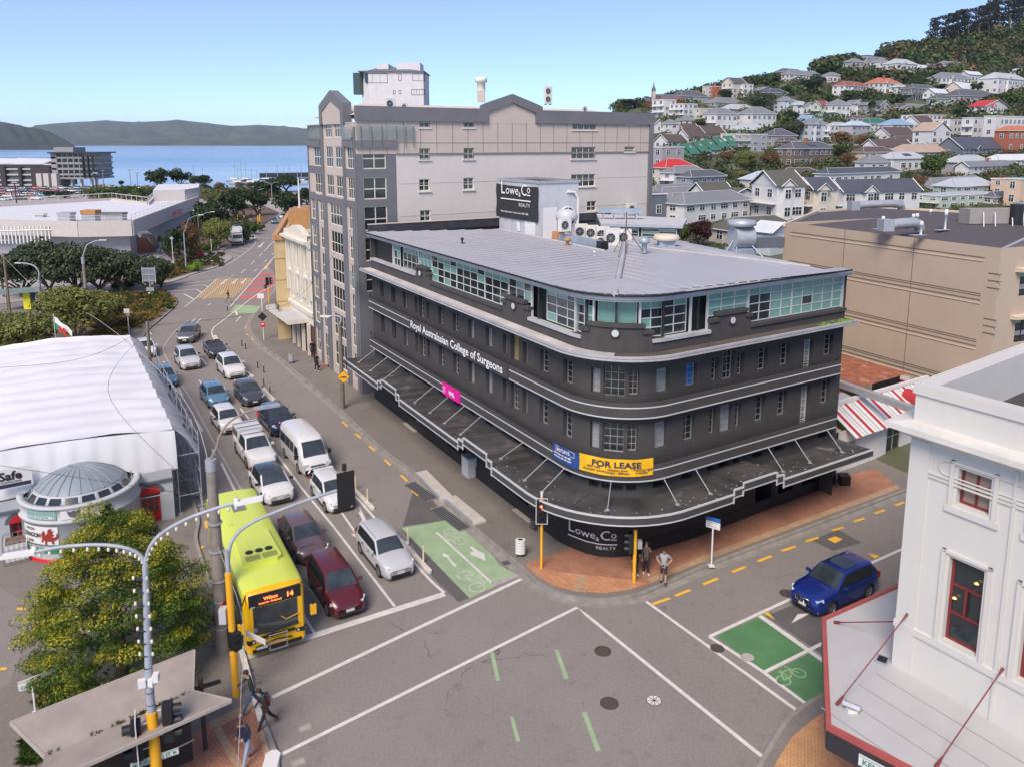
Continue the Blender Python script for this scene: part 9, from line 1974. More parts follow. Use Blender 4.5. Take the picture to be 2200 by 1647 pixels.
P2=G(480,1402);CPl=t8('concrete_pole','thick concrete pole beside the bus carrying a curved lamp arm','street lamp',(P2.x,P2.y,0));z2=ZZ(465,1008,P2);q2_=lambda x,y:VW(x,y,P2,P2+md_)
mb=MB();mb.T8([(P2.x,P2.y,0),(P2.x,P2.y,z2)],[.30,.20],mConP,12);xf(CPl,mb,'pole');mb=MB();z3_=ZZ(465,984,P2);mb.T8([(P2.x,P2.y,z2-.0),(P2.x,P2.y,z3_)],.22,mGalv,12);xf(CPl,mb,'sleeve');mb=MB();arm=S8([V3((P2.x,P2.y,z3_)),q2_(466,958),q2_(471,938),q2_(487,912),q2_(514,892),q2_(547,879)],5);mb.T8(arm,.045,mat('rusty_arm',(.28,.22,.18),.7),8);xf(CPl,mb,'arm')
mb=MB();a,b=q2_(547,879),q2_(600,867);d=b-a;mb.box((a+b)/2,(d.length,.24,.1),mGalv,ang=M9.atan2(d.y,d.x));xf(CPl,mb,'lamp_head');mb=MB()
for z in(1.2,2.4,3.3,4.6,5.8):mb.T8([(P2.x,P2.y,z),(P2.x,P2.y,z+.05)],.30,mGalv,12)
xf(CPl,mb,'steel_band')
def curved_lamp(base,sleeve,pts,hd,lb,m=q91,r0=.09,pole=q91,dirv=V3((1,0,0)),grp='street lamps along the road',slv=True):
 P=G(*base);q=lambda x,y:VW(x,y,P,P+dirv);root=t8('street_lamp',lb,'street lamp',(P.x,P.y,0),0,grp);zs=ZZ(*sleeve,P)
 mb=MB();mb.T8([(P.x,P.y,0),(P.x,P.y,zs)],[r0*1.3,r0],pole,8);xf(root,mb,'pole');mb=MB();mb.T8(S8([V3((P.x,P.y,zs))]+[q(*p)for p in pts],4),r0*.5,m,6);xf(root,mb,'arm')
 if slv:mb=MB();mb.T8([(P.x,P.y,zs-.9),(P.x,P.y,zs)],r0*1.25,mGalv,8);xf(root,mb,'sleeve')
 mb=MB();a=q(*pts[-1]);b=q(*hd);d=b-a;mb.box((a+b)/2,(max(d.length,.5),.3,.1),mW9,ang=M9.atan2(d.y,d.x));xf(root,mb,'lamp_head');return root
curved_lamp((400,578),(401,500),[(401,482),(405,472),(414,466),(426,463)],(437,461),'pale curved street lamp in the planted verge',slv=False)
curved_lamp((431,555),(426,466),[(428,464),(440,459),(452,456)],(461,455),'timber pole lamp behind the red posts',pole=mWood,slv=False)
curved_lamp((187,655),(181.6,552),[(182.6,537),(188,526),(203,519),(214,517)],(229,515),'concrete pole with curved lamp in front of the pohutukawa row',pole=mConP,r0=.18)
curved_lamp((90,670),(84.7,601),[(83.8,586),(75.3,573),(60,567),(46,565.5)],(33,565),'concrete pole with curved lamp by the glass bus shelter',pole=mConP,r0=.18)
curved_lamp((737,880),(735,695),[(733,683),(722,679),(710,679)],(688,680),'timber pole street lamp on the footpath by the apartment block',pole=mWood,r0=.14,slv=False,dirv=V3((1,-.1,0)))
for x,y,h,lb in((552,452,410,'distant twin lamp far down the road, left'),(585,440,395,'distant lamp far down the road beside the street trees')):
 P=G(x,y);z=ZZ(x,h,P);mb=MB();mb.T8([(P.x,P.y,0),(P.x,P.y,z)],.1,q91,6);mb.T8([(P.x-2.5,P.y,z+.6),(P.x-1,P.y,z+.3),(P.x,P.y,z-.3),(P.x+1,P.y,z+.3),(P.x+2.5,P.y,z+.6)],.07,q91,5);mb.B8('street_lamp',None,lb,'street lamp','street lamps along the road')
P=G(737,880);dsg=t8('warning_sign','yellow diamond road hump sign on the timber lamp pole','road sign',(P.x,P.y,0));c=VW(739,808,P,P+V3((1,0,0)))+V3((0,-.2,0));mb=MB();r0=.52
for e,m,y in((r0,mK9,0),(r0*.93,mSignalY,-.012)):mb.face([c+V3((-e,y,0)),c+V3((0,y,-e)),c+V3((e,y,0)),c+V3((0,y,e))],m)
mb.box(c+V3((0,.02,0)),(.7,.02,.7),mGalv,ax=((.707,0,.707),(0,1,0),(-.707,0,.707)));xf(dsg,mb,'plate');mb=MB();mb.face([c+V3((x,-.03,z))for x,z in((-.3,-.06),(.3,-.06),(.3,0),(.18,.0),(.08,.08),(-.08,.02),(-.18,.0),(-.3,.0))],mK9);xf(dsg,mb,'symbol')
def sig_pole(x,y,ytop,lb,yh,face,lit,xh=None,white=True,extra=True,r0=.07):
 P=G(x,y);P=V3((P.x,P.y,.13));root=t8('traffic_signal',lb,'traffic signal',tuple(P));zt=ZZ(x,ytop,P);mb=MB();mb.T8([(P.x,P.y,.13),(P.x,P.y,zt)],r0,mSignalY,10);xf(root,mb,'pole');z=ZZ(x,yh,P)
 signal(root,V3((P.x,P.y,z))+V3((M9.cos(face),M9.sin(face),0))*.18,face,3,1.,back=white,lit=lit,white=white)
 if extra:signal(root,V3((P.x,P.y,z))+V3((M9.cos(face+1.9),M9.sin(face+1.9),0))*.3,face+1.9,3,.9);signal(root,V3((P.x,P.y,z-.75))+V3((M9.cos(face-1.4),M9.sin(face-1.4),0))*.3,face-1.4,2,.8,name='pedestrian_signal')
 return root,zt
rt_,zt_=sig_pole(1163,1225,1066,'yellow signal pole with white edged head showing red at the brick corner',1094,R(-92),1);mb=MB();P=V3(rt_.location);mb.T8([(P.x,P.y,zt_-.1),(P.x,P.y,zt_+.25)],.06,mW9,8);xf(rt_,mb,'white_cap')
r2_,z2_=sig_pole(1362,1255,1136,'worn yellow signal pole with side facing head in front of the waiting people',1165,R(170),0,white=False,extra=False,r0=.09);mb=MB();P=V3(r2_.location);mb.box((P.x+.22,P.y,z2_-.75),(.2,.25,.4),mGalv);mb.box((P.x+.12,P.y-.1,.95),(.12,.14,.22),mK9);xf(r2_,mb,'push_button')
rf_,_=sig_pole(578,652,598,'far yellow signal pole beside the yellow building',604,R(-100),0,white=False);
for k,(x,y,t)in enumerate(((511,473,453),(525,478,452),(555,483,451),(559,481,448),(612,488,458),(540,474,462))):P=G(x,y);z=ZZ(x,t,P);mb=MB();mb.T8([(P.x,P.y,0),(P.x,P.y,z)],.16,mSignalY,6);mb.box((P.x,P.y,z*.8),(.5,.4,1.2),mK9);mb.B8('signal_pole',None,['leftmost','second','left of the close pair','right of the close pair','rightmost','short stubby'][k]+' of the distant yellow signal poles','traffic signal','distant yellow signal poles')
P=G(1528,1220);root=t8('sign_post','blue and white information sign on a white post at the kerb','sign',(P.x,P.y,.13));z=ZZ(1526,1122,P);mb=MB();mb.T8([(P.x,P.y,.13),(P.x,P.y,z+.1)],.045,mW9,8);mb.box((P.x,P.y,.15),(.3,.3,.03),mW9);xf(root,mb,'post');mb=MB();az=R(-35);dv=V3((M9.cos(az),M9.sin(az),0));nv_=V3((dv.y,-dv.x,0));c=V3((P.x,P.y,z));mBlueS=mat('sign_blue',(.02,.13,.42),.5)
mb.box(c,(.72,.05,.55),mW9,ang=az);mb.box(c+V3((0,0,.19))+nv_*.01,(.73,.05,.2),mBlueS,ang=az);xf(root,mb,'sign_plate');mb=MB()
for i,t in enumerate(('Majoribanks St','Hotel','Basin Reserve')):X8(mb,t,.09,q11,lambda x,z_:c+nv_*.04+dv*(x-.3)+V3((0,0,z_+.0-i*.1)))
xf(root,mb,'lettering')
for x,y,h,m,lb in((1118,1200,.95,mW9,'white perforated litter bin on the footpath near the brick corner'),(626,783,.9,mGalv,'grey litter bin on the footpath outside the apartment block')):
 P=G(x,y);root=t8('litter_bin',lb,'litter bin',(P.x,P.y,.13));mb=MB()
 rows=[[(.26*M9.cos(t),.17*M9.sin(t),z)for t in[6.283*k/20 for k in range(20)]]for z in(.2,h)];mb.grid(rows,m,closed=True);mb.face(rows[1],m);mb.face([(.13*M9.cos(t),.09*M9.sin(t),h+.005)for t in[6.283*k/14 for k in range(14)]],mK9)
 for z in(.35,.5,.65,.8):mb.grid([[(.264*M9.cos(t),.174*M9.sin(t),z+e)for t in[6.283*k/20 for k in range(20)]]for e in(0,.02)],mGalv,closed=True)
 mb.B8('bin',root);mb=MB()
 for s in(-1,1):mb.T8([(s*.15,0,0),(s*.15,0,.25)],.025,m3,6)
 mb.B8('legs',root)
P=G(1008,1024);mb=MB();mb.P8([(-.45,-.3),(.45,-.3),(.45,.3),(-.45,.3)],0,1.25,mat('cabinet_grey',(0,0,0)),top=q91);mb.box((0,-.305,.65),(.02,.01,1.1),m3);mb.box((0,0,1.27),(.96,.66,.04),mGalv);mb.B8('utility_cabinet',None,'grey utility cabinet against the black building wall','cabinet',loc=(P.x,P.y,.13),rotz=ang_u)
P=G(567,733);root=t8('sign_post','white sign post with black diamond back and small red sign by the kerb','road sign',(P.x,P.y,0));mb=MB();z=ZZ(565,632,P);mb.T8([(P.x,P.y,0),(P.x,P.y,z)],.05,mW9,6);xf(root,mb,'post');c=V3((P.x,P.y-.08,ZZ(567,680,P)));mb=MB();r0=.5;mb.face([c+V3((-r0,0,0)),c+V3((0,0,-r0)),c+V3((r0,0,0)),c+V3((0,0,r0))],mK9);xf(root,mb,'diamond_sign');mb=MB();mb.box(c+V3((0,0,-.85)),(.45,.04,.55),mR2);mb.box(c+V3((0,-.03,-.8)),(.3,.01,.12),mW9);xf(root,mb,'red_sign');mb=MB();mb.box((P.x-.1,P.y,z-.2),(.7,.05,.5),mW9);xf(root,mb,'small_white_sign')
P=G(278,722);mb=MB();z=ZZ(277,664,P);mb.T8([(P.x,P.y,0),(P.x,P.y,z)],.05,mW9,6);mb.box((P.x-.05,P.y-.06,z-.2),(.6,.05,.5),mW9);mb.box((P.x+.05,P.y-.06,z-.62),(.4,.05,.25),mGalv);mb.B8('sign_post',None,'white sign post with small square plates at the planted tip','road sign')
P=G(324,640);root=t8('road_sign','large grey backed road sign on a steel post in the grasses','road sign',(P.x,P.y,0));s=P.y/1714;z0_,z1_=ZZ(324,606,P),ZZ(324,575,P);mb=MB();mb.box((P.x,P.y,(z0_+z1_)/2),(29*s,.1,z1_-z0_),mat('sign_back_grey',(.20,.22,.25),.5));xf(root,mb,'board');mb=MB();mb.T8([(P.x,P.y,0),(P.x,P.y,z1_)],.09,mGalv,8)
for dz in(.1,.5,.9):mb.box((P.x,P.y-.08,z0_+(z1_-z0_)*dz),(30*s,.08,.12),mGalv)
for dx in(-1,1):mb.box((P.x+dx*14*s,P.y-.08,(z0_+z1_)/2),(.12,.06,z1_-z0_+.2),mGalv)
xf(root,mb,'frame');mb=MB();mb.box((P.x,P.y,z0_-1.0),(17*s,.08,.5),mGalv);mb.box((P.x,P.y,z0_-1.7),(10*s,.08,.5),mW9);xf(root,mb,'small_plate')
for x,w_,lb in((427,4.5,'left of the two bright red posts in the verge'),(434.5,5,'right of the two bright red posts in the verge')):P=G(x,555);s=P.y/1714;mb=MB();mb.P8([(-w_/2*s,-.2),(w_/2*s,-.2),(w_/2*s,.2),(-w_/2*s,.2)],0,17*s,mR2);mb.B8('red_post',None,lb,'sign',loc=(P.x,P.y,0))
for x,y,t,lb in((373,571,512,'white pole with diamond top sign by the driveway'),(455,544,514,'thin white pole in the shrubs by the truck')):P=G(x,y);z=ZZ(x,t,P);mb=MB();mb.T8([(P.x,P.y,0),(P.x,P.y,z)],.06,mW9,6);mb.face([(P.x-.35,P.y-.06,z),(P.x,P.y-.06,z-.35),(P.x+.35,P.y-.06,z),(P.x,P.y-.06,z+.35)],q91)if x<400 else None;mb.B8('sign_post',None,lb,'road sign')
for x,y,t,lb in((22,680,546,'timber power pole at the left edge, nearer'),(8,640,540,'timber power pole at the left edge, farther'),(331,885,690,'dark timber pole rising behind the white tent'),(143,600,570,'short pole among the pohutukawas')):P=G(x,y);z=ZZ(x-(x>300)*1,t,P);mb=MB();mb.T8([(P.x,P.y,0),(P.x,P.y,z)],[.17,.12],mWood,8);mb.B8('power_pole',None,lb,'power pole','timber power poles')
P=G(5,640);z=ZZ(5,587,P);mb=MB();mb.T8([(0,0,z),(0,.05,z)],.55,mR2,20);mb.box((0,-.02,z),(.8,.02,.16),mW9);mb.T8([(0,.08,0),(0,.08,z)],.05,mGalv,6);mb.B8('no_entry_sign',None,'round red no entry sign at the left edge','road sign',loc=(P.x,P.y,0))
P=G(45,668);root=t8('bus_shelter','small glass roofed bus shelter with yellow panel at the left','bus shelter',(P.x,P.y,0));s=P.y/1714;mb=MB();mb.box((0,0,2.6),(95*s,2.2,.1),mat('green_glass_roof',(.22,.30,.27),.2,var=.2),ax=((1,.1,.06),(-.1,1,.12),(-.06,-.1,1)));mb.B8('roof',root);mb=MB();mb.box((.9,0,1.3),(.9,.12,2.2),mat('panel_yellow',(.75,.68,.02),.5));mb.B8('panel',root);mb=MB()
for x in(-2,2.2):mb.box((x,.6,1.3),(.1,.1,2.6),m3)
mb.box((1.6,.1,1.2),(.4,.3,2.2),m3);mb.B8('frame',root)
zS=2.9;root=t8('bus_shelter','timber shelter with grey corrugated butterfly roof in the left foreground','bus shelter',tuple(G(250,1620)));mCor=mat('weathered_corrugated_roof',(.33,.285,.25),.85,var=.15,scale=1,wave=(.09,R(62),.8),streak=.2)
k_=lambda x,y,z:G(x,y,z)
upA,upB,vA,vB=k_(22,1550,zS+.35),k_(418,1395,zS+.35),k_(96,1624,zS),k_(415,1483,zS);loB,loA=k_(497,1502,zS+.25),k_(75,1690,zS+.25)
mb=MB();mb.face([upA,vA,vB,upB],mCor);mb.face([vA+V3((0,0,-.0)),loA,loB,vB],mCor)
for a,b in((upA,upB),(upB,vB),(upA,vA),(vB,loB),(loB,loA)):mb.box((a+b)/2-V3((0,0,.04)),((b-a).length,.05,.12),mat('weathered_fascia',(.40,.35,.31),.8),ax=((b-a).normalized(),V3((-(b-a).y,(b-a).x,0)).normalized(),(b-a).normalized().cross(V3((-(b-a).y,(b-a).x,0)).normalized())))
mb.face([upA-V3((0,0,.1)),vA-V3((0,0,.1)),vB-V3((0,0,.1)),upB-V3((0,0,.1))],mWood);mb.face([vA-V3((0,0,.1)),loA-V3((0,0,.1)),loB-V3((0,0,.1)),vB-V3((0,0,.1))],mWood)
xf(root,mb,'roof');mb=MB()
for j in range(40):a=vA.lerp(vB,rnd.random()**.7);tuft(mb,a+V3((0,0,.0)),rnd.uniform(.05,.14),lOlv,6)
tag(xf(root,mb,'roof_weeds'),kind='stuff');mDT=mat('dark_timber',(.045,.032,.026),.8)
dS2=(loB-loA).normalized()
for(x,y)in((442,1615),(402,1640),(330,1690)):p=G(x,y);mb=MB();mb.T8([(p.x,p.y,.1),(p.x,p.y,zS)],.085,mDT,8);xf(root,mb,'post')
mb=MB();p,q=G(415,1636),G(120,1765);mb.box((p+q)/2+V3((0,0,1.35)),((q-p).length,.12,2.5),mDT,ang=M9.atan2((q-p).y,(q-p).x));xf(root,mb,'back_wall');mb=MB();p2,q2=G(425,1600,1.1),G(330,1650,1.1);mb.box((p+q)/2+V3((.5,-.8,.5)),((q-p).length*.8,.45,.08),mWood,ang=M9.atan2((q-p).y,(q-p).x));xf(root,mb,'bench')
for a,b in(((350,1620),(418,1587)),((290,1600),(352,1565))):mb=MB();mb.T8([G(*a,1.6),G(*b,1.6)],.025,mGalv,6);xf(root,mb,'handrail')
mb=MB();p=G(445,1478);mb.box((0,0,0),(1.0,.25,.03),mK9);mb.B8('slot_drain',None,'narrow dark slot drain in the footpath behind the shelter','drain',loc=(p.x,p.y,.14),rotz=.5)
for x,y,lb in((655,1563,'small square access cover in the road near the bottom left'),(641,1637,'second small access cover by the bottom edge')):p=G(x,y);mb=MB();mb.box((0,0,0),(.5,.35,.012),mKerb);mb.box((0,0,.004),(.38,.24,.012),mConc);mb.B8('access_cover',None,lb,'access cover',loc=(p.x,p.y,.008),rotz=.5)
p=G(583,1642);mb=MB();mb.P8([(-.25,-.45),(.25,-.45),(.25,.35),(.1,.5),(-.1,.5),(-.25,.35)],0,.16,mW9);mb.B8('kerb_block',None,'white painted kerb block at the tip of the brick corner','kerb block',loc=(p.x,p.y,0),rotz=.1)
mWire=mat('wire',(.05,.05,.05),.6);mWireL=mat('pale_wire',(.45,.43,.40),.6)
def wire(pts,m,lb,r0=.012):mb=MB();mb.T8(S8(pts,8),r0,m,4,cap=False);mb.B8('overhead_wire',None,lb,'wire')
zt=ZZ(22,552,G(22,680));e0=V3((*G(22,680)[:2],zt));bxp=VW(273,713,G(330,885),G(330,885)+V3((1,.6,0)))
wire([e0,VW(100,640,G(120,690),G(120,690)+V3((1,0,0))),VW(200,680,G(240,770),G(240,770)+V3((1,0,0))),V3((P2.x,P2.y,5.2))+V3((-7,14,1.2)),V3((P2.x,P2.y,5.0))],mWireL,'pale sagging cable from the left edge to the concrete pole',.022)
wire([V3((P2.x,P2.y,6.9)),V3((-18,31,7.2)),V3((-27,33,7.6))],mWire,'dark wire crossing in front of the tent from the concrete pole')
wire([V3((P2.x,P2.y,5.0)),V3((-10.2,27.2,3.3)),V3((-9.2,24,2.6)),V3((-8.3,21,2.2))],mWireL,'pale wire running down from the concrete pole past the walkers',.012)
zk=ZZ(330,700,G(331,885));kP=V3((*G(331,885)[:2],zk));wire([kP,kP+V3((8,10,-.3)),P_f(34,14.0,FO+.2)],mWire,'thin dark wire over the road to the apartment block');wire([kP,V3((-30,52,zk-.6)),V3((-40,48,zk-.3))],mWire,'pair of dark wires over the white tent');wire([kP-V3((0,0,.4)),V3((-23.5,44,6.8)),V3((P2.x,P2.y,6.6))],mWire,'dark wire along the kerb from the timber pole to the concrete pole')
mBoat=mat('boat_white',(.7,.7,.7),.4);rg=random.Random(9)
for k,(x,t)in enumerate(((418,358),(436,355),(505,348),(512,360),(519,350),(529,346),(541,362),(552,366),(573,362),(597,356),(611,360),(622,352),(640,366),(648,349))):
 P=G(x,396-(k%3)*3,-1.2);z=ZZ(x,t,P);mb=MB();mb.T8([(0,0,0),(0,0,z+1.2)],.16,mGalv,5);mb.T8([(0,0,2),(3,0,2.1)],.12,mGalv,4);L_b=5;root=t8('sailing_boat','moored white yacht with bare mast, number %s from the left in the marina'%('one two three four five six seven eight nine ten eleven twelve thirteen fourteen'.split()[k]),'yacht',tuple(P),0,'yachts in the marina');mb.B8('mast',root)
 mb=MB();mb.grid([[(xx,y*wv,zz)for y,zz in((-1,1.2),(-.6,0),(0,-.3),(.6,0),(1,1.2))]for xx,wv in((-L_b,.9),(-2,1.4),(2,1.3),(L_b,.05))],mBoat);mb.face([(-L_b,-.9,1.2),(-2,-1.4,1.2),(2,-1.3,1.2),(L_b,0,1.2),(2,1.3,1.2),(-2,1.4,1.2),(-L_b,.9,1.2)],mBoat);mb.box((-.5,0,1.6),(4,1.4,.7),mBoat);mb.B8('hull',root)
a,b=G(505,389,0),G(700,384,0);mb=MB();mb.box((a+b)/2+V3((0,0,-.2)),((b-a).length,5,1.4),m3,ang=M9.atan2((b-a).y,(b-a).x));mb.B8('jetty',None,'long dark timber jetty across the marina','jetty');a,b=G(558,377,0),G(760,374,0);mb=MB();mb.box((a+b)/2,((b-a).length,8,2.6),m3,ang=M9.atan2((b-a).y,(b-a).x));mb.B8('breakwater',None,'low dark breakwater wall beyond the yachts','breakwater')
for x,b_,t,lb in((223,401,367,'slim light mast on the waterfront, left'),(281,401,365,'slim light mast with a drooping flag on the waterfront'),(296,400,371,'slim light mast on the waterfront, right'),(210,434,372,'dark light mast beside the waterfront apartments'),(36,440,392,'dark light mast in the car park')):P=G(x,b_);z=ZZ(x,t,P);mb=MB();mb.T8([(0,0,0),(0,0,z)],.2,q91 if x>215 else m3,6);mb.box((0,0,z),(1.8,.4,.4),q91);mb.B8('light_mast',None,lb,'lamp mast','light masts on the waterfront',loc=tuple(P))
P=VW(644,460,yA+YD*18,yA+YD*18+V3((1,0,0)));mb=MB();z1_=VW(641,383,yA+YD*18,yA+YD*18+V3((1,0,0))).z;mb.T8([(P.x,P.y,8),(P.x,P.y,z1_)],[.2,.08],mW9,8);mb.B8('flagpole',None,'tall bare white flagpole beside the apartment block','flagpole')
P=G(700,790);P=G(697,792);mb=MB();mb.T8([(-.45,0,.2),(.35,0,.2)],.05,mR2,6);mb.T8([(.4,0,.12),(.32,0,1.1)],.03,mR2,6);mb.T8([(.32,-.25,1.1),(.32,.25,1.1)],.02,mK9,6)
for x in(-.5,.42):mb.T8([(x,-.03,.12),(x,.03,.12)],.12,mK9,12)
mb.B8('kick_scooter',None,'pink hire scooter parked against the apartment wall','scooter',loc=(P.x,P.y,.13),rotz=.3)
# ================= people =================
mSkin=mat('skin',(.45,.27,.19),.6,var=.05);mHairD=mat('dark_hair',(.03,.018,.012),.7);mHairB=mat('brown_hair',(.09,.045,.025),.7);mJean=mat('blue_denim',(.06,.11,.22),.85);mJeanL=mat('pale_denim',(.25,.33,.44),.85);mCloB=mat('black_cloth',(.012,.012,.014),.85);mShoeW=mat('white_shoe',(.62,.60,.58),.6);mShoeB=mat('brown_shoe',(.11,.045,.025),.6)
def person(label,P,face,cl,pose,hair=mHairD,h=1.75,hairlen=0.,hood=None,bag=None):
 """cl: shirt, sleeve, pants, shin, shoe materials; pose: leg swings, arm swings, lean"""
 k=h/1.78;ll,lr=pose.get('legs',(0,0));al,ar=pose.get('arms',(0,0));kn=pose.get('knee',(0,0));lean=pose.get('lean',0);hd=pose.get('head',0.)
 J={};J['pel']=V3((0,0,.93));J['wai']=J['pel']+V3((.04*lean,0,.17));J['che']=J['wai']+V3((.10*lean,0,.24));J['nec']=J['che']+V3((.06*lean,0,.16));J['hdb']=J['nec']+V3((.03+.06*lean+.05*hd,0,.09));J['hdt']=J['hdb']+V3((.03+.10*hd,0,.16-.05*hd))
 B=[('pel','wai','t'),('wai','che','t'),('che','nec','t'),('nec','hdb','n'),('hdb','hdt','h')];Rr={'pel':(.15,.115),'wai':(.135,.105),'che':(.165,.12),'nec':(.062,.062),'hdb':(.075,.085),'hdt':(.078,.09)}
 for s,sw,kb,aw in((1,ll,kn[0],al),(-1,lr,kn[1],ar)):
  n='L' if s>0 else 'R';hp=V3((0,s*.095,.90));kp=hp+V3((M9.sin(sw),0,-M9.cos(sw)))*.43;a2=sw-kb;ap=kp+V3((M9.sin(a2),s*.01,-M9.cos(a2)))*.42;tp=ap+V3((.17,s*.03,-.045))if kb<.5 else ap+V3((.10,s*.02,-.14))
  J['hip'+n],J['kne'+n],J['ank'+n],J['toe'+n]=hp,kp,ap,tp;Rr.update({'hip'+n:(.105,.10),'kne'+n:(.066,.066),'ank'+n:(.045,.05),'toe'+n:(.05,.04)})
  sh=J['che']+V3((.0,s*.175,.085));ak=aw if isinstance(aw,(int,float))else 0
  if aw=='hip':el=sh+V3((-.10,s*.20,-.22));wr_=J['pel']+V3((.06,s*.19,.10));hn=wr_+V3((.07,-s*.04,-.03))
  elif aw=='up':el=sh+V3((.06,s*.07,-.26));wr_=el+V3((.17,-s*.06,.18));hn=wr_+V3((.03,-s*.03,.08))
  elif aw=='front':el=sh+V3((.03,s*.06,-.28));wr_=el+V3((.2,-s*.1,.02));hn=wr_+V3((.08,-s*.04,0))
  elif aw=='reach':el=sh+V3((.2,s*.05,-.2));wr_=el+V3((.22,0,-.12));hn=wr_+V3((.08,0,-.03))
  else:el=sh+V3((M9.sin(ak)*.29,s*.05,-M9.cos(ak)*.29));a3=ak+.35;wr_=el+V3((M9.sin(a3),0,-M9.cos(a3)))*.26;hn=wr_+V3((M9.sin(a3),0,-M9.cos(a3)))*.085
  J['sho'+n],J['elb'+n],J['wri'+n],J['han'+n]=sh,el,wr_,hn;Rr.update({'sho'+n:(.075,.07),'elb'+n:(.047,.047),'wri'+n:(.032,.03),'han'+n:(.04,.022)})
  B+=[('pel','hip'+n,'p'),('hip'+n,'kne'+n,'p'),('kne'+n,'ank'+n,'s'),('ank'+n,'toe'+n,'f'),('che','sho'+n,'t'),('sho'+n,'elb'+n,'u'),('elb'+n,'wri'+n,'a'),('wri'+n,'han'+n,'n')]
 zmin=min(J[n].z for n in('ankL','ankR','toeL','toeR'))-.05
 for q in J.values():q.z-=zmin
 names=list(J);me=bpy.data.meshes.new('sk');me.from_pydata([tuple(J[n])for n in names],[(names.index(a),names.index(b))for a,b,_ in B],[]);o=bpy.data.objects.new('sk',me);SC.collection.objects.link(o);m=o.modifiers.new('s','SKIN');m.use_smooth_shade=True
 for i,n in enumerate(names):d=me.skin_vertices[0].data[i];d.radius=Rr[n];d.use_root=n=='pel'
 o.modifiers.new('ss','SUBSURF').levels=1;bpy.context.view_layer.update();n_=bpy.data.meshes.new_from_object(o.evaluated_get(bpy.context.evaluated_depsgraph_get()));bpy.data.objects.remove(o)
 mm={'t':cl[0],'u':cl[0],'a':cl[1],'p':cl[2],'s':cl[3],'f':cl[4],'n':mSkin,'h':mSkin};ms=[];
 for x in mm.values():
  if x not in ms:ms.append(x)
 bm=bmesh.new();bm.from_mesh(n_)
 for f in bm.faces:
  c=f.calc_center_median();best=None
  for a,b,t in B:
   p,q=J[a],J[b];d=q-p;u=max(0,min(1,(c-p).dot(d)/max(d.length_squared,1e-6)));r_=(c-p-d*u).length-(Rr[a][0]*(1-u)+Rr[b][0]*u)*.9
   if best is None or r_<best[0]:best=(r_,t)
  f.material_index=ms.index(mm[best[1]]);f.smooth=True
 bm.to_mesh(n_);bm.free();base=MB();base.mats=ms
 for n in 'LR':
  w_,hh=J['wri'+n],J['han'+n];d=(hh-w_).normalized();sd=d.cross(V3((1,0,.3))).normalized();cu=sd.cross(d)
  for j,ln in enumerate((.065,.078,.073,.058)):a=hh+sd*(-.027+.018*j);base.T8([a,a+d*ln*.5+cu*.006,a+d*ln*.9+cu*.022],[.0095,.0085,.006],mSkin,5)
  a=w_.lerp(hh,.45)+cu*.02-sd*.02;base.T8([a,a-sd*.03+d*.02+cu*.012,a-sd*.036+d*.05+cu*.02],[.011,.009,.007],mSkin,5)
 fo=base.B8('f');bm=bmesh.new();bm.from_mesh(n_);bm.from_mesh(fo.data);bpy.data.objects.remove(fo);bm.to_mesh(n_);bm.free()
 for x in ms:n_.materials.append(x)
 if mSkin not in ms:n_.materials.append(mSkin)
 root=t8('person',label,'person',(P.x,P.y,P.z),face);root.scale=(k,k,k);obj('body',n_,root)
 hc=(J['hdb']+J['hdt'])/2+V3((.0,0,.02));mb=MB();rows=[]
 for i in range(7):
  t=M9.pi*.5*i/6;z=M9.sin(t)*.115;r0=M9.cos(t)*.098+.002;rows.append([hc+V3((-.018+r0*1.08*M9.cos(u),r0*.92*M9.sin(u),z+.028-(.04+hairlen if M9.cos(u)<.35 and i==0 else 0)))for u in[6.283*q/16 for q in range(16)]])
 mb.grid(rows,hair,closed=True);mb.B8('hair',root);mb=MB();mb.box(hc+V3((.088,0,-.015)),(.03,.02,.035),mSkin);mb.B8('nose',root)
 mb=MB()
 for s in(-1,1):mb.box(hc+V3((.083,s*.03,.012)),(.01,.018,.01),mHairD)
 mb.box(hc+V3((.084,0,-.05)),(.01,.045,.008),mat('lips',(.35,.12,.1),.6));mb.B8('face',root)
 if hood:mb=MB();mb.lathe([(.09,0),(.125,.03),(.12,.09),(.08,.10)],tuple(J['nec']+V3((-.03,0,-.03))),hood,12);mb.B8('hood',root)
 if cl[0]is not mSkin and pose.get('coat'):mb=MB();c=J['pel'];mb.grid([[c+V3((.0+r0*.85*M9.cos(u),r0*M9.sin(u),z))for u in[6.283*q/14 for q in range(14)]]for z,r0 in((.12,.15),(0,.17),(-.28,.21))],cl[0],closed=True);mb.B8('coat_skirt',root)
 if bag:mb=MB();mb.box(J['che']+V3((-.17,0,-.06)),(.14,.28,.42),bag);mb.B8('backpack',root)
 return root
up13=lambda p:V3((p.x,p.y,.135));face_px=lambda a,b:(lambda d:M9.atan2(d.y,d.x))(G(*b)-G(*a))
mOlvJ=mat('dark_green_jacket',(.025,.035,.028),.85);mBrJ=mat('brown_jacket',(.06,.025,.02),.8);mNvJ=mat('navy_jacket',(.012,.018,.05),.85);mGT=mat('grey_tshirt',(.32,.32,.34),.85);mChar=mat('charcoal_trousers',(.03,.028,.032),.85);mTaupe=mat('taupe_puffer',(.12,.09,.085),.7);mKhaki=mat('khaki_trousers',(.28,.20,.12),.85)
person('person in dark green jacket and blue jeans striding off the road, arm out',up13(G(545,1535)),face_px((545,1535),(500,1548)),(mOlvJ,mOlvJ,mJean,mJean,mShoeW),dict(legs=(.5,-.38),knee=(.05,.35),arms=(-.3,'reach'),lean=.6),hair=mat('brown_beanie',(.05,.025,.02),.9),h=1.78)
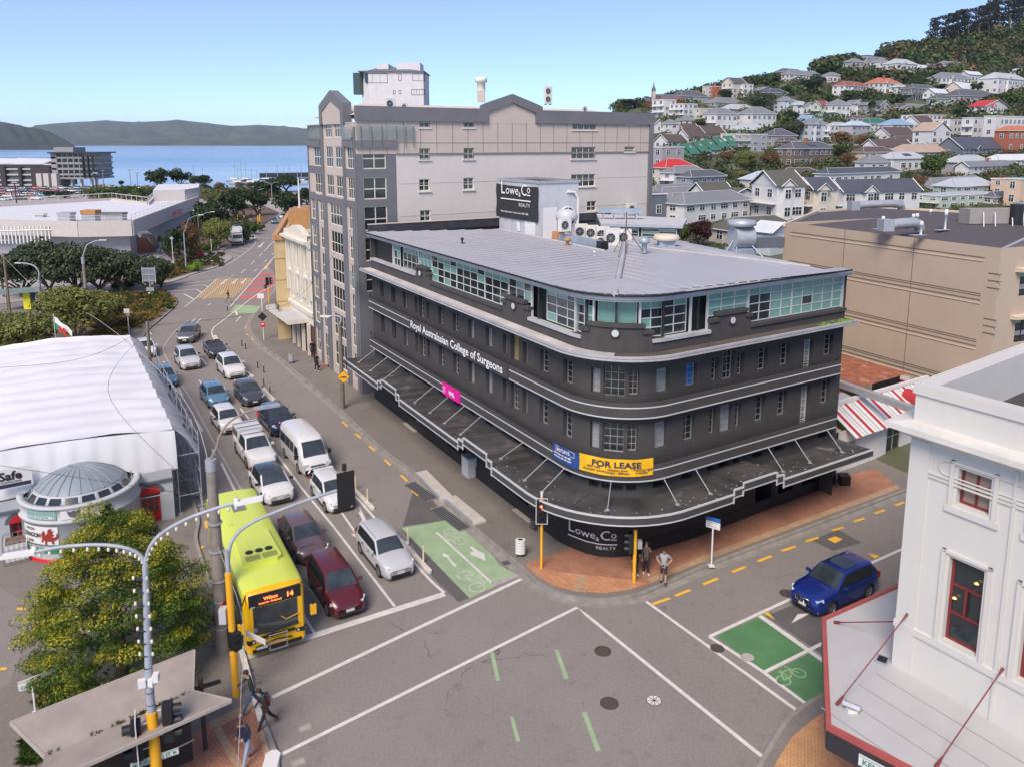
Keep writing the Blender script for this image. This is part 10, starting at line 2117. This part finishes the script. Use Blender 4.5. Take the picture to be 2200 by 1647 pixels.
person('person in brown jacket with teal scarf and red bag stepping up from the road',G(573,1566),face_px((573,1566),(540,1580)),(mBrJ,mBrJ,mChar,mChar,mShoeB),dict(legs=(.48,-.5),knee=(.1,.25),arms=(-.3,.3),lean=.7),h=1.72,hood=mat('teal_scarf',(.02,.12,.13),.9),bag=mBrJ)
person('person in navy jacket and pale jeans looking down on the brick corner',up13(G(533,1645)),face_px((533,1645),(490,1690)),(mNvJ,mNvJ,mJeanL,mJeanL,mShoeB),dict(legs=(.42,-.32),knee=(.05,.15),arms=('front','front'),lean=.5,head=1.),hair=mHairB,h=1.82)
person('person in black behind the worn yellow signal pole',up13(G(1364,1240)),R(-80),(mCloB,mCloB,mCloB,mCloB,mShoeW),dict(arms=('front',.1),legs=(.08,-.08)),h=1.74,hairlen=.02)
person('person in taupe padded jacket and black leggings between the other two at the corner',up13(G(1387,1238)),R(-85),(mTaupe,mTaupe,mCloB,mCloB,mShoeW),dict(arms=('up',-.15),legs=(.12,-.1)),h=1.66,hair=mHairB,hairlen=.06)
person('person in grey T-shirt and dark shorts with hands on hips at the kerb',up13(G(1425,1258)),R(-105),(mGT,mSkin,mChar,mSkin,mNvJ),dict(arms=('hip','hip'),legs=(.1,-.1),head=.4),h=1.78)
person('person in dark top and khaki trousers crossing the road on the far side',G(491,652),R(-20),(mNvJ,mSkin,mKhaki,mKhaki,mShoeB),dict(legs=(.4,-.4),knee=(.05,.3),arms=(-.3,.4)),h=1.78)
person('person in dark coat walking away along the footpath by the apartment block',up13(G(672,772)),R(100),(mCloB,mCloB,mChar,mChar,mShoeW),dict(legs=(.3,-.3),arms=(-.2,.2),coat=1),h=1.8)
person('person in long black coat and white shoes on the footpath holding a phone',up13(G(681,801)),R(-60),(mCloB,mCloB,mCloB,mCloB,mShoeW),dict(legs=(.2,-.2),arms=('up',.1),coat=1),h=1.7,hair=mHairB,hairlen=.08)
# ================= sea air =================
hz=MB();hz.box((0,4275,128.5),(12000,8850,263),mG9);ho=hz.B8('haze',None,kind='stuff')
hm=bpy.data.materials.new('sea_air');hm.use_nodes=True;ht=hm.node_tree;ht.nodes.clear();pv_=ht.nodes.new('ShaderNodeVolumePrincipled');pv_.inputs['Color'].default_value=(.72,.82,1,1);pv_.inputs['Density'].default_value=.00007;pv_.inputs['Anisotropy'].default_value=.2;mo_=ht.nodes.new('ShaderNodeOutputMaterial');ht.links.new(pv_.outputs[0],mo_.inputs['Volume']);ho.data.materials.clear();ho.data.materials.append(hm)
